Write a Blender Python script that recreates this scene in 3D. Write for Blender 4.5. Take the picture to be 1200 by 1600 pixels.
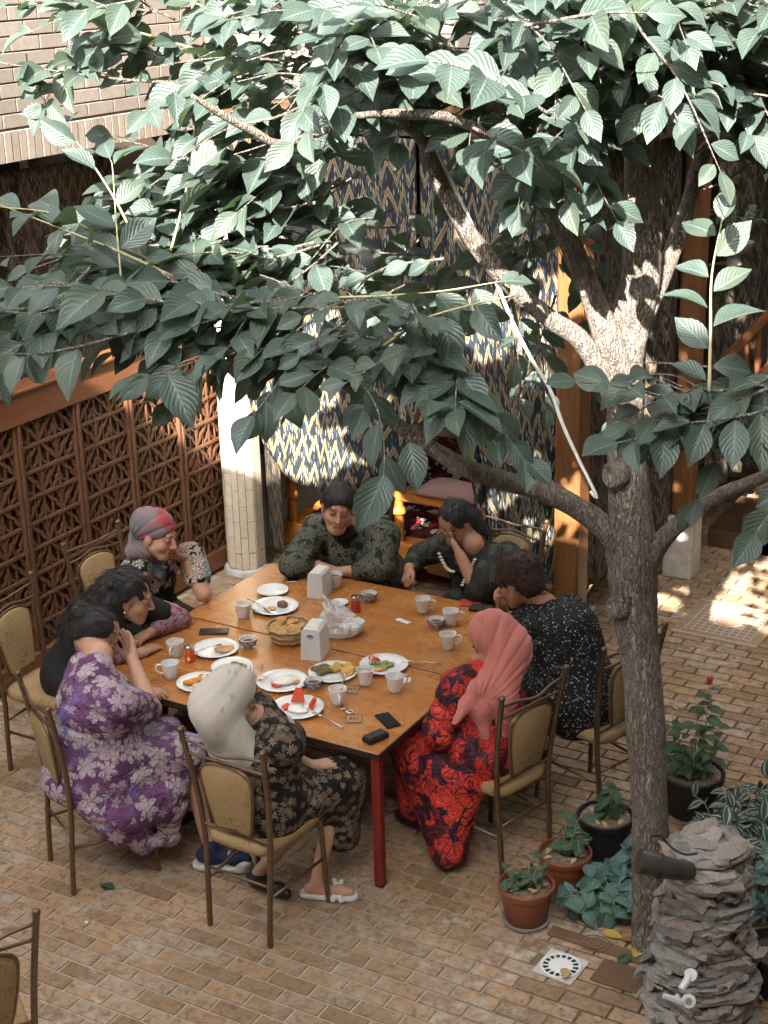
import bpy, bmesh, math, random
import numpy as np
from mathutils import Vector, Matrix

for o in list(bpy.data.objects):
    bpy.data.objects.remove(o, do_unlink=True)
scene = bpy.context.scene
COL = scene.collection
PI = math.pi
random.seed(7)
RNG = np.random.default_rng(7)

# ------------------------------------------------------------------ camera
cam_data = bpy.data.cameras.new('camera')
cam = bpy.data.objects.new('camera', cam_data)
COL.objects.link(cam)
CR = Vector((0.8675682409594573, 0.49670892341156403, -0.024608792774900457))
CU = Vector((-0.15049016500255777, 0.309370557160362, 0.9389582358123231))
CF = Vector((-0.47400217037057524, 0.8109069636928841, -0.3431498779227116))
CC = Vector((3.2981925792628983, -5.5344891200113855, 4.324236383731517))
cam.matrix_world = Matrix(((CR.x, CU.x, -CF.x, CC.x), (CR.y, CU.y, -CF.y, CC.y), (CR.z, CU.z, -CF.z, CC.z), (0, 0, 0, 1)))
cam_data.sensor_fit = 'VERTICAL'
cam_data.sensor_height = 36.0
cam_data.sensor_width = 27.0
cam_data.lens = 36.0 * 2408.88 / 1600.0
cam_data.clip_start = 0.05
cam_data.clip_end = 400
scene.camera = cam
scene.render.resolution_x = 768
scene.render.resolution_y = 1024

# ------------------------------------------------------------------ sky, sun, exposure
SUN_AZ = Vector((0.22, -0.9755, 0)).normalized()
SUN_EL = math.radians(33.95)
SUN = Vector((SUN_AZ.x * math.cos(SUN_EL), SUN_AZ.y * math.cos(SUN_EL), math.sin(SUN_EL)))
world = bpy.data.worlds.new('World')
scene.world = world
world.use_nodes = True
wn = world.node_tree
wn.nodes.clear()
sky = wn.nodes.new('ShaderNodeTexSky')
sky.sky_type = 'NISHITA'
sky.sun_disc = False
sky.sun_elevation = SUN_EL
sky.sun_rotation = math.atan2(SUN_AZ.x, SUN_AZ.y)
sky.air_density = 1.0
sky.dust_density = 3.0
sky.ozone_density = 0.6
hsv = wn.nodes.new('ShaderNodeHueSaturation')
hsv.inputs['Saturation'].default_value = 0.12
bg = wn.nodes.new('ShaderNodeBackground')
bg.inputs['Strength'].default_value = 0.15
wo = wn.nodes.new('ShaderNodeOutputWorld')
wn.links.new(sky.outputs[0], hsv.inputs['Color'])
wn.links.new(hsv.outputs[0], bg.inputs[0])
wn.links.new(bg.outputs[0], wo.inputs[0])
sun_data = bpy.data.lights.new('sun', 'SUN')
sun_data.energy = 3.9
sun_data.angle = math.radians(0.53)
sun_data.color = (1.0, 0.95, 0.87)
sun = bpy.data.objects.new('sun', sun_data)
COL.objects.link(sun)
sun.location = (6, -12, 12)
sun.rotation_euler = (-SUN).to_track_quat('-Z', 'Y').to_euler()
scene.view_settings.view_transform = 'Standard'
scene.view_settings.look = 'None'
scene.view_settings.gamma = 1.0
scene.view_settings.use_curve_mapping = False
scene.view_settings.exposure = 3.05

scene.cycles.max_bounces = 5
scene.cycles.diffuse_bounces = 2
scene.cycles.transparent_max_bounces = 6

# ------------------------------------------------------------------ object helpers
def tag(o, label=None, cat=None, group=None, kind=None):
    if label: o['label'] = label
    if cat: o['category'] = cat
    if group: o['group'] = group
    if kind: o['kind'] = kind
    return o

def link(o, parent=None):
    COL.objects.link(o)
    if parent is not None: o.parent = parent
    return o

def empty(name, loc=(0, 0, 0), rz=0.0):
    o = bpy.data.objects.new(name, None)
    o.empty_display_size = 0.1
    o.location = loc
    o.rotation_euler = (0, 0, rz)
    return link(o)

def shade(me, smooth=True, angle=None):
    if smooth:
        me.polygons.foreach_set('use_smooth', [True] * len(me.polygons))
    if angle:
        try: me.set_sharp_from_angle(angle=math.radians(angle))
        except Exception: pass

def mesh_np(name, verts, faces, material=None, smooth=False, uv=None, angle=None):
    me = bpy.data.meshes.new(name)
    if isinstance(faces, np.ndarray): 
        n = len(verts); k = faces.shape[1]; m = len(faces)
        me.vertices.add(n); me.vertices.foreach_set('co', np.asarray(verts, np.float32).ravel())
        me.loops.add(m * k); me.loops.foreach_set('vertex_index', faces.astype(np.int32).ravel())
        me.polygons.add(m); me.polygons.foreach_set('loop_start', np.arange(m, dtype=np.int32) * k)
        me.update(calc_edges=True)
    else:
        me.from_pydata([tuple(v) for v in verts], [], faces)
        me.update()
    if uv is not None:
        l = me.uv_layers.new(name='UVMap')
        li = np.empty(len(me.loops), np.int32); me.loops.foreach_get('vertex_index', li)
        l.data.foreach_set('uv', np.asarray(uv, np.float32)[li].ravel())
    if material: me.materials.append(material)
    shade(me, smooth, angle)
    return me

def obj(name, me, parent=None, loc=None, rot=None):
    o = bpy.data.objects.new(name, me)
    if loc is not None: o.location = loc
    if rot is not None: o.rotation_euler = rot
    return link(o, parent)

def copy_tree(o, parent=None):
    c = o.copy(); COL.objects.link(c); c.parent = parent
    for ch in list(o.children): copy_tree(ch, c)
    return c

class MB:
    """collects shapes into one mesh"""
    def __init__(s): s.v = []; s.f = []; s.uv = []
    def add(s, v, f, uv=None):
        b = len(s.v); s.v += [tuple(x) for x in v]; s.f += [tuple(i + b for i in q) for q in f]
        s.uv += list(uv) if uv is not None else [(0, 0)] * len(v)
    def box(s, x0, x1, y0, y1, z0, z1, c=0.0, M=None):
        if c <= 0:
            v = [(x, y, z) for z in (z0, z1) for y in (y0, y1) for x in (x0, x1)]
            f = [(0, 2, 3, 1), (4, 5, 7, 6), (0, 1, 5, 4), (2, 6, 7, 3), (0, 4, 6, 2), (1, 3, 7, 5)]
        else:
            v = []; X = (x0, x1); Y = (y0, y1); Z = (z0, z1)
            def idx(i, j, k, a): return ((i * 2 + j) * 2 + k) * 3 + a
            for i in (0, 1):
                for j in (0, 1):
                    for k in (0, 1):
                        sx, sy, sz = (c if i == 0 else -c), (c if j == 0 else -c), (c if k == 0 else -c)
                        v += [(X[i], Y[j] + sy, Z[k] + sz), (X[i] + sx, Y[j], Z[k] + sz), (X[i] + sx, Y[j] + sy, Z[k])]
            f = []
            f.append([idx(0, 0, 0, 0), idx(0, 0, 1, 0), idx(0, 1, 1, 0), idx(0, 1, 0, 0)])
            f.append([idx(1, 0, 0, 0), idx(1, 1, 0, 0), idx(1, 1, 1, 0), idx(1, 0, 1, 0)])
            f.append([idx(0, 0, 0, 1), idx(1, 0, 0, 1), idx(1, 0, 1, 1), idx(0, 0, 1, 1)])
            f.append([idx(0, 1, 0, 1), idx(0, 1, 1, 1), idx(1, 1, 1, 1), idx(1, 1, 0, 1)])
            f.append([idx(0, 0, 0, 2), idx(0, 1, 0, 2), idx(1, 1, 0, 2), idx(1, 0, 0, 2)])
            f.append([idx(0, 0, 1, 2), idx(1, 0, 1, 2), idx(1, 1, 1, 2), idx(0, 1, 1, 2)])
            for a in (0, 1):
                for b in (0, 1):
                    f.append([idx(a, b, 0, 0), idx(a, b, 1, 0), idx(a, b, 1, 1), idx(a, b, 0, 1)][::1 if a != b else -1])
                    f.append([idx(a, 0, b, 0), idx(a, 1, b, 0), idx(a, 1, b, 2), idx(a, 0, b, 2)][::1 if a == b else -1])
                    f.append([idx(0, a, b, 1), idx(1, a, b, 1), idx(1, a, b, 2), idx(0, a, b, 2)][::1 if a != b else -1])
            for i in (0, 1):
                for j in (0, 1):
                    for k in (0, 1):
                        t = [idx(i, j, k, 0), idx(i, j, k, 1), idx(i, j, k, 2)]
                        f.append(t if (i + j + k) % 2 == 0 else t[::-1])
        if M is not None: v = [M @ Vector(q) for q in v]
        s.add(v, f)
    def tube(s, pts, rad, seg=8, caps=True, flat=1.0):
        pts = [Vector(p) for p in pts]; n = len(pts)
        if not hasattr(rad, '__len__'): rad = [rad] * n
        t0 = (pts[1] - pts[0]).normalized()
        up = Vector((0, 0, 1)) if abs(t0.z) < 0.9 else Vector((1, 0, 0))
        a = t0.cross(up).normalized(); v = []; uv = []; L = 0
        for i in range(n):
            t = ((pts[min(i + 1, n - 1)] - pts[max(i - 1, 0)])).normalized()
            a = (a - t * a.dot(t)).normalized(); b = t.cross(a)
            if i: L += (pts[i] - pts[i - 1]).length
            for k in range(seg):
                th = 2 * PI * k / seg
                v.append(pts[i] + (a * math.cos(th) + b * math.sin(th) * flat) * rad[i]); uv.append((k / seg, L))
        f = [(i * seg + k, i * seg + (k + 1) % seg, (i + 1) * seg + (k + 1) % seg, (i + 1) * seg + k) for i in range(n - 1) for k in range(seg)]
        if caps: f += [tuple(range(seg))[::-1], tuple((n - 1) * seg + k for k in range(seg))]
        s.add(v, f, uv)
    def lathe(s, prof, seg=24, M=None, sq=0.0, rip=0.0, nr=0, caps=True):
        v = []; n = len(prof)
        for r, z in prof:
            for k in range(seg):
                th = 2 * PI * k / seg
                q = 1.0 + (sq * (0.5 - 0.5 * math.cos(4 * th)) if sq else 0) + (rip * math.cos(nr * th) if nr else 0)
                v.append(Vector((r * q * math.cos(th), r * q * math.sin(th), z)))
        f = [(i * seg + k, i * seg + (k + 1) % seg, (i + 1) * seg + (k + 1) % seg, (i + 1) * seg + k) for i in range(n - 1) for k in range(seg)]
        if caps: f += [tuple(range(seg))[::-1], tuple((n - 1) * seg + k for k in range(seg))]
        if M is not None: v = [M @ q for q in v]
        s.add(v, f)
    def prism(s, poly, z0, z1, M=None):
        n = len(poly)
        v = [Vector((p[0], p[1], z0)) for p in poly] + [Vector((p[0], p[1], z1)) for p in poly]
        f = [tuple(range(n))[::-1], tuple(range(n, 2 * n))] + [(i, (i + 1) % n, n + (i + 1) % n, n + i) for i in range(n)]
        if M is not None: v = [M @ q for q in v]
        s.add(v, f)
    def me(s, name, m, smooth=False, angle=None):
        return mesh_np(name, s.v, s.f, m, smooth, s.uv, angle)
    def build(s, name, m, parent=None, smooth=False, angle=None, loc=None, rot=None):
        return obj(name, s.me(name, m, smooth, angle), parent, loc, rot)

def spline(pts, n=6):
    """Catmull-Rom through tuples of any length"""
    P = [np.array(p, float) for p in pts]
    P = [2 * P[0] - P[1]] + P + [2 * P[-1] - P[-2]]
    out = []
    for i in range(1, len(P) - 2):
        for k in range(n):
            t = k / n
            out.append(0.5 * ((2 * P[i]) + (P[i + 1] - P[i - 1]) * t + (2 * P[i - 1] - 5 * P[i] + 4 * P[i + 1] - P[i + 2]) * t * t + (3 * P[i] - P[i - 1] - 3 * P[i + 1] + P[i + 2]) * t ** 3))
    out.append(P[-2])
    return out

# ------------------------------------------------------------------ value noise for shaping meshes
def vnoise(p, seed=0):
    p = np.asarray(p, float); i = np.floor(p).astype(np.int64); f = p - i; f = f * f * (3 - 2 * f)
    def h(a):
        n = (a[:, 0] * 73856093) ^ (a[:, 1] * 19349663) ^ (a[:, 2] * 83492791) ^ (seed * 2654435761)
        n = (n ^ (n >> 13)) * 1274126177 & 0x7fffffff
        n = (n ^ (n >> 15)) & 0xffff
        return n / 65535.0
    r = 0
    for dx in (0, 1):
        for dy in (0, 1):
            for dz in (0, 1):
                w = (f[:, 0] if dx else 1 - f[:, 0]) * (f[:, 1] if dy else 1 - f[:, 1]) * (f[:, 2] if dz else 1 - f[:, 2])
                r = r + w * h(i + np.array([dx, dy, dz]))
    return r * 2 - 1

# ------------------------------------------------------------------ material helpers
class NT:
    def __init__(s, name, rough=0.6, spec=0.4, metal=0.0):
        s.m = bpy.data.materials.new(name); s.m.use_nodes = True
        s.t = s.m.node_tree; s.b = s.t.nodes['Principled BSDF']
        s.b.inputs['Roughness'].default_value = rough
        s.b.inputs['Specular IOR Level'].default_value = spec
        s.b.inputs['Metallic'].default_value = metal
    def n(s, typ, **kw):
        q = s.t.nodes.new(typ)
        for k, v in kw.items(): setattr(q, k, v)
        return q
    def set(s, sock, val):
        if val is None: return
        if isinstance(val, bpy.types.NodeSocket): s.t.links.new(val, sock)
        elif isinstance(val, (tuple, list)) and len(val) == 3 and sock.type == 'RGBA': sock.default_value = (*val, 1)
        else: sock.default_value = val
    def math(s, op, a, b=None, c=None, clamp=False):
        q = s.n('ShaderNodeMath', operation=op); q.use_clamp = clamp
        s.set(q.inputs[0], a); s.set(q.inputs[1], b)
        if c is not None: s.set(q.inputs[2], c)
        return q.outputs[0]
    def vm(s, op, a, b=None, out=0):
        q = s.n('ShaderNodeVectorMath', operation=op); s.set(q.inputs[0], a); s.set(q.inputs[1], b)
        return q.outputs['Value'] if op in ('DOT_PRODUCT', 'LENGTH', 'DISTANCE') else q.outputs[0]
    def mix(s, f, a, b, bt='MIX'):
        q = s.n('ShaderNodeMix', data_type='RGBA', blend_type=bt)
        s.set(q.inputs[0], f); s.set(q.inputs[6], a); s.set(q.inputs[7], b)
        return q.outputs[2]
    def ramp(s, f, stops, interp='LINEAR'):
        q = s.n('ShaderNodeValToRGB'); q.color_ramp.interpolation = interp
        e = q.color_ramp.elements
        while len(e) < len(stops): e.new(0.5)
        for i, (p, c) in enumerate(stops):
            e[i].position = p; e[i].color = (*c, 1) if hasattr(c, '__len__') else (c, c, c, 1)
        s.set(q.inputs[0], f); return q.outputs[0]
    def step(s, x, a, b):
        q = s.n('ShaderNodeMapRange', interpolation_type='SMOOTHSTEP')
        s.set(q.inputs[0], x); q.inputs[1].default_value = a; q.inputs[2].default_value = b
        return q.outputs[0]
    def noise(s, vec, sc, det=3, rough=0.55, dist=0.0, out=0):
        q = s.n('ShaderNodeTexNoise'); s.set(q.inputs['Vector'], vec)
        q.inputs['Scale'].default_value = sc; q.inputs['Detail'].default_value = det
        q.inputs['Roughness'].default_value = rough; q.inputs['Distortion'].default_value = dist
        return q.outputs[out]
    def vor(s, vec, sc, feature='F1', rnd=1.0):
        q = s.n('ShaderNodeTexVoronoi', feature=feature); s.set(q.inputs['Vector'], vec)
        q.inputs['Scale'].default_value = sc; q.inputs['Randomness'].default_value = rnd
        return q
    def coord(s, kind='Object'):
        return s.n('ShaderNodeTexCoord').outputs[kind]
    def pos(s): return s.n('ShaderNodeNewGeometry').outputs['Position']
    def mapv(s, vec, scale=(1, 1, 1), loc=(0, 0, 0), rot=(0, 0, 0)):
        q = s.n('ShaderNodeMapping'); s.set(q.inputs[0], vec)
        q.inputs['Scale'].default_value = scale; q.inputs['Location'].default_value = loc; q.inputs['Rotation'].default_value = rot
        return q.outputs[0]
    def sep(s, v):
        q = s.n('ShaderNodeSeparateXYZ'); s.set(q.inputs[0], v); return q.outputs
    def comb(s, x, y, z=0.0):
        q = s.n('ShaderNodeCombineXYZ'); s.set(q.inputs[0], x); s.set(q.inputs[1], y); s.set(q.inputs[2], z); return q.outputs[0]
    def white(s, vec, out='Value'):
        q = s.n('ShaderNodeTexWhiteNoise', noise_dimensions='3D'); s.set(q.inputs['Vector'], vec); return q.outputs[out]
    def rnd(s): return s.n('ShaderNodeObjectInfo').outputs['Random']
    def bump(s, h, strength=0.3, dist=0.01):
        q = s.n('ShaderNodeBump'); q.inputs['Strength'].default_value = strength; q.inputs['Distance'].default_value = dist
        s.set(q.inputs['Height'], h); s.t.links.new(q.outputs[0], s.b.inputs['Normal']); return q
    def col(s, c): s.set(s.b.inputs['Base Color'], c); return s.m
    def rough(s, r): s.set(s.b.inputs['Roughness'], r)

def simple(name, c, rough=0.6, metal=0.0, spec=0.4, var=0.12, sc=30, bump=0.0):
    k = NT(name, rough, spec, metal)
    n = k.noise(k.coord(), sc, 4)
    k.col(k.ramp(n, [(0.3, tuple(x * (1 - var) for x in c)), (0.7, tuple(min(1, x * (1 + var)) for x in c))]))
    if bump: k.bump(n, bump, 0.004)
    return k.m

def wood(name, a, b, axis=1, sc=1.0, rough=0.45, spec=0.4, bump=0.1):
    k = NT(name, rough, spec)
    s = [9 * sc, 9 * sc, 9 * sc]; s[axis] = 0.7 * sc
    v = k.mapv(k.coord(), tuple(s))
    g = k.noise(v, 3.0, 5, 0.6, 1.2)
    fine = k.noise(k.mapv(k.coord(), tuple(x * 6 for x in s)), 4.0, 3)
    c = k.ramp(g, [(0.25, a), (0.75, b)])
    c = k.mix(0.35, c, k.ramp(fine, [(0.3, 0.55), (0.7, 1.0)]), 'MULTIPLY')
    blot = k.noise(k.coord(), 3.1, 3)
    k.rough(k.ramp(blot, [(0.3, max(0, rough - 0.12)), (0.7, min(1, rough + 0.15))]))
    k.bump(fine, bump, 0.003)
    return k.col(c)

# ------------------------------------------------------------------ materials
def mat_paver():
    k = NT('paver_clay', 0.72, 0.35)
    P = k.pos(); x, y, z = k.sep(P)[0:3]
    row = k.math('FLOOR', k.math('DIVIDE', y, 0.0955))
    xs = k.math('ADD', x, k.math('MULTIPLY', k.math('MODULO', k.math('ABSOLUTE', row), 2.0), 0.11))
    colm = k.math('FLOOR', k.math('DIVIDE', xs, 0.22))
    w = k.white(k.comb(colm, row, 3.0)); w2 = k.white(k.comb(colm, row, 9.0))
    base = k.ramp(w, [(0.0, (0.23, 0.135, 0.07)), (0.35, (0.36, 0.218, 0.118)), (0.65, (0.42, 0.255, 0.135)), (1.0, (0.36, 0.26, 0.175))])
    n1 = k.noise(P, 22, 6, 0.65, 0.6)
    c = k.mix(k.step(n1, 0.42, 0.72), base, (0.15, 0.095, 0.052))
    n2 = k.noise(P, 55, 5, 0.7, 0.4)
    c = k.mix(k.math('MULTIPLY', k.step(n2, 0.5, 0.75), 0.65), c, (0.42, 0.31, 0.20))
    # whitish efflorescence in broad worn patches
    n3 = k.noise(P, 1.7, 4, 0.6); n4 = k.noise(P, 14, 5, 0.7)
    e = k.math('MULTIPLY', k.math('MULTIPLY', k.step(n3, 0.40, 0.62), k.step(n4, 0.42, 0.66)), k.math('MULTIPLY_ADD', w2, 0.6, 0.4))
    c = k.mix(e, c, (0.50, 0.44, 0.37))
    n5 = k.noise(P, 0.55, 2)
    c = k.mix(k.math('MULTIPLY', k.step(n5, 0.45, 0.7), 0.35), c, (0.19, 0.13, 0.08))
    k.rough(k.ramp(n1, [(0.3, 0.40), (0.7, 0.75)]))
    k.bump(k.math('ADD', n1, k.math('MULTIPLY', n2, 0.5)), 0.55, 0.006)
    return k.col(c)

def mat_mortar():
    k = NT('mortar', 0.9, 0.2)
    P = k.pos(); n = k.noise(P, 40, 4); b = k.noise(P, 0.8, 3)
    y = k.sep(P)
    # pointing is pale in the open court and dark brown towards the far walk
    far_tone = k.step(k.math('ADD', k.math('MULTIPLY', y[0], 0.45), k.math('ADD', k.math('MULTIPLY', y[1], 0.25), b)), 0.55, 1.15)
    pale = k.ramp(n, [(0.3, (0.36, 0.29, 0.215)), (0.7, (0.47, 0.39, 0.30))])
    return k.col(k.mix(far_tone, pale, (0.09, 0.065, 0.045)))

def mat_brick(name, a, b, scratch=0.1):
    k = NT(name, 0.75, 0.3)
    r = k.rnd(); n = k.noise(k.pos(), 25, 5, 0.6)
    c = k.ramp(r, [(0, a), (1, b)])
    c = k.mix(k.math('MULTIPLY', k.step(n, 0.4, 0.75), 0.35), c, tuple(x * 0.6 for x in a))
    k.bump(n, 0.25, 0.004)
    return k.col(c)

def mat_leaf(name, top, under, trans=(0.10, 0.22, 0.06), stripes=False, tr=0.22):
    k = NT(name, 0.42, 0.5)
    uv = k.coord('UV'); u, v = k.sep(uv)[0:2]
    au = k.math('ABSOLUTE', k.math('SUBTRACT', u, 0.5))
    P = k.pos(); n = k.noise(P, 9, 3); cell = k.noise(P, 3.2, 2)
    c = k.ramp(n, [(0.25, tuple(x * 0.78 for x in top)), (0.75, tuple(x * 1.22 for x in top))])
    c = k.mix(k.math('MULTIPLY', k.step(cell, 0.45, 0.7), 0.55), c, (top[0] * 1.45, top[1] * 1.25, top[2] * 0.85))
    ph = k.math('SUBTRACT', k.math('MULTIPLY', v, 8.0), k.math('MULTIPLY', au, 7.0))
    fr = k.math('ABSOLUTE', k.math('SUBTRACT', k.math('FRACT', ph), 0.5))
    side = k.math('MULTIPLY', k.step(fr, 0.07, 0.0), 0.32)
    mid = k.math('MULTIPLY', k.step(au, 0.035, 0.008), 0.7)
    if stripes:
        s = k.math('MULTIPLY', k.step(au, 0.17, 0.21), k.step(au, 0.33, 0.29))
        c = k.mix(k.math('MULTIPLY', s, 0.85), c, (0.42, 0.47, 0.43))
    else:
        vc = tuple(min(1, x * 2.6 + 0.03) for x in top)
        c = k.mix(k.math('MAXIMUM', side, mid), c, vc)
    g = k.n('ShaderNodeNewGeometry').outputs['Backfacing']
    c = k.mix(g, c, under)
    fine = k.noise(uv, 30, 3)
    h = k.math('ADD', k.math('MULTIPLY', k.math('ABSOLUTE', k.math('SINE', k.math('MULTIPLY', ph, PI))), 0.8), k.math('MULTIPLY', fine, 0.35))
    k.bump(h, 0.35, 0.006)
    k.rough(k.ramp(n, [(0.3, 0.36), (0.7, 0.55)]))
    k.col(c)
    t = k.n('ShaderNodeBsdfTranslucent'); t.inputs[0].default_value = (*trans, 1)
    ms = k.n('ShaderNodeMixShader'); ms.inputs[0].default_value = tr
    out = k.t.nodes['Material Output']
    k.t.links.new(k.b.outputs[0], ms.inputs[1]); k.t.links.new(t.outputs[0], ms.inputs[2]); k.t.links.new(ms.outputs[0], out.inputs[0])
    return k.m

def mat_bark():
    k = NT('bark', 0.92, 0.15)
    P = k.pos()
    d = k.noise(P, 30, 4, out=1)
    vv = k.vm('ADD', k.mapv(P, (75, 75, 24)), d)
    e = k.vor(vv, 1.0, 'DISTANCE_TO_EDGE').outputs['Distance']
    ridge = k.math('ABSOLUTE', k.math('SUBTRACT', k.noise(k.mapv(P, (34, 34, 8)), 1.6, 4, 0.6, 0.7), 0.5))
    n = k.noise(P, 90, 5, 0.7); n2 = k.noise(P, 5, 3); n3 = k.noise(P, 22, 4, 0.6)
    c = k.ramp(n3, [(0.25, (0.30, 0.245, 0.20)), (0.75, (0.50, 0.43, 0.365))])
    c = k.mix(k.math('MULTIPLY', k.step(n, 0.45, 0.7), 0.4), c, (0.13, 0.10, 0.08))
    c = k.mix(k.math('MULTIPLY', k.step(ridge, 0.07, 0.0), 0.75), c, (0.085, 0.062, 0.048))
    c = k.mix(k.math('MULTIPLY', k.math('MULTIPLY', k.step(e, 0.10, 0.0), n3), 0.8), c, (0.10, 0.075, 0.058))
    c = k.mix(k.math('MULTIPLY', k.step(n2, 0.45, 0.7), 0.35), c, (0.37, 0.33, 0.29))
    h = k.math('ADD', k.math('MULTIPLY', k.step(e, 0.0, 0.2), 0.5), k.math('ADD', k.step(ridge, 0.0, 0.12), k.math('MULTIPLY', n, 0.5)))
    k.bump(h, 1.0, 0.012)
    return k.col(c)

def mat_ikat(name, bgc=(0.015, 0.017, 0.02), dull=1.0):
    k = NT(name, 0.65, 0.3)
    uv = k.coord('UV'); 
    jit = k.noise(k.mapv(uv, (260, 14, 1)), 1.0, 2)      # warp bleeding along the threads
    u, v0 = k.sep(uv)[0:2]
    v = k.math('MULTIPLY_ADD', k.math('SUBTRACT', jit, 0.5), 0.016, v0)
    tri = k.math('ABSOLUTE', k.math('SUBTRACT', k.math('FRACT', k.math('DIVIDE', u, 0.112)), 0.5))
    t = k.math('ADD', v, k.math('MULTIPLY', tri, 0.29))
    ph = k.math('FRACT', k.math('DIVIDE', t, 0.19))
    # droplets between the zigzags: narrow columns, alternating offsets
    cu = k.math('DIVIDE', u, 0.0187); ci = k.math('FLOOR', cu); cf = k.math('ABSOLUTE', k.math('SUBTRACT', k.math('FRACT', cu), 0.5))
    off = k.math('MULTIPLY', k.math('MODULO', ci, 3.0), 0.013)
    cv = k.math('DIVIDE', k.math('ADD', v, off), 0.055); di = k.math('FLOOR', cv); df = k.math('FRACT', cv)
    h = k.white(k.comb(ci, di, 1.0))
    wid = k.math('MULTIPLY_ADD', k.math('SINE', k.math('MULTIPLY', df, PI)), 0.30, -0.03)
    drop = k.step(k.math('SUBTRACT', cf, wid), 0.05, -0.05)
    dcol = k.ramp(h, [(0.0, (0.25, 0.255, 0.235)), (0.26, (0.05, 0.075, 0.095)), (0.46, (0.19, 0.12, 0.04)), (0.56, (0.25, 0.25, 0.23)), (0.62, bgc)], 'CONSTANT')
    c = k.mix(drop, bgc, dcol)
    white = k.math('MULTIPLY', k.step(ph, 0.03, 0.05), k.step(ph, 0.335, 0.315))
    c = k.mix(white, c, (0.29, 0.285, 0.25))
    och = k.math('MULTIPLY', k.step(ph, 0.06, 0.09), k.step(ph, 0.29, 0.26))
    c = k.mix(och, c, (0.165, 0.105, 0.036))
    thr = k.noise(k.mapv(uv, (600, 40, 1)), 1.0, 2)
    c = k.mix(0.25, c, k.ramp(thr, [(0.3, 0.5), (0.7, 1.0)]), 'MULTIPLY')
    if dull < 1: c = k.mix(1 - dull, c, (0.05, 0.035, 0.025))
    k.bump(thr, 0.15, 0.002)
    return k.col(c)

def floral(k, scale, petals=5.0, fill=0.8, seed=0.0, squash=1.0):
    """flower mask on any surface: Voronoi cells seen in the tangent plane"""
    P = k.vm('ADD', k.coord(), (seed, seed * 0.7, seed * 1.3))
    sc = k.n('ShaderNodeVectorMath', operation='SCALE'); k.set(sc.inputs[0], P); sc.inputs['Scale'].default_value = scale
    v = k.vor(sc.outputs[0], 1.0)
    L = k.vm('SUBTRACT', sc.outputs[0], v.outputs['Position'])
    N = k.n('ShaderNodeNewGeometry').outputs['Normal']
    T = k.vm('NORMALIZE', k.vm('CROSS_PRODUCT', N, (0.31, 0.22, 0.92))); B = k.vm('CROSS_PRODUCT', N, T)
    a = k.vm('DOT_PRODUCT', L, T); b = k.vm('DOT_PRODUCT', L, B)
    r = k.math('SQRT', k.math('ADD', k.math('MULTIPLY', a, a), k.math('MULTIPLY', b, b)))
    hc = k.sep(v.outputs['Color'])
    th = k.math('ADD', k.math('ARCTAN2', b, a), k.math('MULTIPLY', hc[0], 6.28))
    pet = k.math('ABSOLUTE', k.math('SINE', k.math('MULTIPLY', th, petals / 2.0)))
    edge = k.math('MULTIPLY', k.math('MULTIPLY_ADD', pet, 0.5, 0.35), fill)
    mask = k.step(k.math('SUBTRACT', r, edge), 0.03, -0.03)
    line = k.step(pet, 0.30, 0.10)
    core = k.step(r, 0.14, 0.08)
    rings = k.math('ABSOLUTE', k.math('SUBTRACT', k.math('FRACT', k.math('MULTIPLY', k.math('ADD', r, k.math('MULTIPLY', pet, 0.22)), 4.2)), 0.5))
    return dict(P=P, r=r, th=th, pet=pet, mask=mask, line=line, core=core, hash=hc, ring=k.step(rings, 0.14, 0.05))

def cloth_finish(k, P, s=0.25):
    w = k.noise(P, 420, 2); a = k.noise(P, 13, 3, 0.55, 1.4); b = k.math('ABSOLUTE', k.math('SUBTRACT', a, 0.5))
    h = k.math('ADD', k.math('MULTIPLY', w, 0.06), k.step(b, 0.0, 0.13)); k.bump(h, 0.35 + s, 0.012)

def mat_purple():
    k = NT('purple_floral', 0.7, 0.25)
    f = floral(k, 8.5, 6, 0.62, 3.0); f['mask'] = k.math('MULTIPLY', f['mask'], k.step(f['hash'][1], 0.22, 0.27)); g = floral(k, 16, 5, 0.5, 8.0)
    n = k.noise(f['P'], 6, 3); 
    c = k.ramp(n, [(0.38, (0.105, 0.038, 0.10)), (0.56, (0.155, 0.06, 0.14)), (0.70, (0.19, 0.155, 0.37))])
    w = (0.42, 0.345, 0.36)
    m = k.math('MULTIPLY', f['mask'], k.math('SUBTRACT', 1.0, k.math('MULTIPLY', k.math('MAXIMUM', f['line'], f['ring']), 0.75)))
    c = k.mix(k.math('MULTIPLY', f['mask'], 0.55), c, (0.20, 0.075, 0.11))
    c = k.mix(m, c, w)
    c = k.mix(k.math('MULTIPLY', g['mask'], k.math('MULTIPLY', k.step(g['hash'][1], 0.55, 0.6), 0.55)), c, w)
    cloth_finish(k, f['P']); return k.col(c)

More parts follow.
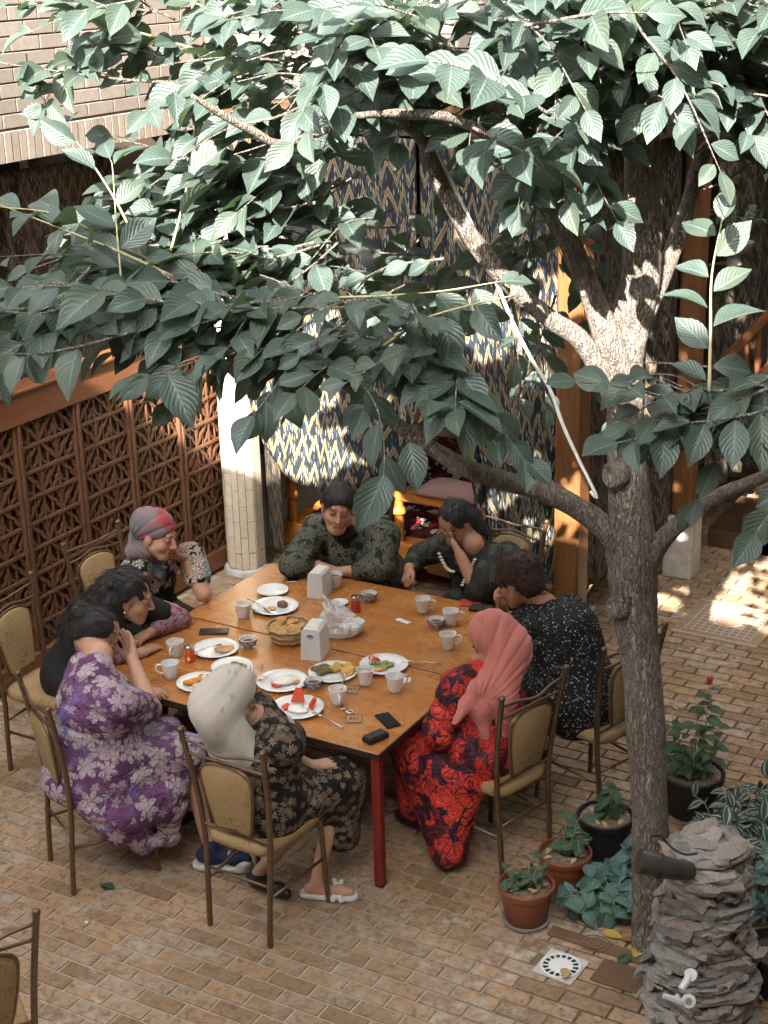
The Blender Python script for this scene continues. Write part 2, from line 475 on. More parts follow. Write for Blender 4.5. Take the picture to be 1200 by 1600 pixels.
def mat_red():
    k = NT('red_floral', 0.55, 0.35)
    f = floral(k, 6.5, 5, 0.95, 1.0)
    n = k.noise(k.mapv(f['P'], (1, 1, 0.6)), 24, 2, 0.5, 1.5)
    blob = k.step(k.math('ADD', k.math('MULTIPLY', f['mask'], 0.6), k.noise(f['P'], 8, 2)), 0.6, 0.66)
    ln = k.math('MAXIMUM', f['ring'], k.math('MULTIPLY', f['line'], 1.0))
    ln = k.math('MULTIPLY', ln, k.step(f['hash'][2], 0.25, 0.35))
    vein = k.step(k.math('ABSOLUTE', k.math('SUBTRACT', n, 0.5)), 0.035, 0.012)
    red = k.ramp(f['hash'][0], [(0.2, (0.62, 0.035, 0.03)), (0.8, (0.72, 0.06, 0.035))])
    c = k.mix(k.math('MULTIPLY', blob, k.math('SUBTRACT', 1.0, k.math('MULTIPLY', ln, 0.92))), (0.022, 0.008, 0.018), red)
    c = k.mix(k.math('MULTIPLY', k.step(k.noise(f['P'], 5.5, 3, 0.5, 1.0), 0.54, 0.6), 0.9), c, (0.022, 0.008, 0.018))
    c = k.mix(k.math('MULTIPLY', vein, 0.6), c, k.mix(blob, (0.20, 0.03, 0.09), (0.03, 0.008, 0.015)))
    cloth_finish(k, f['P']); return k.col(c)

def mat_print(name, bg_, ink, scale, petals, fill, thr, ink2=None, lines=0.8, rough=0.7):
    k = NT(name, rough, 0.25)
    f = floral(k, scale, petals, fill, 2.0 + scale)
    m = k.math('MULTIPLY', f['mask'], k.math('SUBTRACT', 1.0, k.math('MULTIPLY', k.math('MAXIMUM', f['line'], f['ring']), lines)))
    m = k.math('MULTIPLY', m, k.step(f['hash'][1], thr, thr + 0.05))
    ic = ink if ink2 is None else k.mix(f['hash'][2], ink, ink2)
    c = k.mix(m, bg_, ic)
    cloth_finish(k, f['P']); return k.col(c)

def mat_dots():
    k = NT('black_dotted', 0.7, 0.25)
    P = k.coord(); v = k.vor(P, 92); h = k.sep(v.outputs['Color'])
    n = k.noise(P, 8, 2)
    big = k.step(k.math('SUBTRACT', v.outputs['Distance'], k.math('MULTIPLY', h[0], 0.52)), 0.06, -0.06)
    m = k.math('MULTIPLY', big, k.step(k.math('ADD', h[1], k.math('MULTIPLY', n, 0.5)), 0.62, 0.74))
    c = k.mix(m, (0.012, 0.012, 0.013), k.ramp(h[2], [(0.0, (0.22, 0.22, 0.21)), (1.0, (0.46, 0.45, 0.43))]))
    cloth_finish(k, P); return k.col(c)

def mat_vest():
    """black dress with pale embroidered scrolls round the neck"""
    k = NT('black_embroidered', 0.7, 0.25)
    f = floral(k, 11, 7, 0.8, 5.0)
    att = k.n('ShaderNodeAttribute', attribute_name='zone').outputs['Fac']
    m = k.math('MULTIPLY', f['mask'], k.math('SUBTRACT', 1.0, k.math('MULTIPLY', k.math('MAXIMUM', f['line'], f['ring']), 0.8)))
    m = k.math('MULTIPLY', m, k.step(k.math('ADD', att, k.math('MULTIPLY', f['hash'][1], 0.35)), 0.5, 0.62))
    ink = k.ramp(f['hash'][0], [(0.0, (0.46, 0.29, 0.23)), (0.4, (0.52, 0.44, 0.37)), (0.7, (0.33, 0.42, 0.40)), (1.0, (0.5, 0.33, 0.28))])
    c = k.mix(m, (0.012, 0.013, 0.012), ink)
    cloth_finish(k, f['P']); return k.col(c)

def mat_skin(name, c):
    k = NT(name, 0.52, 0.35)
    att = k.n('ShaderNodeAttribute', attribute_name='tint').outputs['Color']
    n = k.noise(k.coord(), 38, 4); n2 = k.noise(k.coord(), 9, 2)
    b = k.ramp(n, [(0.3, tuple(x * 0.88 for x in c)), (0.7, tuple(min(1, x * 1.1) for x in c))])
    b = k.mix(k.math('MULTIPLY', k.step(n2, 0.45, 0.7), 0.3), b, (c[0] * 1.02, c[1] * 0.8, c[2] * 0.72))
    k.b.inputs['Subsurface Weight'].default_value = 0.08
    k.b.inputs['Subsurface Radius'].default_value = (0.012, 0.005, 0.003)
    k.bump(n, 0.12, 0.002)
    return k.col(k.mix(1.0, b, att, 'MULTIPLY'))

def mat_hair(name, c, hi):
    k = NT(name, 0.5, 0.35)
    P = k.coord(); s = k.noise(k.mapv(P, (34, 34, 7)), 6, 4, 0.7, 0.8)
    k.bump(s, 0.7, 0.006)
    return k.col(k.ramp(s, [(0.35, c), (0.75, hi)]))

def mat_scarf(name, a, b=None, c3=None, sc=7):
    k = NT(name, 0.8, 0.2)
    k.b.inputs['Sheen Weight'].default_value = 0.15
    P = k.coord(); n = k.noise(P, sc, 2, 0.5, 0.6)
    if b is None: c = k.ramp(n, [(0.3, tuple(x * 0.92 for x in a)), (0.7, a)])
    elif c3 is None: c = k.ramp(n, [(0.42, a), (0.58, b)])
    else: c = k.ramp(n, [(0.36, a), (0.46, b), (0.54, b), (0.64, c3)])
    if 'cream' in name:
        v = k.vor(P, 11); m = k.math('MULTIPLY', k.step(v.outputs['Distance'], 0.30, 0.2), k.step(k.noise(P, 45, 2), 0.5, 0.56)); c = k.mix(k.math('MULTIPLY', m, 0.6), c, (0.27, 0.24, 0.21))
    w = k.noise(P, 380, 2); k.bump(w, 0.3, 0.001); return k.col(c)

def mat_tabletop():
    k = NT('table_veneer', 0.33, 0.5)
    P = k.coord()
    g = k.noise(k.mapv(P, (0.9, 14, 1)), 3.0, 5, 0.6, 0.9)
    fine = k.noise(k.mapv(P, (5, 150, 1)), 2.0, 3)
    c = k.ramp(g, [(0.25, (0.33, 0.115, 0.026)), (0.5, (0.44, 0.168, 0.042)), (0.8, (0.53, 0.235, 0.07))])
    c = k.mix(0.3, c, k.ramp(fine, [(0.3, 0.62), (0.7, 1.0)]), 'MULTIPLY')
    sm = k.noise(P, 5, 5, 0.7)
    c = k.mix(k.math('MULTIPLY', k.step(sm, 0.48, 0.75), 0.4), c, (0.48, 0.28, 0.13))
    st = k.noise(P, 11, 4, 0.7, 1.2); c = k.mix(k.math('MULTIPLY', k.step(st, 0.58, 0.72), 0.45), c, (0.20, 0.075, 0.025))
    k.rough(k.ramp(sm, [(0.3, 0.17), (0.75, 0.38)]))
    k.bump(fine, 0.05, 0.002)
    return k.col(c)

def mat_chairpad():
    k = NT('chair_pad', 0.7, 0.3)
    P = k.coord(); n = k.noise(k.mapv(P, (30, 30, 90)), 3, 3)
    q = k.noise(P, 13, 2, 0.5, 2.5); ln = k.step(k.math('ABSOLUTE', k.math('SUBTRACT', q, 0.5)), 0.016, 0.006)
    area = k.step(k.noise(P, 6, 1), 0.5, 0.58)
    c = k.ramp(n, [(0.3, (0.28, 0.175, 0.08)), (0.7, (0.37, 0.245, 0.12))])
    c = k.mix(k.math('MULTIPLY', ln, k.math('MULTIPLY', area, 0.85)), c, (0.08, 0.05, 0.03))
    k.bump(n, 0.3, 0.003); return k.col(c)

def mat_carpet():
    k = NT('tapchan_carpet', 0.9, 0.15)
    P = k.coord(); v = k.vor(P, 16); h = k.sep(v.outputs['Color'])
    c = k.ramp(h[0], [(0.0, (0.05, 0.012, 0.012)), (0.3, (0.30, 0.02, 0.02)), (0.5, (0.08, 0.02, 0.015)), (0.7, (0.5, 0.45, 0.4)), (0.8, (0.04, 0.01, 0.01))], 'CONSTANT')
    c = k.mix(k.step(v.outputs['Distance'], 0.25, 0.2), c, (0.42, 0.36, 0.30))
    return k.col(c)

def mat_rock():
    k = NT('rock', 0.88, 0.25)
    P = k.pos(); n = k.noise(P, 18, 6, 0.7); n2 = k.noise(P, 70, 4); r = k.rnd()
    c = k.ramp(r, [(0.0, (0.16, 0.145, 0.13)), (0.5, (0.30, 0.275, 0.25)), (0.8, (0.26, 0.19, 0.145)), (1.0, (0.38, 0.345, 0.315))])
    c = k.mix(k.step(n, 0.5, 0.75), c, (0.34, 0.315, 0.295))
    c = k.mix(k.math('MULTIPLY', k.step(n2, 0.5, 0.7), 0.45), c, (0.09, 0.08, 0.07))
    k.bump(k.math('ADD', n, k.math('MULTIPLY', n2, 0.4)), 0.8, 0.02)
    return k.col(c)

def mat_plastic_bag():
    k = NT('clear_bag', 0.18, 0.5)
    k.col((0.86, 0.86, 0.84))
    n = k.noise(k.coord(), 26, 4, 0.6, 1.5); k.bump(n, 0.8, 0.01)
    t = k.n('ShaderNodeBsdfTransparent'); ms = k.n('ShaderNodeMixShader')
    f = k.ramp(n, [(0.3, 0.25), (0.6, 0.75)])
    k.set(ms.inputs[0], f)
    out = k.t.nodes['Material Output']
    k.t.links.new(t.outputs[0], ms.inputs[1]); k.t.links.new(k.b.outputs[0], ms.inputs[2]); k.t.links.new(ms.outputs[0], out.inputs[0])
    return k.m

def mat_glass():
    k = NT('drinking_glass', 0.03, 0.5)
    k.b.inputs['Transmission Weight'].default_value = 1.0
    return k.col((0.95, 0.96, 0.96))

M = {}
M['paver'] = mat_paver(); M['mortar'] = mat_mortar()
M['facade'] = mat_brick('pale_brick', (0.19, 0.155, 0.125), (0.25, 0.21, 0.172))
M['soldier'] = mat_brick('pale_soldier_brick', (0.21, 0.17, 0.133), (0.26, 0.213, 0.172))
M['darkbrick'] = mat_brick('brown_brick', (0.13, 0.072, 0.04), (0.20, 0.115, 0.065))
M['joint'] = simple('dark_joint', (0.10, 0.085, 0.07), 0.9)
M['tile'] = mat_brick('cream_tile', (0.56, 0.47, 0.34), (0.66, 0.56, 0.43))
M['tilejoint'] = simple('tile_joint', (0.11, 0.09, 0.07), 0.9)
M['leaf'] = mat_leaf('persimmon_leaf', (0.048, 0.070, 0.058), (0.11, 0.145, 0.105), (0.10, 0.16, 0.06))
M['shoot'] = simple('green_shoot', (0.30, 0.27, 0.14), 0.6)
M['bark'] = mat_bark()
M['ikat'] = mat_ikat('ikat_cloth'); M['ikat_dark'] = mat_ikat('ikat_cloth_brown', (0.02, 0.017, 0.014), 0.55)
M['fence'] = wood('carved_wood', (0.105, 0.047, 0.023), (0.185, 0.085, 0.042), 2, 1.0, 0.5)
M['fence_rail'] = wood('rail_wood', (0.15, 0.053, 0.022), (0.235, 0.09, 0.037), 1, 1.0, 0.42)
M['post'] = wood('post_wood', (0.15, 0.062, 0.021), (0.26, 0.115, 0.04), 2, 1.2, 0.45)
M['beam'] = wood('beam_wood', (0.065, 0.034, 0.018), (0.115, 0.058, 0.028), 0, 1.0, 0.5)
M['orange_wood'] = wood('varnished_pine', (0.46, 0.155, 0.028), (0.60, 0.235, 0.05), 0, 1.0, 0.3)
M['table'] = mat_tabletop(); M['table_edge'] = simple('table_edging', (0.035, 0.022, 0.016), 0.5)
M['red_steel'] = simple('red_painted_steel', (0.21, 0.022, 0.016), 0.45, 0.0, 0.45, 0.15, 18)
M['chair_metal'] = simple('bronze_tube', (0.155, 0.098, 0.055), 0.36, 0.55, 0.5, 0.15, 40)
M['chair_pad'] = mat_chairpad()
M['stone'] = simple('pale_stone', (0.50, 0.47, 0.43), 0.8, var=0.2, sc=12, bump=0.3)
M['greystone'] = simple('grey_stone', (0.27, 0.25, 0.225), 0.8, var=0.25, sc=12, bump=0.3)
M['china'] = simple('white_china', (0.74, 0.735, 0.72), 0.14, 0, 0.5, 0.02)
M['tea'] = simple('tea', (0.12, 0.045, 0.015), 0.08)
M['milk'] = simple('milky_tea', (0.5, 0.42, 0.34), 0.2)
M['steel'] = simple('cutlery_steel', (0.55, 0.54, 0.52), 0.25, 1.0)
M['black'] = simple('black_glossy', (0.012, 0.012, 0.014), 0.2)
M['blackm'] = simple('black_matt', (0.018, 0.017, 0.017), 0.6)
M['plastic'] = simple('white_plastic', (0.72, 0.715, 0.70), 0.35, var=0.04)
M['bag'] = mat_plastic_bag(); M['glass'] = mat_glass()
M['wicker'] = simple('wicker', (0.42, 0.27, 0.13), 0.6, var=0.35, sc=60, bump=0.5)
M['bread'] = simple('flatbread', (0.56, 0.31, 0.12), 0.75, var=0.35, sc=28, bump=0.6)
M['potato'] = simple('fried_potato', (0.62, 0.36, 0.09), 0.5, var=0.3, sc=30, bump=0.4)
M['aub'] = simple('fried_aubergine', (0.13, 0.10, 0.035), 0.4, var=0.5, sc=45, bump=0.4)
M['tomato'] = simple('tomato', (0.62, 0.07, 0.03), 0.3, var=0.2)
M['green'] = simple('herbs', (0.22, 0.27, 0.09), 0.6, var=0.4, sc=50)
M['cream'] = simple('sour_cream', (0.80, 0.76, 0.68), 0.35, var=0.05)
M['carrot'] = simple('carrot_salad', (0.66, 0.26, 0.04), 0.5, var=0.3, sc=60)
M['egg'] = simple('boiled_egg', (0.78, 0.60, 0.40), 0.35, var=0.1)
M['meat'] = simple('stewed_meat', (0.19, 0.10, 0.05), 0.5, var=0.4, sc=60)
M['melon'] = simple('watermelon', (0.70, 0.075, 0.035), 0.3, var=0.15, sc=60)
M['orange_lac'] = simple('orange_label', (0.68, 0.11, 0.015), 0.3, var=0.05)
M['red_lac'] = simple('red_label', (0.50, 0.07, 0.05), 0.35, var=0.05)
M['paper'] = simple('paper', (0.70, 0.67, 0.63), 0.7, var=0.04)
M['kraft'] = simple('kraft_card', (0.36, 0.20, 0.09), 0.7, var=0.15)
M['blue_ink'] = simple('blue_ink', (0.05, 0.09, 0.22), 0.6)
M['dark_ink'] = simple('dark_ink', (0.03, 0.03, 0.05), 0.5)
M['terra'] = simple('terracotta_plastic', (0.225, 0.068, 0.030), 0.42, var=0.15, sc=10)
M['soil'] = simple('dry_soil', (0.20, 0.145, 0.10), 0.95, var=0.45, sc=55, bump=0.8)
M['litter'] = simple('dry_leaf', (0.42, 0.30, 0.15), 0.7, var=0.3, sc=20)
M['orange_leaf'] = simple('orange_leaf', (0.36, 0.13, 0.03), 0.6, var=0.3, sc=30)
M['yellow_leaf'] = simple('yellow_leaf', (0.48, 0.33, 0.07), 0.6, var=0.25, sc=30)
M['plant'] = mat_leaf('ivy_leaf', (0.055, 0.105, 0.06), (0.12, 0.17, 0.10))
M['teal_plant'] = mat_leaf('bluish_leaf', (0.085, 0.165, 0.145), (0.12, 0.19, 0.16), tr=0.12)
M['zebra'] = mat_leaf('striped_leaf', (0.035, 0.055, 0.045), (0.06, 0.03, 0.06), stripes=True, tr=0.08)
M['rock'] = mat_rock()
M['rockmortar'] = simple('grey_cement', (0.16, 0.145, 0.13), 0.9, var=0.35, sc=22, bump=0.9)
M['pipe'] = simple('dark_pipe', (0.055, 0.046, 0.038), 0.4, 0.1, 0.5, 0.3, 14)
M['tap'] = simple('painted_tap', (0.58, 0.57, 0.54), 0.35, 0.2)
M['rope'] = simple('white_cable', (0.70, 0.69, 0.66), 0.5, var=0.05)
M['carpet'] = mat_carpet()
M['mauve'] = mat_scarf('mauve_cloth', (0.27, 0.15, 0.13))
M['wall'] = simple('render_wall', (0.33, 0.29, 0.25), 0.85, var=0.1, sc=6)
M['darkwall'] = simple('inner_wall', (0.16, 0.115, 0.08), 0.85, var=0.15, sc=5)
M['mat_cream'] = simple('doormat_cream', (0.52, 0.44, 0.36), 0.85, var=0.1, sc=40)
M['mat_tan'] = simple('doormat_tan', (0.36, 0.235, 0.15), 0.85, var=0.15, sc=40)
M['purple'] = mat_purple(); M['red'] = mat_red(); M['dots'] = mat_dots(); M['vest'] = mat_vest()
M['olive'] = mat_print('olive_leaf_print', (0.017, 0.018, 0.016), (0.15, 0.145, 0.095), 20, 5, 0.95, 0.15, (0.10, 0.11, 0.08), 0.8)
M['beige_print'] = mat_print('black_beige_print', (0.014, 0.012, 0.011), (0.30, 0.215, 0.14), 27, 7, 0.72, 0.32, (0.13, 0.10, 0.07), 1.0)
M['charcoal'] = mat_print('charcoal_cloth', (0.026, 0.026, 0.023), (0.075, 0.075, 0.062), 14, 9, 0.7, 0.55, None, 1.0)
M['pinkprint'] = mat_print('pink_print', (0.20, 0.06, 0.09), (0.48, 0.32, 0.33), 30, 6, 0.85, 0.1, (0.3, 0.14, 0.2), 0.9)
M['blackcloth'] = simple('black_cloth', (0.012, 0.012, 0.013), 0.8)
M['skin_a'] = mat_skin('skin', (0.50, 0.285, 0.185)); M['skin_b'] = mat_skin('skin_tanned', (0.41, 0.215, 0.13)); M['skin_c'] = mat_skin('skin_fair', (0.52, 0.30, 0.20))
M['hair'] = mat_hair('dark_hair', (0.010, 0.009, 0.010), (0.06, 0.055, 0.052)); M['hair_b'] = mat_hair('brown_hair', (0.022, 0.012, 0.010), (0.09, 0.045, 0.03))
M['hair_lit'] = mat_hair('highlit_hair', (0.02, 0.018, 0.016), (0.11, 0.095, 0.08))
M['scarf_w'] = mat_scarf('cream_scarf', (0.54, 0.485, 0.415)); M['scarf_p'] = mat_scarf('salmon_scarf', (0.60, 0.205, 0.17))
M['scarf_c'] = mat_scarf('many_coloured_scarf', (0.33, 0.055, 0.06), (0.20, 0.145, 0.155), (0.06, 0.115, 0.15), 6)
M['sole'] = simple('shoe_sole', (0.62, 0.60, 0.56), 0.6); M['canvas'] = simple('navy_canvas', (0.02, 0.03, 0.085), 0.8)
M['shoe_b'] = simple('black_shoe', (0.02, 0.018, 0.018), 0.45)
M['lace'] = simple('pale_lace', (0.52, 0.46, 0.34), 0.7)

# ------------------------------------------------------------------ ground and paving
mb = MB(); mb.box(-30, 30, -30, 40, -0.25, -0.004)
floor = tag(mb.build('floor', M['mortar']), kind='structure')

def in_view(p, m=30):
    d = Vector(p) - CC; z = d.dot(CF)
    if z < 0.2: return False
    x = 600 + 2408.88 * d.dot(CR) / z; y = 800 - 2408.88 * d.dot(CU) / z
    return -m < x < 1200 + m and -m < y < 1600 + m
PITCH_X, PITCH_Y = 0.22, 0.0955
def paver_mesh(w, d, i):
    r = random.Random(i); j = 0.0065
    q = [(j + r.uniform(0, .003), j + r.uniform(0, .002)), (w - j - r.uniform(0, .003), j + r.uniform(0, .002)), (w - j - r.uniform(0, .003), d - j - r.uniform(0, .002)), (j + r.uniform(0, .003), d - j - r.uniform(0, .002))]
    j = 0.004; c = 0.0035
    q = [(a * 0.6 + 0.4 * (w / 2 + (1 if a > w / 2 else -1) * (w / 2 - j)), b * 0.6 + 0.4 * (d / 2 + (1 if b > d / 2 else -1) * (d / 2 - j))) for a, b in q]
    mx, my = w / 2, d / 2
    ins = [(x + (c if x < mx else -c), y + (c if y < my else -c)) for x, y in q]
    h = [0.003 + r.uniform(-.0012, .0012) for _ in range(4)]
    v = [(x - mx, y - my, -0.006) for x, y in q] + [(x - mx, y - my, h[k] - 0.0015) for k, (x, y) in enumerate(q)] + [(x - mx, y - my, h[k]) for k, (x, y) in enumerate(ins)]
    f = [(8, 9, 10, 11)] + [(k, (k + 1) % 4, 4 + (k + 1) % 4, 4 + k) for k in range(4)] + [(4 + k, 4 + (k + 1) % 4, 8 + (k + 1) % 4, 8 + k) for k in range(4)]
    return v, f
pv = [paver_mesh(PITCH_X, PITCH_Y, i) for i in range(10)]
pm = [mesh_np('paver', v, f, M['paver']) for v, f in pv]
spots = []
for row in range(int(-3.2 / PITCH_Y), int(11 / PITCH_Y)):
    odd = abs(row) % 2
    for c in range(int(-3.1 / PITCH_X), int(3.4 / PITCH_X)):
        x = c * PITCH_X - odd * 0.11 + PITCH_X / 2; y = row * PITCH_Y + PITCH_Y / 2
        if not in_view((x, y, 0), 60): continue
        if (x - 1.02) ** 2 / 0.075 ** 2 < 1 and abs(y + 0.155) < 0.06: continue
        hid = (-1.8 < x < -0.1 and 0.35 < y < 2.0) or x < -2.6 or (x < -0.6 and y > 2.4)
        spots.append(((Vector((x, y, 0)) - CC).length + (50 if hid else 0), x, y))
spots.sort()
rest = MB()
for i, (d, x, y) in enumerate(spots):
    k = random.randrange(10)
    if i < 300:
        obj('paver', pm[k], floor, (x, y, 0), (0, 0, PI if random.random() < .5 else 0))
    elif d < 64:
        v, f = pv[k]; rest.add([(a + x, b + y, c) for a, b, c in v], f)
tag(rest.build('far_pavers', M['paver'], floor), kind='stuff')

# bare soil pit round the tree, with two edging boards
mb = MB()
poly = []
for k in range(40):
    a = 2 * PI * k / 40
    r = 1 + 0.13 * math.sin(3 * a + 1) + 0.07 * math.sin(7 * a)
    poly.append((1.62 + 0.60 * r * math.cos(a), 0.62 + 0.46 * r * math.sin(a)))
n = len(poly); v = [(1.6, 0.6, 0.035)] + [(1.6 + (x - 1.6) * .7, .6 + (y - .6) * .7, 0.028) for x, y in poly] + [(x, y, 0.001) for x, y in poly]
f = [(0, 1 + i, 1 + (i + 1) % n) for i in range(n)] + [(1 + i, 1 + n + i, 1 + n + (i + 1) % n, 1 + (i + 1) % n) for i in range(n)]
mb.add(v, f); tag(mb.build('soil_bed', M['soil'], smooth=True), kind='structure')

# ------------------------------------------------------------------ brick facade above the left gallery (faces the court)
XF = -3.17
wall = empty('brick_facade', (XF, 2.0, 3.2)); tag(wall, 'sunlit pale brick upper wall with a soldier course along its lower edge', 'wall')
Wi = Matrix.Translation(-Vector((XF, 2.0, 3.2)))
mb = MB(); mb.box(XF - 0.3, XF - 0.012, -1.6, 3.29, 3.205, 5.2); mb.build('backing', M['joint'], wall).matrix_parent_inverse = Wi
bm_ = MB(); bm_.box(-0.03, 0, 0.004, 0.246, 0.004, 0.081, 0.003); brick_me = bm_.me('brick', M['facade'])
bh = MB(); bh.box(-0.03, 0, 0.004, 0.121, 0.004, 0.081, 0.003); half_me = bh.me('brick', M['facade'])
for r in range(11):
    z = 3.392 + r * 0.085; y = 3.29 - (0.125 if r % 2 else 0)
    if r % 2: obj('brick', half_me, wall, (random.uniform(-.003, .003), 3.165 - 2.0, z - 3.2))
    while y > 0.75:
        y -= 0.25; obj('brick', brick_me, wall, (random.uniform(-.003, .003), y - 2.0, z - 3.2))
sm_ = MB(); sm_.box(-0.035, 0, 0.0025, 0.0625, 0, 0.178, 0.003); sol_me = sm_.me('soldier_brick', M['soldier'])
y = 3.29
while y > 0.8:
    y -= 0.065; obj('soldier_brick', sol_me, wall, (0.006 + random.uniform(-.002, .002), y - 2.0, 0.003))
mb = MB(); mb.box(XF - 0.3, XF + 0.006, -1.6, 0.79, 3.19, 3.385); mb.build('lintel_end', M['soldier'], wall).matrix_parent_inverse = Wi

# facade of the rear wing above the curtains
back = empty('rear_brick_facade', (-0.5, 3.3, 3.2)); tag(back, 'pale brick upper wall above the ikat curtains, behind the tree', 'wall')
Bi = Matrix.Translation(-Vector((-0.5, 3.3, 3.2)))
mb = MB(); mb.box(XF + 0.0, -0.02, 3.312, 3.6, 3.205, 5.2); mb.build('backing', M['joint'], back).matrix_parent_inverse = Bi
bb = MB(); bb.box(0.004, 0.246, 0, 0.03, 0.004, 0.081, 0.003); bb_me = bb.me('brick', M['facade'])
for r in range(9):
    z = 3.392 + r * 0.085; x = -0.03 - (0.125 if r % 2 else 0)
    if r % 2: hb = MB(); hb.box(0.004, 0.121, 0, 0.03, 0.004, 0.081, 0.003); hb.build('brick', M['facade'], back, loc=(x + 0.5, 0, z - 3.2))
    while x > -3.1:
        x -= 0.25; obj('brick', bb_me, back, (x + 0.5, random.uniform(-.003, .003), z - 3.2))
mb = MB(); mb.box(XF + 0.012, -0.022, 3.3, 3.58, 3.19, 3.388, 0.004); mb.build('timber_lintel', M['beam'], back).matrix_parent_inverse = Bi

# dark gallery behind the fence
gal = empty('gallery_interior', (-4.6, 2, 0)); tag(gal, 'dark brown brick wall inside the gallery behind the lattice fence', 'wall')
Gi = Matrix.Translation(-Vector((-4.6, 2, 0)))
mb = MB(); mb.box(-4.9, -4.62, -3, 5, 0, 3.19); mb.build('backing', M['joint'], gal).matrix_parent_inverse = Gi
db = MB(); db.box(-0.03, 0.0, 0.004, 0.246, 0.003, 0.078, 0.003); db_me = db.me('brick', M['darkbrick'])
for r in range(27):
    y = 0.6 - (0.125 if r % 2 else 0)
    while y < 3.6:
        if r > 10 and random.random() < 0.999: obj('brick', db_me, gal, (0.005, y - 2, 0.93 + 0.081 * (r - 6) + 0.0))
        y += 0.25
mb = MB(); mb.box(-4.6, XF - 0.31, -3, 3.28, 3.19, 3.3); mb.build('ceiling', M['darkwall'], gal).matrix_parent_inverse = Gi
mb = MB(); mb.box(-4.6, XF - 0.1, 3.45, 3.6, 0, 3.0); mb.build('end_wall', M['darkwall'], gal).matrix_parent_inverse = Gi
for (y0, y1, z0, z1) in ((1.28, 1.34, 0.0, 2.99), (2.9, 2.98, 0.0, 2.99)):
    mb = MB(); mb.box(-4.585, -4.5, y0, y1, z0, z1, 0.004); mb.build('door_jamb', M['mat_tan'], gal).matrix_parent_inverse = Gi
for (yy, zz, w, h) in ((1.95, 2.62, 0.22, 0.34), (2.42, 2.5, 0.26, 0.2), (1.6, 2.45, 0.12, 0.3)):
    fr = empty('picture_frame', (-4.57, yy, zz)); 
    mb = MB(); mb.box(0, 0.03, -w / 2, w / 2, -h / 2, h / 2, 0.006); mb.build('frame', M['post'], fr)
    mb = MB(); mb.box(0.031, 0.036, -w / 2 + .03, w / 2 - .03, -h / 2 + .03, h / 2 - .03); mb.build('picture', M['darkwall'], fr)
    tag(fr, {1.95: 'tall wooden picture frame in the dark gallery beside the striped curtain', 2.42: 'wide wooden picture frame in the dark gallery', 1.6: 'narrow wooden picture frame deepest left in the dark gallery'}[yy], 'picture frame')

# ------------------------------------------------------------------ curtains
def curtain(name, P0, P1, z0f, ztop, material, folds, depth, label, seed=0, nu=None, nv=40, tie=None, group=None, thick=0.004, fy=None):
    P0 = Vector(P0); P1 = Vector(P1); W = (P1 - P0).length; t = (P1 - P0).normalized(); nrm = Vector((-t.y, t.x, 0))
    nu = nu or int(folds * 10)
    V = []; UV = []
    for i in range(nu + 1):
        u = i / nu
        for j in range(nv + 1):
            w = j / nv                      # 0 top .. 1 bottom
            uu = u
            if tie: uu = tie(u, w)
            zb = z0f(u) if callable(z0f) else z0f
            z = ztop + (zb - ztop) * w
            ph = 2 * PI * (folds * u + 0.35 * math.sin(5 * u + seed) + 0.25 * math.sin(11 * u + 2 * seed + 0.8 * w))
            amp = depth * (0.7 + 0.5 * w) * (0.7 + 0.5 * math.sin(7 * u + seed * 3))
            p = P0 + t * (W * uu) + nrm * (amp * math.sin(ph)) + t * (0.35 * amp * math.cos(2 * ph))
            if fy: p = p + nrm * fy(u, w)
            V.append((p.x, p.y, z)); UV.append((u * W * 1.12 + seed * 0.37, ztop - w * (ztop - zb) * 1.0 if not tie else ztop - w * (ztop - zb)))
    F = np.array([(i * (nv + 1) + j, (i + 1) * (nv + 1) + j, (i + 1) * (nv + 1) + j + 1, i * (nv + 1) + j + 1) for i in range(nu) for j in range(nv)])
    base = Vector((P0 + P1) / 2); base.z = 0
    V = np.array(V) - np.array(base)
    me = mesh_np(name, V, F, material, True, UV)
    o = obj(name, me, None, base)
    sol = o.modifiers.new('thickness', 'SOLIDIFY'); sol.thickness = thick
    return tag(o, label, 'curtain', group)

YC = 3.02
def swag(u):            # hem of the gathered curtain, lifted towards both sides
    return float(np.interp(u, (0, .1, .15, .25, .36, .51, .66, .8, .9, .96, 1), (1.5, 1.22, 1.04, .89, .835, .815, .87, .98, 1.12, 1.28, 1.6)))
curtain('ikat_curtain', (-2.83, YC, 0), (-1.42, YC + 0.02, 0), swag, 3.21, M['ikat'], 5, 0.028, 'sunlit zigzag ikat curtain with a swagged hem behind the woman in olive print', 1, nv=50,
        fy=lambda u, w: -0.10 * math.sin(PI * u) * w ** 3)
def gather(u, w):
    k = 0.5 - 0.5 * math.cos(PI * min(1, max(0, (w - 0.35) / 0.5)))
    c = 0.80; s = 1 - 0.45 * k
    return c + (u - c) * s
curtain('ikat_curtain', (-1.40, YC + 0.03, 0), (-0.30, YC - 0.12, 0), 0.35, 3.21, M['ikat'], 6, 0.03, 'zigzag ikat curtain gathered in beside the wooden corner post', 2, tie=gather, nv=50)
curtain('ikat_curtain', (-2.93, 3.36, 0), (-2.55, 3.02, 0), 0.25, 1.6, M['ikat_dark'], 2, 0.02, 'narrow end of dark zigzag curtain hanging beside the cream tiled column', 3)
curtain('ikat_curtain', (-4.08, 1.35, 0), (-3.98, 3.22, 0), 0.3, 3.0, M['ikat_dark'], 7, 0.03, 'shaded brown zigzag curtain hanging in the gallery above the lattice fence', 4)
curtain('ikat_curtain', (-0.34, 3.05, 0), (-0.18, 4.45, 0), 0.3, 3.18, M['ikat_dark'], 6, 0.035, 'shaded zigzag curtain hanging behind the tree trunk between two posts', 5)
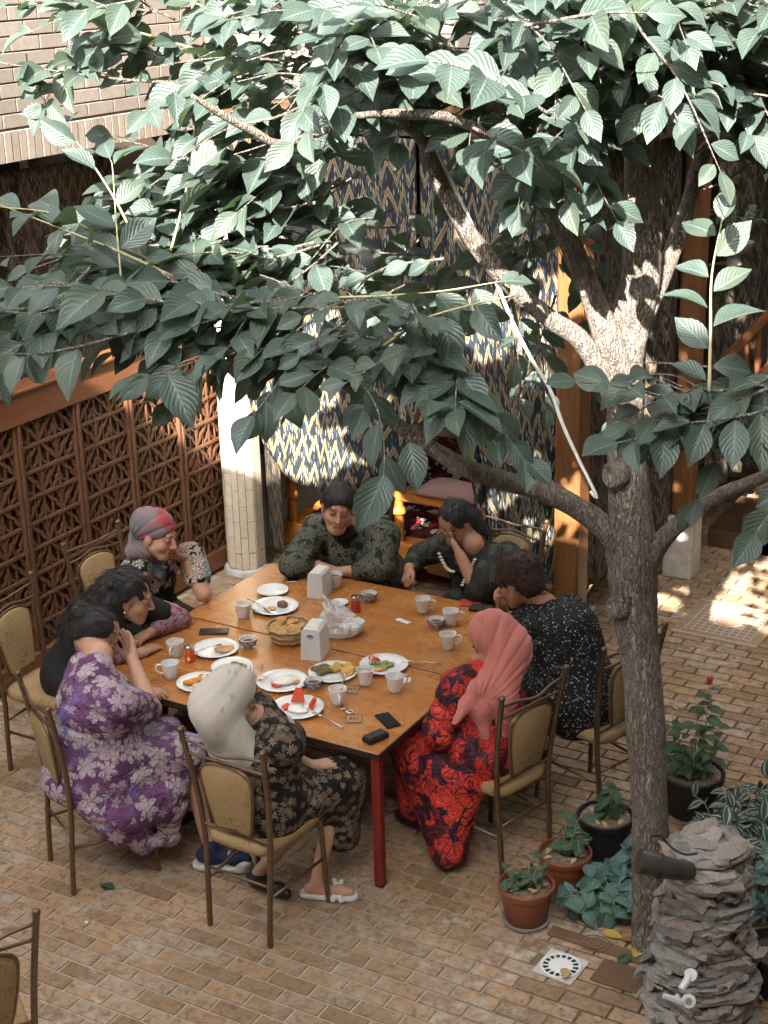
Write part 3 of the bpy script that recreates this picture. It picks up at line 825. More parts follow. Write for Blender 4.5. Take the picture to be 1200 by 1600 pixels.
curtain('ikat_curtain', (-0.06, 4.85, 0), (0.05, 6.3, 0), 0.5, 3.18, M['ikat_dark'], 6, 0.035, 'farthest zigzag curtain, in deep shade to the right of the last post', 6)

# ------------------------------------------------------------------ tiled corner column
colm = empty('tiled_column', (-2.98, 3.16, 0)); tag(colm, 'cream tiled polygonal column at the end of the lattice fence', 'column')
mb = MB(); R0 = 0.142
mb.lathe([(R0, 0.02), (R0, 3.2)], 8, Matrix.Rotation(PI / 8, 4, 'Z')); mb.build('core', M['tilejoint'], colm)
mb = MB(); mb.lathe([(R0 + 0.035, 0.0), (R0 + 0.03, 0.03), (R0 + 0.012, 0.045)], 8, Matrix.Rotation(PI / 8, 4, 'Z')); mb.build('plinth', M['stone'], colm)
side = 2 * R0 * math.sin(PI / 8); ap = R0 * math.cos(PI / 8)
tw = side / 2
t_ = MB(); t_.box(-tw / 2 + 0.002, tw / 2 - 0.002, -0.012, 0.005, 0.002, 0.243, 0.002); tile_me = t_.me('tile', M['tile'])
for s in range(8):
    a = s * PI / 4
    nx, ny = math.cos(a), math.sin(a)
    if nx * 0.5 - ny * 0.86 < -0.55: continue
    for c in range(2):
        for r in range(13):
            z = 0.05 + r * 0.245 - (0.12 if (s * 2 + c) % 2 else 0.0)
            if z > 2.95: continue
            if z < 0.04:
                hb = MB(); hb.box(-tw / 2 + 0.002, tw / 2 - 0.002, -0.012, 0.005, 0.002, 0.123, 0.002); o = hb.build('tile', M['tile'], colm, loc=(nx * ap - ny * (-tw / 2 + c * tw), ny * ap + nx * (-tw / 2 + c * tw), 0.047), rot=(0, 0, a - PI / 2)); continue
            o = obj('tile', tile_me, colm, (nx * ap - ny * (-tw / 2 + c * tw), ny * ap + nx * (-tw / 2 + c * tw), z))
            o.rotation_euler = (0, 0, a + PI / 2 + PI)
            o.rotation_euler = (0, 0, a - PI / 2)

# ------------------------------------------------------------------ carved lattice fence
fence = empty('lattice_fence', (XF, 1.7, 0)); tag(fence, 'brown carved wooden lattice fence with a wide top rail along the gallery', 'fence')
Y = [-0.55, 0.0, 0.555, 1.098, 1.64, 2.165, 2.705, 3.225]
def fp(m, name, mt, **kw):
    o = m.build(name, M[mt], fence, **kw); o.location = (-XF, -1.7, 0); return o
mb = MB(); mb.box(XF - 0.09, XF + 0.05, -0.6, 3.02, 1.665, 1.86, 0.006); fp(mb, 'top_rail', 'fence_rail')
mb = MB(); mb.box(XF - 0.11, XF + 0.075, -0.6, 3.02, 1.862, 1.885, 0.005); fp(mb, 'cap', 'fence_rail')
mb = MB(); mb.box(XF - 0.04, XF + 0.045, -0.6, 3.25, 0.03, 0.17, 0.006); fp(mb, 'bottom_rail', 'fence_rail')
mb = MB(); mb.box(XF - 0.062, XF - 0.045, -0.58, 3.2, 0.172, 1.664); fp(mb, 'added_dark_back', 'fence')  # board added so the lattice openings look dark
for y in Y:
    mb = MB(); mb.box(XF - 0.03, XF + 0.034, y - 0.034, y + 0.034, 0.172, 1.664 if y < 3.1 else 1.72, 0.005); fp(mb, 'stile', 'fence')
    mb = MB(); mb.box(XF + 0.0345, XF + 0.046, y - 0.012, y + 0.012, 0.172, 1.66, 0.004); fp(mb, 'bead', 'fence')
def ribbon(m, pts, w, x0, x1):
    """strip following pts (y,z) in the fence plane, with real depth"""
    n = len(pts); V = []
    for i in range(n):
        a = np.array(pts[max(i - 1, 0)]); b = np.array(pts[min(i + 1, n - 1)]); t = (b - a) / (np.linalg.norm(b - a) + 1e-9); q = np.array([-t[1], t[0]]) * w / 2
        p = np.array(pts[i])
        for s, x in ((1, x1), (-1, x1), (-1, x0), (1, x0)): V.append((x, *(p + s * q)))
    F = [(i * 4 + k, i * 4 + (k + 1) % 4, (i + 1) * 4 + (k + 1) % 4, (i + 1) * 4 + k) for i in range(n - 1) for k in range(4)]
    F += [(0, 1, 2, 3), tuple((n - 1) * 4 + k for k in (3, 2, 1, 0))]
    m.add(V, F)
NR = 9; z0, z1 = 0.17, 1.665; rh = (z1 - z0) / NR
for bi in range(len(Y) - 1):
    ya, yb = Y[bi] + 0.034, Y[bi + 1] - 0.034; cw = (yb - ya) / 3
    for r in range(1, NR):
        mb = MB(); z = z0 + r * rh; mb.box(XF - 0.006, XF + 0.020, ya, yb, z - 0.011, z + 0.011, 0.002); fp(mb, 'slat', 'fence')
    for c in range(1, 3):
        mb = MB(); mb.box(XF - 0.008, XF + 0.014, ya + c * cw - 0.009, ya + c * cw + 0.009, z0, z1, 0.002); fp(mb, 'upright', 'fence')
    for c in range(3):
        mb = MB(); q = ya + (c + .5) * cw; mb.box(XF - 0.0075, XF + 0.009, q - 0.006, q + 0.006, z0, z1, 0.0015); fp(mb, 'thin_upright', 'fence')
    lat = MB()
    for c in range(3):
        for r in range(NR):
            y0_, zz = ya + c * cw, z0 + r * rh
            up = (c + r + bi) % 2 == 0
            def P(u, v): return (y0_ + (u if up else 1 - u) * cw, zz + v * rh)
            S = [P(0.02, 0.0), P(0.10, 0.22), P(0.27, 0.36), P(0.36, 0.55), P(0.58, 0.66), P(0.74, 0.84), P(0.97, 1.0)]
            ribbon(lat, spline(S, 3), 0.021, XF - 0.007, XF + 0.0125)
            S2 = [P(0.0, 0.52), P(0.10, 0.60), P(0.13, 0.80), P(0.28, 0.88), P(0.32, 1.0)]
            ribbon(lat, spline(S2, 2), 0.016, XF - 0.0065, XF + 0.010)
            S3 = [P(0.62, 0.0), P(0.66, 0.16), P(0.84, 0.24), P(0.88, 0.42), P(1.0, 0.5)]
            ribbon(lat, spline(S3, 2), 0.016, XF - 0.0065, XF + 0.010)
    fp(lat, 'carved_panel', 'fence')

# ------------------------------------------------------------------ posts on stone bases
def post(x, y, w, zb, ztop, label, stone, rz=0.0):
    e = empty('timber_post', (x, y, 0), rz); tag(e, label, 'post')
    mb = MB(); mb.box(-w * .5, w * .5, -w * .5, w * .5, zb, ztop, 0.012); mb.build('shaft', M['post'], e)
    b = w * 0.5 + 0.035
    mb = MB(); mb.box(-b, b, -b, b, 0.0, zb - 0.035, 0.01); mb.build('stone_base', M[stone], e)
    mb = MB(); mb.box(-b - .012, b + .012, -b - .012, b + .012, zb - 0.034, zb - 0.001, 0.008); mb.build('base_cap', M[stone], e)
    return e
post(-0.165, 2.655, 0.165, 0.42, 3.19, 'brown timber corner post on a grey stone base behind the woman in dotted dress', 'greystone')
post(-0.08, 4.50, 0.145, 0.47, 3.19, 'orange brown timber post on a bright white stone block beyond the trunk', 'stone')
post(0.0, 6.55, 0.15, 0.4, 3.19, 'farthest timber post in the shade at the right edge', 'greystone')
be = MB(); be.box(-0.10, 0.10, -0.09, 0.09, 0, 0.2, 0.008)
e = empty('timber_beam', (-0.1, 4.6, 3.191)); tag(e, 'long timber beam carried by the row of posts', 'beam')
mb = MB(); mb.box(-0.1, 0.1, -1.55, 3.5, 0, 0.22, 0.01); mb.build('beam', M['beam'], e)
# low rail between corner post and the platform
e = empty('timber_rail', (-0.30, 2.60, 0.47)); tag(e, 'short timber rail end meeting the corner post at table height', 'rail')
mb = MB(); mb.box(-0.9, 0.045, -0.02, 0.03, 0.0, 0.11, 0.006); mb.build('rail', M['post'], e, rot=(0, 0, -0.12))

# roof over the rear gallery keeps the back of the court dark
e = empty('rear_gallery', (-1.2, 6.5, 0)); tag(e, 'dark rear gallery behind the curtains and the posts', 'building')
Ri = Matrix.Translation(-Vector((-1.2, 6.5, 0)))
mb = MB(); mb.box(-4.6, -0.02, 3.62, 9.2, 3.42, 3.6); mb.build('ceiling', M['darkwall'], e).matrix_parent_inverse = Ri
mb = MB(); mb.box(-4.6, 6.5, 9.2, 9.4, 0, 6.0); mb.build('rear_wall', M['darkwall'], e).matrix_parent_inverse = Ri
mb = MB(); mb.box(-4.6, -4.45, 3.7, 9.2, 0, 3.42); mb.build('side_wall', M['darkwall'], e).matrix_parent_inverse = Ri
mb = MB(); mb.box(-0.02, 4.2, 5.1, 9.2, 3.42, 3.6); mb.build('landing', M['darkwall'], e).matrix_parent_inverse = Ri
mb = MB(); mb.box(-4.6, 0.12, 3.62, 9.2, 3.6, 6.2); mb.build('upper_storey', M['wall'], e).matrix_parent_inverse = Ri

# wooden stair rail at the right edge
st = empty('stair_balustrade', (0.35, 5.0, 0)); tag(st, 'dark red wooden stair balustrade rising at the right edge', 'balustrade')
A = Vector((0.019, 5.000, 1.502)); B_ = Vector((0.365, 5.000, 1.915)); sl = (B_.z - A.z) / (B_.x - A.x)
def sb(m, name, mt): o = m.build(name, M[mt], st, smooth=(name == 'baluster'), angle=40); o.location = (-0.35, -5.0, 0); return o
mb = MB(); mb.tube([(A.x - .1, 5.0, A.z - .1 * sl), (A.x + 1.6, 5.0, A.z + 1.6 * sl)], 0.04, 8); sb(mb, 'handrail', 'fence_rail')
mb = MB(); mb.tube([(A.x - .1, 5.0, A.z - .1 * sl - .42), (A.x + 1.6, 5.0, A.z + 1.6 * sl - .42)], 0.05, 6); sb(mb, 'string', 'fence_rail')
for k in range(12):
    x = A.x + 0.06 + k * 0.085; z = A.z + (x - A.x) * sl
    mb = MB(); mb.tube([(x, 5.0, z - .42), (x, 5.0, z - .34), (x, 5.0, z - .26), (x, 5.0, z - .1), (x, 5.0, z - .02)], [.018, .018, .028, .016, .018], 8); sb(mb, 'baluster', 'fence_rail')
# a box of steps below it
mb = MB()
for k in range(6): mb.box(A.x - .1 + k * 0.26, A.x + 1.6, 5.1, 5.9, 0, 0.17 * (k + 1) * 0.9)
tag(mb.build('stairs', M['beam']), 'dark wooden stair flight behind the balustrade at the right edge', 'stairs')

# wall bowl planter on bracket
wp = empty('bowl_planter', (0.081, 4.850, 2.204)); tag(wp, 'pale footed bowl planter with small shrub hung by the far post', 'planter')
mb = MB(); mb.lathe([(0.035, 0), (0.06, 0.01), (0.045, 0.05), (0.03, 0.075), (0.10, 0.10), (0.125, 0.14), (0.135, 0.165), (0.12, 0.165), (0.10, 0.13)], 20); mb.build('bowl', M['greystone'], wp, smooth=True, angle=40)
mb = MB(); mb.tube([(0.02 * math.cos(a) * 2 - .02, 0, -0.04 + 0.045 * math.sin(a)) for a in [i * 2 * PI / 14 for i in range(15)]], 0.006, 6); mb.build('bracket_ring', M['chair_metal'], wp, smooth=True)
mb = MB(); mb.tube([(-0.02, 0, 0.02), (-0.10, -.1, 0.02), (-0.22, -0.28, 0.02)], 0.01, 6); mb.build('bracket', M['chair_metal'], wp)

# ------------------------------------------------------------------ raised sitting platform (tapchan) behind the far side of the table
tp = empty('sitting_platform', (-1.7, 4.1, 0)); tag(tp, 'varnished orange wooden sitting platform with railings behind the curtain', 'platform')
Ti = Matrix.Translation(-Vector((-1.7, 4.1, 0)))
def tpb(m, name, mt, **kw): o = m.build(name, M[mt], tp, **kw); o.matrix_parent_inverse = Ti; return o
for k in range(10):
    mb = MB(); mb.box(-2.72, -0.62, 3.28 + k * 0.16, 3.43 + k * 0.16, 0.36, 0.39, 0.004); tpb(mb, 'plank', 'orange_wood')
mb = MB(); mb.box(-2.75, -0.6, 3.235, 3.275, 0.24, 0.40, 0.006); tpb(mb, 'front_board', 'orange_wood')
def turned(x, y, za, zb, r):
    h = zb - za
    prof = [(r * a, za + h * b) for a, b in ((1, 0), (1, .12), (1.35, .15), (0.8, .2), (1.15, .32), (0.85, .55), (0.78, .68), (1.2, .70), (1.2, .73), (0.8, .76), (0.95, .9), (1.1, .97), (0.9, 1.0))]
    m = MB(); m.lathe(prof, 14, Matrix.Translation((x, y, 0))); return m
for (x, y) in ((-2.645, 3.30), (-1.745, 3.30), (-0.68, 3.30), (-2.645, 4.85), (-0.68, 4.85)):
    tpb(turned(x, y, 0.0, 0.86 if x > -2 else 0.84, 0.042), 'turned_post', 'orange_wood', smooth=True, angle=35)
mb = MB(); mb.box(-1.80, -0.64, 3.262, 3.345, 0.70, 0.79, 0.012); tpb(mb, 'hand_rail', 'orange_wood')
for x in (-1.40, -1.16, -0.92):
    tpb(turned(x, 3.305, 0.40, 0.70, 0.026), 'baluster', 'orange_wood', smooth=True, angle=35)
mb = MB(); mb.box(-2.66, -0.66, 4.82, 4.88, 0.74, 0.82, 0.01); tpb(mb, 'rear_rail', 'orange_wood')
def cushion(name, x0, x1, y0, y1, z0, z1, mt, label, cat, seed=0):
    n = 14; V = []; 
    for j in range(n + 1):
        for i in range(n + 1):
            u, v = i / n, j / n
            e = (1 - abs(2 * u - 1) ** 6) * (1 - abs(2 * v - 1) ** 6)
            q = vnoise(np.array([[u * 4, v * 4, seed]]), 3)[0]
            V.append((x0 + (x1 - x0) * u - (x0 + x1) / 2, y0 + (y1 - y0) * v - (y0 + y1) / 2, (z1 - z0) * (0.15 + 0.85 * e) + 0.02 * q * e))
    m_ = len(V); V += [(a, b, 0) for a, b, c in V]
    F = [(j * (n + 1) + i, j * (n + 1) + i + 1, (j + 1) * (n + 1) + i + 1, (j + 1) * (n + 1) + i) for j in range(n) for i in range(n)]
    F += [tuple(m_ + k for k in f[::-1]) for f in F]
    ring = [i for i in range(n)] + [n + (n + 1) * j for j in range(n)] + [(n + 1) * n + i for i in range(n, 0, -1)] + [(n + 1) * j for j in range(n, 0, -1)]
    F += [(ring[(k + 1) % len(ring)], ring[k], ring[k] + m_, ring[(k + 1) % len(ring)] + m_) for k in range(len(ring))]
    o = obj(name, mesh_np(name, V, F, M[mt], True, angle=60), None, ((x0 + x1) / 2, (y0 + y1) / 2, z0))
    return tag(o, label, cat)
cushion('quilted_mat', -2.6, -0.72, 3.4, 4.8, 0.391, 0.46, 'carpet', 'red and white patterned quilt spread over the wooden platform', 'quilt')
cushion('bolster', -2.5, -1.6, 4.45, 4.8, 0.462, 0.72, 'carpet', 'patterned bolster at the back of the wooden platform, left', 'cushion', 4)
cushion('bolster', -1.5, -0.8, 4.45, 4.8, 0.462, 0.70, 'carpet', 'patterned bolster at the back of the wooden platform, right', 'cushion', 9)
cushion('mauve_cloth', -1.60, -0.75, 3.22, 3.46, 0.792, 0.87, 'mauve', 'mauve cloth hung in a heap over the orange railing', 'cloth', 13)

# ------------------------------------------------------------------ the house the view is taken from: its eave shades the near half of the court
h = empty('viewing_house', (0, -7.5, 0)); tag(h, 'house with a deep eave on the near side of the court', 'building')
Hi = Matrix.Translation(-Vector((0, -7.5, 0)))
ey = -5.35; slope = 0.121
def plane_z(x, y): return 2.5 - 0.71 * y - 0.086 * x
xa, xb = -9.0, 9.5
ze = plane_z(0, ey)
V = []
for z in (ze, ze + 0.25):
    V += [(xa, ey - slope * xa, z), (xb, ey - slope * xb, z), (xb, -12, z + 0.8), (xa, -12, z + 0.8)]
mb = MB(); mb.add(V, [(0, 3, 2, 1), (4, 5, 6, 7), (0, 1, 5, 4), (1, 2, 6, 5), (2, 3, 7, 6), (3, 0, 4, 7)]); mb.build('roof', M['beam'], h).matrix_parent_inverse = Hi
mb = MB(); mb.box(xa, xb, -12, -8.6, 0, ze + 0.2); mb.build('wall', M['facade'], h).matrix_parent_inverse = Hi
mb = MB(); mb.box(xa, xb, -8.6, -6.2, 2.6, 2.8); mb.build('gallery_floor', M['beam'], h).matrix_parent_inverse = Hi

# side wing added out of view on the right, to limit the sky
w_ = empty('added_side_wing', (4.0, 1.0, 0)); tag(w_, 'tall pale wing added out of view to limit sky from the right', 'building')
mb = MB(); mb.box(0.0, 0.4, -7.0, 8.2, 0, 6.6); mb.build('wall', M['facade'], w_)
for k in range(4):
    mb = MB(); mb.box(-0.03, -0.002, -5.0 + k * 3.0, -3.6 + k * 3.0, 3.6, 5.2, 0.01); mb.build('window', M['beam'], w_)
mb = MB(); mb.box(-0.45, 0.0, -7.0, 8.2, 3.05, 3.2); mb.build('gallery_slab', M['beam'], w_)

# ------------------------------------------------------------------ persimmon tree
TB = Vector((1.31, 0.205, 0.0))
tree = empty('persimmon_tree', TB); tag(tree, 'large leafy tree with rough bark and forked trunk beside the table', 'tree')
def rough_tube(pts, rads, seg, amp, seed, fr=9.0):
    m = MB(); m.tube(pts, rads, seg)
    V = np.array(m.v); 
    C_ = np.repeat(np.array([list(p) for p in pts]), seg, axis=0)
    D = V - C_; ln = np.linalg.norm(D, axis=1, keepdims=True) + 1e-9
    nz = vnoise(V * np.array([fr, fr, fr * 0.6]), seed) * 0.6 + vnoise(V * fr * 3.1, seed + 5) * 0.35
    V = C_ + D * (1 + amp * nz[:, None])
    m.v = [tuple(q) for q in (V - np.array(TB))]
    return m
def limb(name, P, seg=14, amp=0.13, seed=0, n=7):
    S = spline(P, n)
    m = rough_tube([Vector(q[:3]) for q in S], [float(q[3]) for q in S], seg, amp, seed)
    return m.build(name, M['bark'], tree, smooth=True)
LIMBS = dict(
    trunk=[(*(1.328, 0.182, -0.030), 0.1075), (*(1.292, 0.249, 0.090), 0.0963), (*(1.285, 0.194, 0.593), 0.0860), (*(1.258, 0.164, 1.083), 0.0860), (*(1.221, 0.149, 1.479), 0.0843), (*(1.196, 0.137, 1.688), 0.0963), (*(1.177, 0.136, 1.917), 0.1075), (*(1.160, 0.135, 2.113), 0.0929), (*(1.141, 0.119, 2.393), 0.0774), (*(1.130, 0.104, 2.664), 0.0722), (*(1.149, 0.105, 2.901), 0.0791), (*(1.173, 0.130, 3.102), 0.0774), (*(1.169, 0.151, 3.420), 0.0740), (*(1.145, 0.148, 3.708), 0.0671), (*(1.108, 0.121, 3.988), 0.0568), (*(1.054, 0.075, 4.303), 0.0430), (*(0.988, 0.034, 4.648), 0.0258)],
    b1=[(*(1.147, 0.082, 2.646), 0.0552), (*(1.106, 0.016, 2.839), 0.0607), (*(1.047, -0.027, 3.021), 0.0478), (*(0.971, -0.079, 3.236), 0.0442), (*(0.909, -0.154, 3.438), 0.0432), (*(0.849, -0.244, 3.600), 0.0386), (*(0.799, -0.385, 3.773), 0.0313), (*(0.734, -0.533, 3.949), 0.0239), (*(0.699, -0.746, 4.077), 0.0147)],
    b2=[(*(1.132, 0.088, 2.536), 0.0450), (*(1.077, 0.029, 2.704), 0.0450), (*(0.997, -0.047, 2.868), 0.0405), (*(0.916, -0.132, 2.955), 0.0360), (*(0.797, -0.240, 3.097), 0.0351), (*(0.696, -0.301, 3.238), 0.0360), (*(0.619, -0.349, 3.378), 0.0306), (*(0.570, -0.387, 3.500), 0.0288), (*(0.537, -0.462, 3.659), 0.0234), (*(0.498, -0.625, 3.766), 0.0198), (*(0.255, -0.618, 3.826), 0.0126), (*(0.005, -0.614, 3.889), 0.0072)],
    b3=[(*(1.189, 0.122, 1.895), 0.0560), (*(1.090, 0.075, 2.038), 0.0546), (*(0.995, -0.008, 2.148), 0.0476), (*(0.898, -0.144, 2.252), 0.0434), (*(0.814, -0.328, 2.340), 0.0392), (*(0.753, -0.540, 2.448), 0.0350), (*(0.601, -0.541, 2.510), 0.0308), (*(0.421, -0.545, 2.604), 0.0266), (*(0.262, -0.587, 2.725), 0.0210), (*(0.083, -0.645, 2.835), 0.0154), (*(-0.132, -0.714, 2.969), 0.0098), (*(-0.443, -0.813, 3.164), 0.0056)],
    b4=[(*(0.978, 0.031, 2.147), 0.0320), (*(0.838, -0.013, 2.237), 0.0304), (*(0.693, -0.013, 2.320), 0.0264), (*(0.592, -0.001, 2.341), 0.0240), (*(0.622, 0.086, 2.360), 0.0160), (*(0.631, 0.165, 2.536), 0.0128), (*(0.629, 0.193, 2.751), 0.0104), (*(0.594, 0.190, 2.938), 0.0072)],
    b5=[(*(1.224, 0.142, 1.894), 0.0560), (*(1.306, 0.169, 2.019), 0.0416), (*(1.417, 0.151, 2.144), 0.0336), (*(1.560, 0.101, 2.265), 0.0288), (*(1.781, -0.070, 2.430), 0.0240), (*(2.043, -0.311, 2.665), 0.0160)],
    b6=[(*(1.190, 0.115, 2.928), .045), (*(1.229, 0.263, 3.107), .036), (*(1.251, 0.434, 3.335), .032), (*(1.275, 0.529, 3.525), .030), (*(1.369, 0.628, 3.630), .026), (*(1.543, 0.714, 3.737), .018)],
    b7=[(*(1.148, 0.154, 3.719), .03), (*(1.254, 0.151, 3.827), .022), (*(1.398, 0.122, 3.850), .018), (*(1.556, 0.081, 3.827), .015), (*(1.745, -0.003, 3.805), .012)],
    b8=[(*(0.498, -0.625, 3.766), 0.0120), (*(0.381, -0.829, 3.739), 0.0132), (*(0.290, -1.020, 3.702), 0.0144), (*(0.256, -1.140, 3.757), 0.0156), (*(0.214, -1.260, 3.824), 0.0132), (*(0.185, -1.372, 3.891), 0.0072)],
    b9=[(*(1.087, 0.109, 3.988), .03), (*(0.974, -0.199, 4.115), .026), (*(0.901, -0.570, 4.213), .02), (*(0.786, -0.986, 4.264), .014)],
    b10=[(*(0.850, -0.247, 3.589), .02), (*(0.766, -0.599, 3.749), .02), (*(0.706, -0.859, 3.798), .018), (*(0.662, -1.123, 3.819), .01)],
)
for i, (k, P) in enumerate(LIMBS.items()):
    if k == 'trunk': limb('trunk', P, 22, 0.14, 1, 9)
    else: limb('branch', P, 12, 0.12, i + 2)
# healed pruning scars
for (p, d, r) in (((1.120, 0.031, 2.301), (-.5, -.8, .1), .05), ((1.143, 0.022, 1.722), (-.75, -.6, .1), .045)):
    m = MB(); R_ = Vector(d).to_track_quat('Z', 'Y').to_matrix().to_4x4(); R_.translation = Vector(p) - TB
    m.lathe([(r * 1.1, -0.05), (r * 1.15, 0.0), (r, .016), (r * .7, .014), (r * .6, .002), (r * .2, .0)], 16, R_); m.build('pruning_scar', M['bark'], tree, smooth=True)

# leaf shapes
def leaf_template(seed, wid=0.295, rows=7, fold=0.16, curl=0.22, tip=1.0):
    r = random.Random(seed); V = []; UV = []
    us = (-1, -0.5, 0, 0.5, 1)
    cu = curl * r.uniform(0.5, 1.5); fo = fold * r.uniform(0.3, 1.7); tw = r.uniform(-.25, .25); bend = r.uniform(-.06, .06); wav = r.uniform(0.0, 0.02); ph = r.uniform(0, 6)
    for j in range(rows + 1):
        v = j / rows
        w = wid * (math.sin(PI * v ** 0.90) ** 0.92 if 0 < v < 1 else 0.0) * (1.0 if v < 0.75 else 1 - 0.35 * ((v - .75) / .25))
        if j == 0: w = 0.012
        for u in us:
            a = u * w
            z = abs(u) * w * fo * 2 - cu * v * v + tw * u * w * v + wav * math.sin(9 * v + ph) * abs(u)
            V.append((a + bend * v * v, v, z)); UV.append((0.5 + u * 0.5, v))
    F = []
    for j in range(rows):
        for i in range(4):
            b = j * 5 + i; F.append((b, b + 1, b + 6, b + 5))
    return np.array(V), np.array(UV), np.array(F)
LT = [leaf_template(s) for s in range(7)]
LM = [mesh_np('leaf', v, f, M['leaf'], True, uv) for v, uv, f in LT]
SUN_GAPS = [((-0.583, 4.103, 0.000), .07), ((-0.550, 4.240, 0.000), .05), ((0.113, 4.148, 0.000), .10), ((0.038, 3.861, 0.000), .09), ((0.223, 4.844, 0.000), .07), ((0.350, 4.593, 0.000), .06), ((0.049, 4.957, 0.000), .05), ((0.163, 3.706, 0.000), .06), ((0.588, 4.197, 0.000), .05), ((1.13, .05, 2.55), .16), ((1.12, .05, 2.78), .16), ((1.0, .0, 2.7), .13), ((-2.92, 3.02, .75), .13), ((-2.92, 3.02, 1.05), .16), ((-2.92, 3.02, 1.4), .16), ((.48, 3.80, 0), .20), ((.62, 3.78, 0), .17), ((.35, 3.75, 0), .14), ((-3.17, 2.3, 1.45), .22), ((-3.17, 2.8, 1.3), .2), ((-2.4, 3.0, .9), .12), ((-2.1, 3.0, .6), .12), ((-.08, 4.42, .3), .09), ((-.12, 4.42, .7), .06), ((-1.75, 3.5, .5), .1), ((-.95, 3.6, .5), .1), ((-1.4, 1.87, 1.24), .06), ((-2.1, 3.0, 1.7), .10)]
WP = np.array([w[0] for w in SUN_GAPS]); WR = np.array([w[1] for w in SUN_GAPS]); SN = np.array(SUN)
SUN_GAPS2 = [((-0.759, -0.901, 3.394), .34), ((-0.522, -0.765, 3.387), .34), ((-0.335, -0.600, 3.373), .34), ((-0.082, -0.533, 3.328), .32), ((-0.800, -0.878, 3.212), .2), ((-0.515, -0.715, 3.204), .22), ((-0.524, -0.452, 3.545), .3), ((-0.795, -0.598, 3.577), .3), ((-0.000, -0.417, 3.489), .25), ((0.670, -0.723, 3.152), .15), ((0.891, -0.653, 3.157), .15)]
WP2 = np.array([w[0] for w in SUN_GAPS2]); WR2 = np.array([w[1] for w in SUN_GAPS2])
def blocks(p):  # crown is shaped: leaves towards the sun are dropped to keep chosen spots lit
    d = np.array(p) - WP2; t = d @ SN; q = np.linalg.norm(d - t[:, None] * SN, axis=1)
    if np.any((t > 0.42) & (q < WR2)): return True
    d = np.array(p) - WP; t = d @ SN; q = np.linalg.norm(d - t[:, None] * SN, axis=1)
    return bool(np.any((t > 0.02) & (q < WR)))
leaves = []
twigs = MB(); shoots = MB()
R2 = random.Random(11)
def add_leaf(p, d, size, nrm=None, keep=False):
    p = Vector(p); d = Vector(d).normalized()
    c = p + d * size * 0.5
    if not keep and blocks(c): return
    n = Vector(nrm) if nrm is not None else Vector((0, 0, 0.75)) + SUN_AZ * 0.6 + Vector((R2.uniform(-.65, .65), R2.uniform(-.65, .65), R2.uniform(-.2, .2)))
    x = d.cross(n).normalized(); z = x.cross(d).normalized()
    m = Matrix((( x.x * size, d.x * size, z.x * size, p.x), (x.y * size, d.y * size, z.y * size, p.y), (x.z * size, d.z * size, z.z * size, p.z), (0, 0, 0, 1)))
    leaves.append(((c - CC).length, m, R2.randrange(len(LT))))
def twig(P, size=0.135, spacing=0.055, start=0.12, droop=0.12, r=0.0045, young=False, taper=True, hang=0.0, keep=False):
    S = spline(P, 5); pts = [Vector(q[:3]) for q in S]
    L = [0]
    for a, b in zip(pts, pts[1:]): L.append(L[-1] + (b - a).length)
    tot = L[-1]; n = len(pts)
    (shoots if young else twigs).tube([p - TB for p in pts], [r * (1.25 - 0.85 * l / tot) for l in L], 5)
    s = tot * start; side = R2.choice((-1, 1))
    while s < tot:
        i = max(k for k in range(n) if L[k] <= s); i = min(i, n - 2); f = (s - L[i]) / max(1e-6, L[i + 1] - L[i])
        p = pts[i].lerp(pts[i + 1], f); t = (pts[i + 1] - pts[i]).normalized()
        sd = t.cross(Vector((0, 0, 1)))
        sd = sd.normalized() if sd.length > 0.2 else Vector((R2.uniform(-1, 1), R2.uniform(-1, 1), 0)).normalized()
        d = t * R2.uniform(0.3, 1.0) + sd * side * R2.uniform(0.5, 1.0) + Vector((0, 0, -droop + R2.uniform(-.35, .35)))
        if hang: d = d * (1 - hang) + Vector((0, 0, -1)) * hang
        k = size * R2.uniform(0.78, 1.15) * ((0.75 + 0.45 * math.sin(PI * min(1, s / tot * 0.8 + 0.15))) if taper else 1)
        add_leaf(p + d.normalized() * 0.012, d, k, None, keep)
        side = -side; s += spacing * R2.uniform(0.75, 1.3)
    t = (pts[-1] - pts[-2]).normalized()
    add_leaf(pts[-1], t + Vector((0, 0, -0.3 * droop)), size * 0.9)
def blob(c, rad, n, main, size=0.135, length=(0.28, 0.55), unseen=False, spread=0.8, droop=0.12, hang=0.0, spacing=0.072):
    """n leafy twigs through an ellipsoid about c; rad = (right, up, away) in metres"""
    c = Vector(c); main = Vector(main).normalized(); H = Vector((CF.x, CF.y, 0)).normalized(); Rr = Vector((CR.x, CR.y, 0)).normalized()
    for i in range(n):
        while True:
            a = [R2.uniform(-1, 1) for _ in range(3)]
            if sum(q * q for q in a) < 1: break
        p = c + Rr * a[0] * rad[0] + Vector((0, 0, 1)) * a[1] * rad[1] + H * a[2] * rad[2]
        if unseen and (in_view(p, 90)): continue
        d = (main + Vector((R2.uniform(-1, 1), R2.uniform(-1, 1), R2.uniform(-.7, .6))) * spread).normalized()
        l = R2.uniform(*length); m = p + d * l * 0.5 + Vector((0, 0, R2.uniform(0, .04)))
        twig([p - d * l * 0.3, p, m, p + d * l + Vector((0, 0, -0.06 * R2.random()))], size, spacing, droop=droop, hang=hang)
LEFT = -Vector((CR.x, CR.y, 0)); UPV = Vector((0, 0, 1)); NEAR = -Vector((CF.x, CF.y, 0)).normalized()
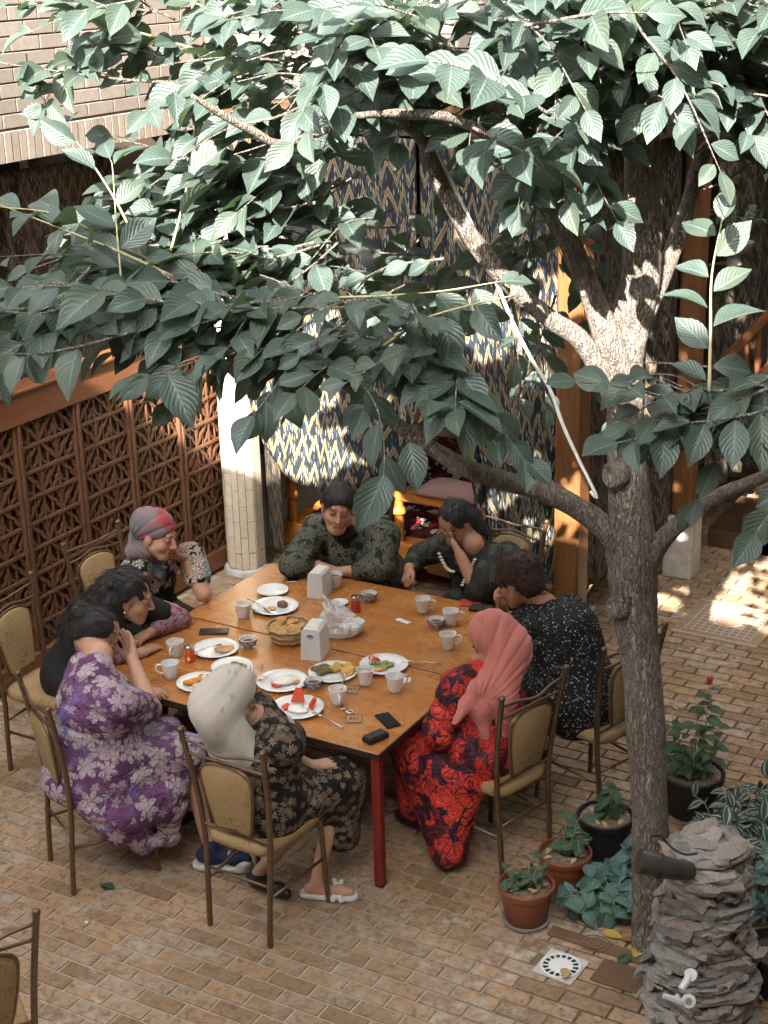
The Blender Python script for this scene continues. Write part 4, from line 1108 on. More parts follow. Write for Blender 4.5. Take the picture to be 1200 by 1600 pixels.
# long shoots that read one by one
twig([(-0.487, -0.707, 3.154), (-0.661, -0.842, 3.279), (-0.795, -0.972, 3.390), (-0.964, -1.138, 3.437)], 0.177, 0.085, young=True, r=.005)
twig([(-0.421, -0.762, 3.138), (-0.558, -0.895, 3.245), (-0.739, -1.041, 3.355), (-0.893, -1.176, 3.452)], 0.156, 0.128, young=True, r=.006)
twig([(-0.526, -0.755, 3.096), (-0.680, -0.728, 3.373), (-0.895, -0.674, 3.594), (-1.136, -0.636, 3.810)], 0.163, 0.078, young=True, r=.005)
twig([(-0.539, -0.934, 3.129), (-0.592, -0.871, 3.350), (-0.656, -0.789, 3.544), (-0.691, -0.757, 3.580)], 0.156, 0.085, young=True, r=.004)
twig([(-0.575, -0.577, 3.175), (-0.557, -0.464, 3.417), (-0.580, -0.360, 3.608), (-0.617, -0.277, 3.739)], 0.177, 0.078, young=True, r=.005)
twig([(-0.711, -0.065, 3.933), (-0.838, -0.198, 3.997), (-0.991, -0.335, 4.060), (-1.063, -0.443, 4.110)], 0.158, 0.066, young=True, r=.006)
twig([(-0.738, -0.131, 3.814), (-0.888, -0.367, 3.843), (-1.069, -0.622, 3.897), (-1.202, -0.839, 3.948)], 0.158, 0.059, r=.006)
twig([(-0.312, -1.193, 3.018), (-0.402, -1.342, 2.995), (-0.491, -1.482, 2.989), (-0.591, -1.619, 3.008)], 0.177, 0.099, r=.005, hang=.45)
twig([(-0.184, -1.003, 3.087), (-0.376, -1.169, 3.163), (-0.495, -1.309, 3.200), (-0.606, -1.456, 3.212)], 0.177, 0.071, r=.005)
twig([(0.334, -0.795, 3.126), (0.526, -0.750, 3.140), (0.705, -0.641, 3.151), (0.881, -0.527, 3.178)], 0.143, 0.072, young=True, r=.005, hang=.4)
twig([(0.543, -0.790, 2.965), (0.679, -0.743, 3.063), (0.843, -0.708, 3.122), (0.975, -0.618, 3.152)], 0.153, 0.070, young=True, r=.006, hang=.45)
twig([(0.811, -0.700, 2.925), (0.838, -0.779, 2.875), (0.869, -0.855, 2.827), (0.907, -0.928, 2.805)], 0.159, 0.038, r=.005)
twig([(0.201, -0.821, 2.925), (0.237, -1.011, 2.865), (0.229, -1.130, 2.798), (0.228, -1.193, 2.767)], 0.176, 0.063, r=.005, hang=.6)
twig([(0.490, -0.889, 2.863), (0.616, -0.973, 2.780), (0.681, -1.045, 2.667), (0.709, -1.099, 2.587)], 0.15, 0.14, r=.004, hang=.5)
add_leaf((0.709, -1.099, 2.587), Vector((0.693, -1.258, 2.408)) - Vector((0.709, -1.099, 2.587)), .22, NEAR + UPV * .3, True)
add_leaf((0.733, -0.951, 2.670), Vector((0.811, -1.029, 2.525)) - Vector((0.733, -0.951, 2.670)), .18, NEAR + UPV * .2, True)
twig([(-0.073, -1.015, 2.905), (-0.110, -1.124, 2.902), (-0.125, -1.220, 2.900), (-0.149, -1.321, 2.898)], 0.185, 0.085, r=.005, hang=.35)
# upright shoot at the right and the dark spray below it
twig([(1.763, -0.770, 2.930), (1.738, -0.708, 3.111), (1.713, -0.647, 3.289), (1.715, -0.575, 3.456)], 0.142, 0.060, young=True, r=.006, start=.05, droop=.15, keep=True)
twig([(1.831, -0.664, 2.737), (1.696, -0.748, 2.899), (1.577, -0.858, 2.978), (1.542, -0.909, 2.965)], 0.147, 0.059, r=.006)
twig([(1.870, -0.599, 2.836), (1.724, -0.824, 2.856), (1.626, -0.971, 2.818), (1.566, -1.070, 2.813)], 0.147, 0.059, r=.006, hang=.35)
twig([(1.957, -0.481, 2.995), (1.874, -0.629, 2.933), (1.784, -0.756, 2.933), (1.708, -0.791, 2.955)], 0.142, 0.059, r=.006, hang=.25)
twig([(2.040, -0.609, 2.926), (1.956, -0.749, 2.887), (1.849, -0.878, 2.876), (1.761, -0.932, 2.869)], 0.142, 0.053, r=.006, hang=.4)
twig([(2.194, -1.143, 2.822), (2.149, -1.271, 2.756), (2.124, -1.340, 2.714), (2.120, -1.386, 2.699)], 0.159, 0.059, r=.006, hang=.4)
# large sunlit sprays near the top
twig([(1.278, -0.984, 3.822), (1.197, -1.138, 3.921), (1.122, -1.289, 3.987), (1.066, -1.386, 4.011)], 0.189, 0.069, r=.006)
twig([(0.896, -0.758, 3.747), (1.051, -0.832, 3.709), (1.165, -0.853, 3.674), (1.223, -0.905, 3.648)], 0.190, 0.061, r=.006, droop=.2)
twig([(1.246, -1.109, 4.096), (1.365, -1.094, 4.114), (1.481, -1.080, 4.131), (1.595, -1.014, 4.128)], 0.140, 0.054, r=.006)
twig([(1.307, -0.280, 3.754), (1.452, -0.551, 3.846), (1.579, -0.748, 3.847), (1.632, -0.801, 3.795)], 0.135, 0.065, r=.006, hang=.4)
# masses
blob((-0.521, -0.001, 4.025), (0.62, 0.20, 0.46), 25, LEFT, 0.149)
blob((-0.905, -0.432, 4.121), (0.22, 0.08, 0.26), 3, LEFT, 0.142)
blob((0.125, -0.309, 3.891), (0.40, 0.35, 0.50), 21, LEFT * .8 + NEAR * .3, 0.147)
blob((-0.327, 0.103, 3.565), (0.41, 0.26, 0.40), 22, LEFT, 0.162)
blob((-0.557, -0.071, 3.267), (0.55, 0.20, 0.34), 26, LEFT, 0.159)
blob((-0.714, -0.380, 3.104), (0.40, 0.09, 0.22), 10, LEFT, 0.153)
blob((-0.281, -0.253, 3.100), (0.42, 0.12, 0.25), 14, LEFT, 0.158)
blob((-0.530, -1.031, 3.061), (0.40, 0.07, 0.2), 9, LEFT, 0.159)
blob((-0.175, -0.776, 3.028), (0.46, 0.09, 0.28), 14, LEFT - UPV * .2, 0.159)
blob((0.233, -0.689, 2.961), (0.34, 0.08, 0.28), 10, LEFT * .6 - UPV * .3, 0.153)
blob((0.525, -0.617, 2.875), (0.18, 0.08, 0.22), 6, NEAR, 0.147, hang=.25)
blob((-0.100, 0.395, 3.039), (0.29, 0.33, 0.40), 13, LEFT * .3 + NEAR * .4, 0.154)
blob((0.708, -0.625, 4.029), (0.43, 0.17, 0.35), 18, NEAR + LEFT * .4, 0.149)
blob((1.246, -0.561, 4.108), (0.35, 0.11, 0.32), 12, NEAR, 0.126)
blob((1.484, -0.081, 3.980), (.30, .26, .3), 30, -LEFT, 0.117)
blob((1.497, 0.350, 3.815), (.26, .38, .4), 34, -LEFT, 0.117)
blob((1.799, -0.693, 2.886), (0.20, 0.09, 0.22), 10, LEFT * .7, 0.122)
blob((0.785, 0.331, 3.298), (.25, .35, .3), 9, UPV * -.2 + LEFT * .2, 0.113)
blob((0.767, 0.463, 2.760), (.18, .2, .2), 5, UPV * -.2, 0.108)
blob((0.613, -0.717, 3.099), (.16, .2, .3), 5, LEFT * .3, 0.108)
blob((1.051, -0.213, 3.684), (.22, .16, .2), 12, NEAR, .14)
blob((0.659, -0.231, 3.893), (.34, .22, .25), 18, NEAR + LEFT * .4, .15)
blob((0.831, 0.136, 3.939), (.28, .18, .25), 16, NEAR + LEFT * .2, .145)
blob((1.229, -0.098, 4.001), (.22, .14, .22), 12, NEAR, .14)
blob((1.377, 0.014, 4.061), (.25, .14, .22), 14, NEAR - LEFT * .3, .14)
# crown above and beside the frame: leaf masses added to shade the rear
blob((1.0, 0.5, 5.0), (1.7, .6, 1.4), 170, (0, 0, 0.1), .14, (.3, .5))
blob((2.6, 0.6, 4.6), (1.0, .7, 1.3), 90, (0, 0, 0.1), .14, (.3, .5))
blob((0.9, 0.9, 4.6), (.7, .35, .6), 60, (0, 0, 0.1), .14, (.3, .5))
blob((-0.9, -0.2, 4.75), (.9, .35, .8), 30, (0, 0, 0.1), .14, (.3, .5))
blob((-0.5, -0.1, 5.2), (1.6, .75, .9), 190, (0, 0, .1), .15, (.3, .5), unseen=True)
blob((2.45, -1.15, 5.0), (.55, .4, .5), 60, (0, 0, .1), .15, (.3, .5), unseen=True)
blob((2.7, .7, 3.1), (.7, .6, .8), 70, (0, 0, .1), .15, (.3, .5), unseen=True)
blob((1.6, 2.0, 4.8), (1.3, .8, 1.0), 110, (0, 0, .1), .15, (.3, .5), unseen=True)
blob((1.0, 2.8, 4.6), (1.0, .6, .7), 60, (0, 0, .1), .15, (.3, .5), unseen=True)
blob((2.6, 1.8, 3.8), (.9, .8, 1.0), 60, (0, 0, .1), .15, (.3, .5), unseen=True)
leaves.sort(key=lambda q: q[0] + (100 if not in_view(q[1].translation, 0) else 0))
for d, m, k in leaves[:300]:
    o = obj('leaf', LM[k], tree); o.matrix_world = m; o.matrix_parent_inverse = Matrix.Identity(4)
    o.matrix_basis = Matrix.Translation(-TB) @ m
VV, FF, UU = [], [], []; b = 0
for d, m, k in leaves[300:]:
    v, uv, f = LT[k]; A_ = np.array(m.to_3x3()); T_ = np.array(m.translation) - np.array(TB)
    VV.append(v @ A_.T + T_); FF.append(f + b); UU.append(uv); b += len(v)
tag(obj('foliage', mesh_np('foliage', np.concatenate(VV), np.concatenate(FF), M['leaf'], True, np.concatenate(UU)), tree), kind='stuff')
tag(twigs.build('twigs', M['bark'], tree, smooth=True), kind='stuff')
tag(shoots.build('young_shoots', M['shoot'], tree, smooth=True), kind='stuff')
print('leaves', len(leaves))

# white cable tied to the tree
mb = MB(); cb = [(0.529, -0.484, 3.707), (0.578, -0.390, 3.571), (0.633, -0.344, 3.426), (0.677, -0.284, 3.275), (0.741, -0.264, 3.117), (0.801, -0.236, 2.954), (0.861, -0.200, 2.813), (0.925, -0.157, 2.680), (0.970, -0.130, 2.535), (1.028, -0.097, 2.386), (1.091, -0.063, 2.236), (1.066, -0.070, 2.254)]
S = spline([(*c,) for c in cb], 5); o0 = Vector(cb[-1])
mb.tube([Vector(s) - o0 for s in S], .0075, 7)
tag(mb.build('white_cable', M['rope'], smooth=True, loc=o0), 'white cable running along the branches and tied at the fork of the tree', 'cable')

# ------------------------------------------------------------------ dining tables (two pushed together)
def dining_table(y0, y1, label, legs):
    t = empty('dining_table', (-0.91, (y0 + y1) / 2, 0)); tag(t, label, 'table', 'tables pushed together')
    hw, hd = 0.909, (y1 - y0) / 2 - 0.0015
    mb = MB(); mb.box(-hw + .004, hw - .004, -hd + .003, hd - .003, 0.722, 0.75, 0.003); top = mb.build('tabletop', M['table'], t)
    mb = MB()
    mb.box(-hw, hw, -hd, -hd + .0028, .716, .748, .001); mb.box(-hw, hw, hd - .0028, hd, .716, .748, .001)
    mb.box(-hw, -hw + .0038, -hd + .003, hd - .003, .716, .748, .001); mb.box(hw - .0038, hw, -hd + .003, hd - .003, .716, .748, .001)
    mb.build('edging', M['table_edge'], top)
    for a, b, c, d in ((-hw + .07, hw - .07, -hd + .05, -hd + .075), (-hw + .07, hw - .07, hd - .075, hd - .05), (-hw + .045, -hw + .07, -hd + .05, hd - .05), (hw - .07, hw - .045, -hd + .05, hd - .05)):
        mb = MB(); mb.box(a, b, c, d, .675, .72, .003); mb.build('apron_rail', M['red_steel'], t)
    for sx, sy in legs:
        x = sx * (hw - .03); y = sy * (hd - .03)
        mb = MB(); mb.box(x - .024, x + .024, y - .024, y + .024, 0.012, .7215, .006); lg = mb.build('leg', M['red_steel'], t)
        mb = MB(); mb.box(x - .022, x + .022, y - .022, y + .022, 0.004, .012, .002); mb.build('foot', M['blackm'], lg)
    return t
Q = ((-1, -1), (1, -1), (-1, 1), (1, 1))
dining_table(0.0, 0.901, 'near orange-brown wooden table on red steel legs holding most of the plates', Q)
dining_table(0.904, 1.805, 'far orange-brown wooden table half pushed against the near one, towards the curtain', Q)

# ------------------------------------------------------------------ tube-frame chairs
def make_chair(label):
    c = empty('dining_chair'); tag(c, label, 'chair', 'metal tube chairs round the table')
    for s in (-1, 1):
        mb = MB(); mb.tube(spline([(s * .165, -.215, .0), (s * .168, -.205, .2), (s * .175, -.19, .44), (s * .192, -.205, .7), (s * .215, -.255, 1.0)], 4), .0135, 8)
        p = mb.build('rear_post', M['chair_metal'], c, smooth=True, angle=50)
        mb = MB(); mb.lathe([(.0155, 0), (.017, .006), (.015, .016), (.006, .021)], 8, Matrix.Translation((s * .215, -.255, .997))); mb.build('finial', M['chair_metal'], p, smooth=True)
        mb = MB(); mb.tube([(s * .195, .205, 0), (s * .19, .195, .22), (s * .18, .185, .445)], .0125, 8); mb.build('front_leg', M['chair_metal'], c, smooth=True, angle=50)
        mb = MB(); mb.tube([(s * .168, -.2, .24), (s * .19, .195, .24)], .008, 6); mb.build('stretcher', M['chair_metal'], c, smooth=True)
    mb = MB(); mb.tube([(-.169, -.2, .30), (.169, -.2, .30)], .007, 6); mb.build('stretcher', M['chair_metal'], c, smooth=True)
    def rod(z, ya, w, dip): return spline([(-w, ya, z), (-w * .55, ya - .004, z + dip * .2), (0, ya - .02, z + dip), (w * .55, ya - .004, z + dip * .2), (w, ya, z)], 4)
    mb = MB(); mb.tube(rod(.955, -.246, .208, -.02), .0075, 7); mb.build('back_rod', M['chair_metal'], c, smooth=True)
    mb = MB(); mb.tube(rod(.885, -.234, .203, .018), .0075, 7); mb.build('back_rod', M['chair_metal'], c, smooth=True)
    mb = MB(); mb.tube(rod(.52, -.193, .178, .035), .0075, 7); mb.build('back_rod', M['chair_metal'], c, smooth=True)
    # padded back panel: rounded top, narrowing downwards
    out = []
    for k in range(13):
        a = PI * k / 12; out.append((.128 * math.cos(a), .80 + .075 * math.sin(a) ** .7 if 0 < k < 12 else .80))
    out += [(-.118, .70), (-.10, .60), (-.088, .545), (.088, .545), (.10, .60), (.118, .70)]
    def yb(z): return -.19 - max(0, z - .44) * .115
    def slab(outline, t0, t1):
        m = MB(); n = len(outline); cz = .70
        V = []
        for t, sc in ((t0, 1), (t1 * .6, 1), (t1, .9)):
            V += [(x * sc, yb(z) + t, cz + (z - cz) * sc) for x, z in outline]
        F = [tuple(range(n))] + [(r * n + i, r * n + (i + 1) % n, (r + 1) * n + (i + 1) % n, (r + 1) * n + i)[::-1] for r in range(2) for i in range(n)] + [tuple(2 * n + i for i in range(n))[::-1]]
        m.add(V, F); return m
    pan = slab(out, -.012, .028).build('back_pad', M['chair_pad'], c, smooth=True, angle=40)
    slab([(x * .97, .70 + (z - .70) * .97) for x, z in out], -.0125, -.018).build('back_cover', M['chair_pad'], pan, smooth=True, angle=40)
    mb = MB(); mb.tube([(x * 1.05, yb(z) - .004, .70 + (z - .70) * 1.03) for x, z in out + out[:1]], .0085, 6, caps=False); mb.build('back_hoop', M['chair_metal'], c, smooth=True)
    # seat cushion
    n = 28; V = []
    def so(t, sc):
        a = 2 * PI * t; e = 0.35
        x = math.copysign(abs(math.cos(a)) ** e, math.cos(a)); y = math.copysign(abs(math.sin(a)) ** e, math.sin(a))
        return (x * (.185 + .017 * y) * sc, y * .205 * sc)
    rings = [(.94, .435), (1.0, .445), (1.02, .465), (1.0, .485), (.93, .497), (.6, .503)]
    for sc, z in rings: V += [(*so(k / n, sc), z) for k in range(n)]
    F = [(r * n + k, r * n + (k + 1) % n, (r + 1) * n + (k + 1) % n, (r + 1) * n + k) for r in range(len(rings) - 1) for k in range(n)]
    F += [tuple(range(n))[::-1], tuple((len(rings) - 1) * n + k for k in range(n))]
    mb = MB(); mb.add(V, F); mb.build('seat', M['chair_pad'], c, smooth=True, angle=50)
    return c
CH = [  # x, y, facing (deg), label
    (-0.40, -0.41, 88, 'tan padded metal chair under the woman in a cream headscarf, back towards the viewer'),
    (-1.37, -0.45, 60, 'metal chair under the woman in the purple flowered dress'),
    (-2.25, 0.24, 4, 'metal chair with oval back pad behind the smiling dark-haired woman'),
    (-2.38, 1.08, -6, 'metal chair under the woman with the many-coloured headscarf by the fence'),
    (-1.50, 2.16, -84, 'metal chair behind the woman in olive leaf print'),
    (-0.52, 2.26, -98, 'metal chair behind the woman hiding her face, beside the gathered curtain'),
    (0.57, 1.27, 159, 'metal chair with bare tan seat edge between dotted dress and tree trunk'),
    (0.33, 0.555, 163, 'metal chair under the woman in the red and black dress'),
    (-0.42, -2.20, 25, 'metal chair cut off at the lower left corner of the picture'),
]
ch0 = make_chair(CH[0][3])
chairs = []
for i, (x, y, a, lb) in enumerate(CH):
    c = ch0 if i == 0 else copy_tree(ch0)
    c.location = (x, y, 0.004); c.rotation_euler = (0, 0, math.radians(a - 90)); c.scale = (1.06, 1.04, 1.04); c['label'] = lb; chairs.append(c)
_cor = Vector((-0.256, -2.049, 1.030))
_r = math.radians(150 - 90); _o = Vector((.215 * 1.06, -.255 * 1.04, 0)); _o.rotate(Matrix.Rotation(_r, 3, 'Z'))
chairs[8].location = (_cor.x - _o.x, _cor.y - _o.y, .004); chairs[8].rotation_euler = (0, 0, _r)

# ------------------------------------------------------------------ tableware
TZ = 0.7505
def cup(px, ang, label, fill=None, spoon=False):
    e = empty('teacup', (px[0], px[1], TZ), ang); tag(e, label, 'cup', 'white cups on the table'); e.scale = (1.0, 1.0, 1.0)
    h = .088
    mb = MB(); mb.lathe([(.027, 0), (.031, .003), (.034, .02), (.040, .05), (.047, h), (.044, h), (.037, .05), (.030, .02), (.02, .012), (.0, .012)], 24, None, .06); mb.build('body', M['china'], e, smooth=True, angle=50)
    mb = MB(); mb.tube(spline([(.041, 0, .068), (.060, 0, .074), (.075, 0, .062), (.072, 0, .040), (.056, 0, .026), (.036, 0, .026)], 4), .0058, 7, flat=1.2); mb.build('handle', M['china'], e, smooth=True)
    if fill: mb = MB(); mb.lathe([(.040, .064), (.0405, .0645), (0.0, .0646)], 20, None, .06); mb.build('tea', M[fill], e)
    return e
CUPS = [((-1.487, 1.033, 0.750), 100, 'white cup nearest the lattice fence, beside the plate of leftovers', 'milk'),
        ((-1.526, 0.443, 0.750), -75, 'white cup beside the orange shaker, handle turned to the viewer', 'milk'),
        ((-1.388, 0.216, 0.750), 205, 'white cup with its handle to the left, in front of the purple dress', None),
        ((-1.252, 1.643, 0.750), 160, 'white cup of tea in front of the woman in olive print', 'tea'),
        ((-0.605, 1.556, 0.750), 25, 'lone white cup before the woman hiding her face with one hand', 'milk'),
        ((-0.386, 1.476, 0.750), 30, 'white cup touching the small patterned bowl near the salmon headscarf', 'milk'),
        ((-0.255, 1.194, 0.750), 28, 'white cup nearest the salmon headscarf, handle to the right', 'milk'),
        ((-0.435, 0.616, 0.750), 120, 'white cup with a teaspoon beside the fried potatoes', 'milk'),
        ((-0.260, 0.615, 0.750), 60, 'white cup right of the potatoes, no handle showing', None),
        ((-0.446, 0.360, 0.750), -50, 'white cup with a spoon standing in it near the watermelon plate', 'milk')]
for p, a, lb, fl in CUPS: cup(p, math.radians(a), lb, fl)
def spoon_like(p0, p1, w, label, kind, parent=None):
    """cutlery from grip p0 to tip p1"""
    a = Vector(p0); b = Vector(p1); L = (b - a).length; ez = (b - a).normalized()
    e = empty(kind, a); tag(e, label, kind.replace('_', ' '))
    m = MB(); m.tube([ez * (L * t) + Vector((0, 0, .006 * math.sin(PI * t))) for t in (0, .2, .45, .7)], [w * .9, w, w * .6, w * .5], 6, flat=.45); m.build('handle', M['steel'], e, smooth=True)
    m = MB()
    if kind == 'teaspoon' or kind == 'spoon':
        m.tube([ez * (L * t) for t in (.69, .76, .86, .95, 1.0)], [w * .5, w * 1.7, w * 2.3, w * 1.8, w * .5], 8, flat=.35); m.build('bowl', M['steel'], e, smooth=True)
    elif kind == 'fork':
        s = ez.cross(Vector((0, 0, 1))).normalized()
        m.tube([ez * (L * t) + Vector((0, 0, .004)) for t in (.69, .76, .82)], [w * .5, w * 1.7, w * 1.8], 6, flat=.35); m.build('neck', M['steel'], e, smooth=True)
        for q in (-1.4, -.47, .47, 1.4):
            m = MB(); m.tube([ez * L * .815 + s * w * q + Vector((0, 0, .004)), ez * L + s * w * q * 1.05 + Vector((0, 0, .001))], w * .3, 5); m.build('tine', M['steel'], e)
    else:
        m.tube([ez * (L * t) for t in (.69, .8, .95, 1.0)], [w * .6, w * 1.5, w * 1.4, w * .4], 6, flat=.2); m.build('blade', M['steel'], e, smooth=True)
    return e
spoon_like(Vector((-0.455, 0.728, 0.870)), Vector((-0.420, 0.592, 0.775)), .004, 'teaspoon standing in the cup by the potatoes', 'teaspoon')
spoon_like(Vector((-0.459, 0.465, 0.880)), Vector((-0.434, 0.343, 0.775)), .0055, 'wide spoon standing in the cup near the watermelon', 'spoon')
spoon_like((-0.279, 0.141, 0.757), (-0.491, 0.197, 0.768), .0055, 'fork leaning on the watermelon plate', 'fork')
spoon_like((-0.193, 0.995, 0.757), (-0.378, 0.901, 0.772), .005, 'fork leaning on the salad plate, handle to the right', 'fork')
spoon_like((-1.425, 0.489, 0.775), (-1.361, 0.638, 0.772), .005, 'fork lying on the plate with the bread slice', 'fork')
spoon_like((-1.595, 1.224, 0.775), (-1.373, 1.140, 0.770), .006, 'dark spoon lying on the plate of leftovers', 'spoon')
spoon_like((-1.502, 1.101, 0.772), (-1.329, 1.132, 0.770), .005, 'steel fork lying on the plate of leftovers', 'fork')

def plate(p, r, label, lobes=16):
    e = empty('plate', (p[0], p[1], TZ)); tag(e, label, 'plate', 'white plates on the table')
    mb = MB(); mb.lathe([(r * .55, 0), (r * .58, .002), (r * .66, .008), (r * .98, .017), (r, .019), (r * .985, .0205), (r * .68, .011), (r * .6, .0065), (0, .006)], 48, None, 0, .012, lobes); mb.build('dish', M['china'], e, smooth=True, angle=60)
    return e
def lump(name, mt, label, cat, p, rx, ry, rz, seed, amp=.25, parent=None, rot=0.0, fr=1.6):
    bm = bmesh.new(); bmesh.ops.create_icosphere(bm, subdivisions=3, radius=1); V = np.array([v.co[:] for v in bm.verts])
    nz = vnoise(V * fr, seed) * .7 + vnoise(V * fr * 2.6, seed + 3) * .45
    V = V * (1 + amp * nz[:, None]) * np.array([rx, ry, rz]); V[:, 2] = np.maximum(V[:, 2], -rz * .55) + rz * .55
    F = [[v.index for v in f.verts] for f in bm.faces]; bm.free()
    o = obj(name, mesh_np(name, V, F, M[mt], True), parent, p, (0, 0, rot))
    return tag(o, label, cat) if label else o
PL = dict(a=((-1.543, 1.415, 0.765), .095, 'small empty white plate nearest the tiled column'), b=((-1.398, 1.223, 0.765), .135, 'white plate of leftovers with cutlery beside the napkin holder'), c=((-1.370, 0.595, 0.765), .128, 'white plate with a fork and a slice of bread'),
          d=((-1.162, 0.450, 0.765), .110, 'white plate of green salad behind the cream headscarf'), e=((-1.204, 0.216, 0.765), .118, 'white plate of egg and carrot salad left of the cream headscarf'), f=((-0.824, 0.426, 0.765), .135, 'white plate smeared with sour cream'),
          g=((-0.595, 0.212, 0.765), .135, 'white plate with watermelon pieces nearest the viewer'), h=((-0.645, 0.635, 0.765), .130, 'white plate heaped with fried potatoes and aubergine'), i=((-0.451, 0.837, 0.765), .130, 'white plate of mixed salad with a fork, on the right'))
for k, (p, r, lb) in PL.items(): plate(p, r, lb)
def heap(c, items, seed):
    """(name, material, pieces, (dx, dy, spread), size, flatness, label, category, one_mass)"""
    r = random.Random(seed)
    for i, it in enumerate(items):
        nm, mt, n, rad, size, fl, lb, cat = it[:8]; mass = len(it) > 8; parts = []
        for j in range(n):
            a = r.uniform(0, 6.28); d = rad[2] * math.sqrt(r.random())
            o = lump(nm, mt, None if mass else lb, cat, (c[0] + rad[0] + d * math.cos(a), c[1] + rad[1] + d * math.sin(a), TZ + .007 + r.uniform(0, .006)), size * r.uniform(.8, 1.2), size * r.uniform(.7, 1.1), size * fl, seed * 17 + j + i * 31, .3, rot=r.uniform(0, 6))
            if n > 1 and not mass: o['group'] = lb
            parts.append(o)
        if mass:                                    # chopped salad: one heap
            base = Vector((c[0] + rad[0], c[1] + rad[1], TZ + .007)); m = MB()
            for o in parts:
                X = Matrix.Translation(o.location - base) @ Matrix.Rotation(o.rotation_euler.z, 4, 'Z')
                m.add([X @ v.co for v in o.data.vertices], [tuple(f.vertices) for f in o.data.polygons]); bpy.data.objects.remove(o, do_unlink=True)
            tag(m.build(nm, M[mt], smooth=True, loc=base), lb, cat)
heap(PL['b'][0], [('stew_leftovers', 'meat', 1, (.03, .03, 0), .034, .6, 'dark heap of stew left on a plate', 'food'), ('stew_scraps', 'bread', 1, (.0, -.05, 0), .03, .3, 'crust scraps on the plate of leftovers', 'food')], 2)
heap(PL['c'][0], [('bread_slice', 'bread', 1, (.05, .02, 0), .05, .2, 'slice of pale bread beside the fork', 'bread')], 3)
heap(PL['d'][0], [('salad_leaf', 'green', 9, (.02, .01, .055), .022, .5, 'chopped green salad on the half hidden plate', 'salad', True), ('salad_piece', 'aub', 4, (.02, .0, .05), .02, .5, 'dark vegetable among the chopped green salad', 'salad', True)], 4)
heap(PL['e'][0], [('carrot_salad', 'carrot', 8, (-.01, .0, .06), .022, .55, 'orange carrot salad beside the eggs', 'salad', True), ('egg_half', 'egg', 4, (.02, .01, .055), .025, .6, 'egg half on the carrot salad plate', 'egg')], 5)
heap(PL['f'][0], [('sour_cream', 'cream', 1, (.01, .005, 0), .075, .22, 'smeared sour cream on a plate', 'cream'), ('bread_crust', 'bread', 1, (.075, .02, 0), .02, .5, 'bread crust at the edge of the sour cream', 'bread'), ('sausage_bit', 'tomato', 1, (-.0, -.055, 0), .024, .3, 'pinkish scrap below the sour cream', 'food')], 6)
heap(PL['g'][0], [('whipped_cream', 'cream', 2, (.01, -.025, .03), .045, .3, 'white cream beside the watermelon', 'cream', True), ('melon_scrap', 'melon', 4, (-.03, -.02, .035), .018, .6, 'small red watermelon scraps scattered in the cream', 'fruit', True)], 7)
for dx, dy, rz, s, lb in ((-.025, .045, .4, 1.0, 'larger standing wedge of red watermelon'), (.06, .03, -1.0, .75, 'smaller wedge of red watermelon on the right')):
    m = MB(); m.prism([(-.035 * s, 0), (.035 * s, 0), (.022 * s, .07 * s), (-.012 * s, .075 * s)], -.012 * s, .012 * s, Matrix.Rotation(PI / 2 - .5, 4, 'X'))
    tag(m.build('watermelon_wedge', M['melon'], loc=(PL['g'][0][0] + dx, PL['g'][0][1] + dy, TZ + .016), rot=(0, 0, rz)), lb, 'fruit')
heap(PL['h'][0], [('fried_potato', 'potato', 7, (.045, .025, .055), .033, .75, 'round fried potato heaped on the plate', 'potato'), ('fried_aubergine', 'aub', 6, (-.065, -.01, .045), .036, .35, 'slice of dark fried aubergine', 'aubergine')], 8)
heap(PL['i'][0], [('salad_leaf', 'green', 9, (.0, -.01, .065), .024, .4, 'green salad on the right-hand plate', 'salad', True), ('tomato_piece', 'tomato', 5, (-.055, .03, .035), .022, .6, 'red tomato pieces in the right-hand salad', 'tomato', True), ('pasta_strand', 'bread', 3, (.0, -.05, .03), .025, .35, 'pale strips below the right-hand salad', 'food', True)], 9)

# small patterned bowls
def pattern_bowl(p, lb):
    e = empty('patterned_bowl', (p[0], p[1], TZ)); tag(e, lb, 'bowl', 'small dark patterned bowls')
    m = MB(); m.lathe([(.022, 0), (.024, .008), (.038, .022), (.045, .045), (.047, .052), (.044, .052), (.036, .026), (.0, .02)], 24); m.build('bowl', M['china'], e, smooth=True, angle=60)
    for k in range(8):
        a = k * PI / 4; R_ = Matrix.Rotation(a, 4, 'Z')
        m = MB(); m.tube([R_ @ Vector((.0395 + .007 * math.sin(PI * t) * .9 + .0035 * t, .017 * math.sin(2 * PI * t) * .8, .016 + .03 * t)) for t in (0, .2, .4, .6, .8, 1)], .0028, 5, flat=1); m.build('painted_motif', M['blue_ink'], e)
    m = MB(); m.lathe([(.0455, .043), (.0468, .0435), (.0472, .047), (.046, .0475)], 24, caps=False); m.build('rim_band', M['dark_ink'], e)
    m = MB(); m.lathe([(.037, .030), (.036, .031), (0, .031)], 18); m.build('sauce', M['tea'], e)
    return e
for p, lb in (((-1.238, 0.716, 0.750), 'small patterned bowl beside the plate with bread'), ((-0.648, 0.450, 0.750), 'small patterned bowl in front of the potatoes'), ((-0.965, 1.561, 0.750), 'small patterned bowl beside the red shaker'), ((-0.441, 1.410, 0.750), 'small patterned bowl between two cups near the salmon headscarf')): pattern_bowl(p, lb)
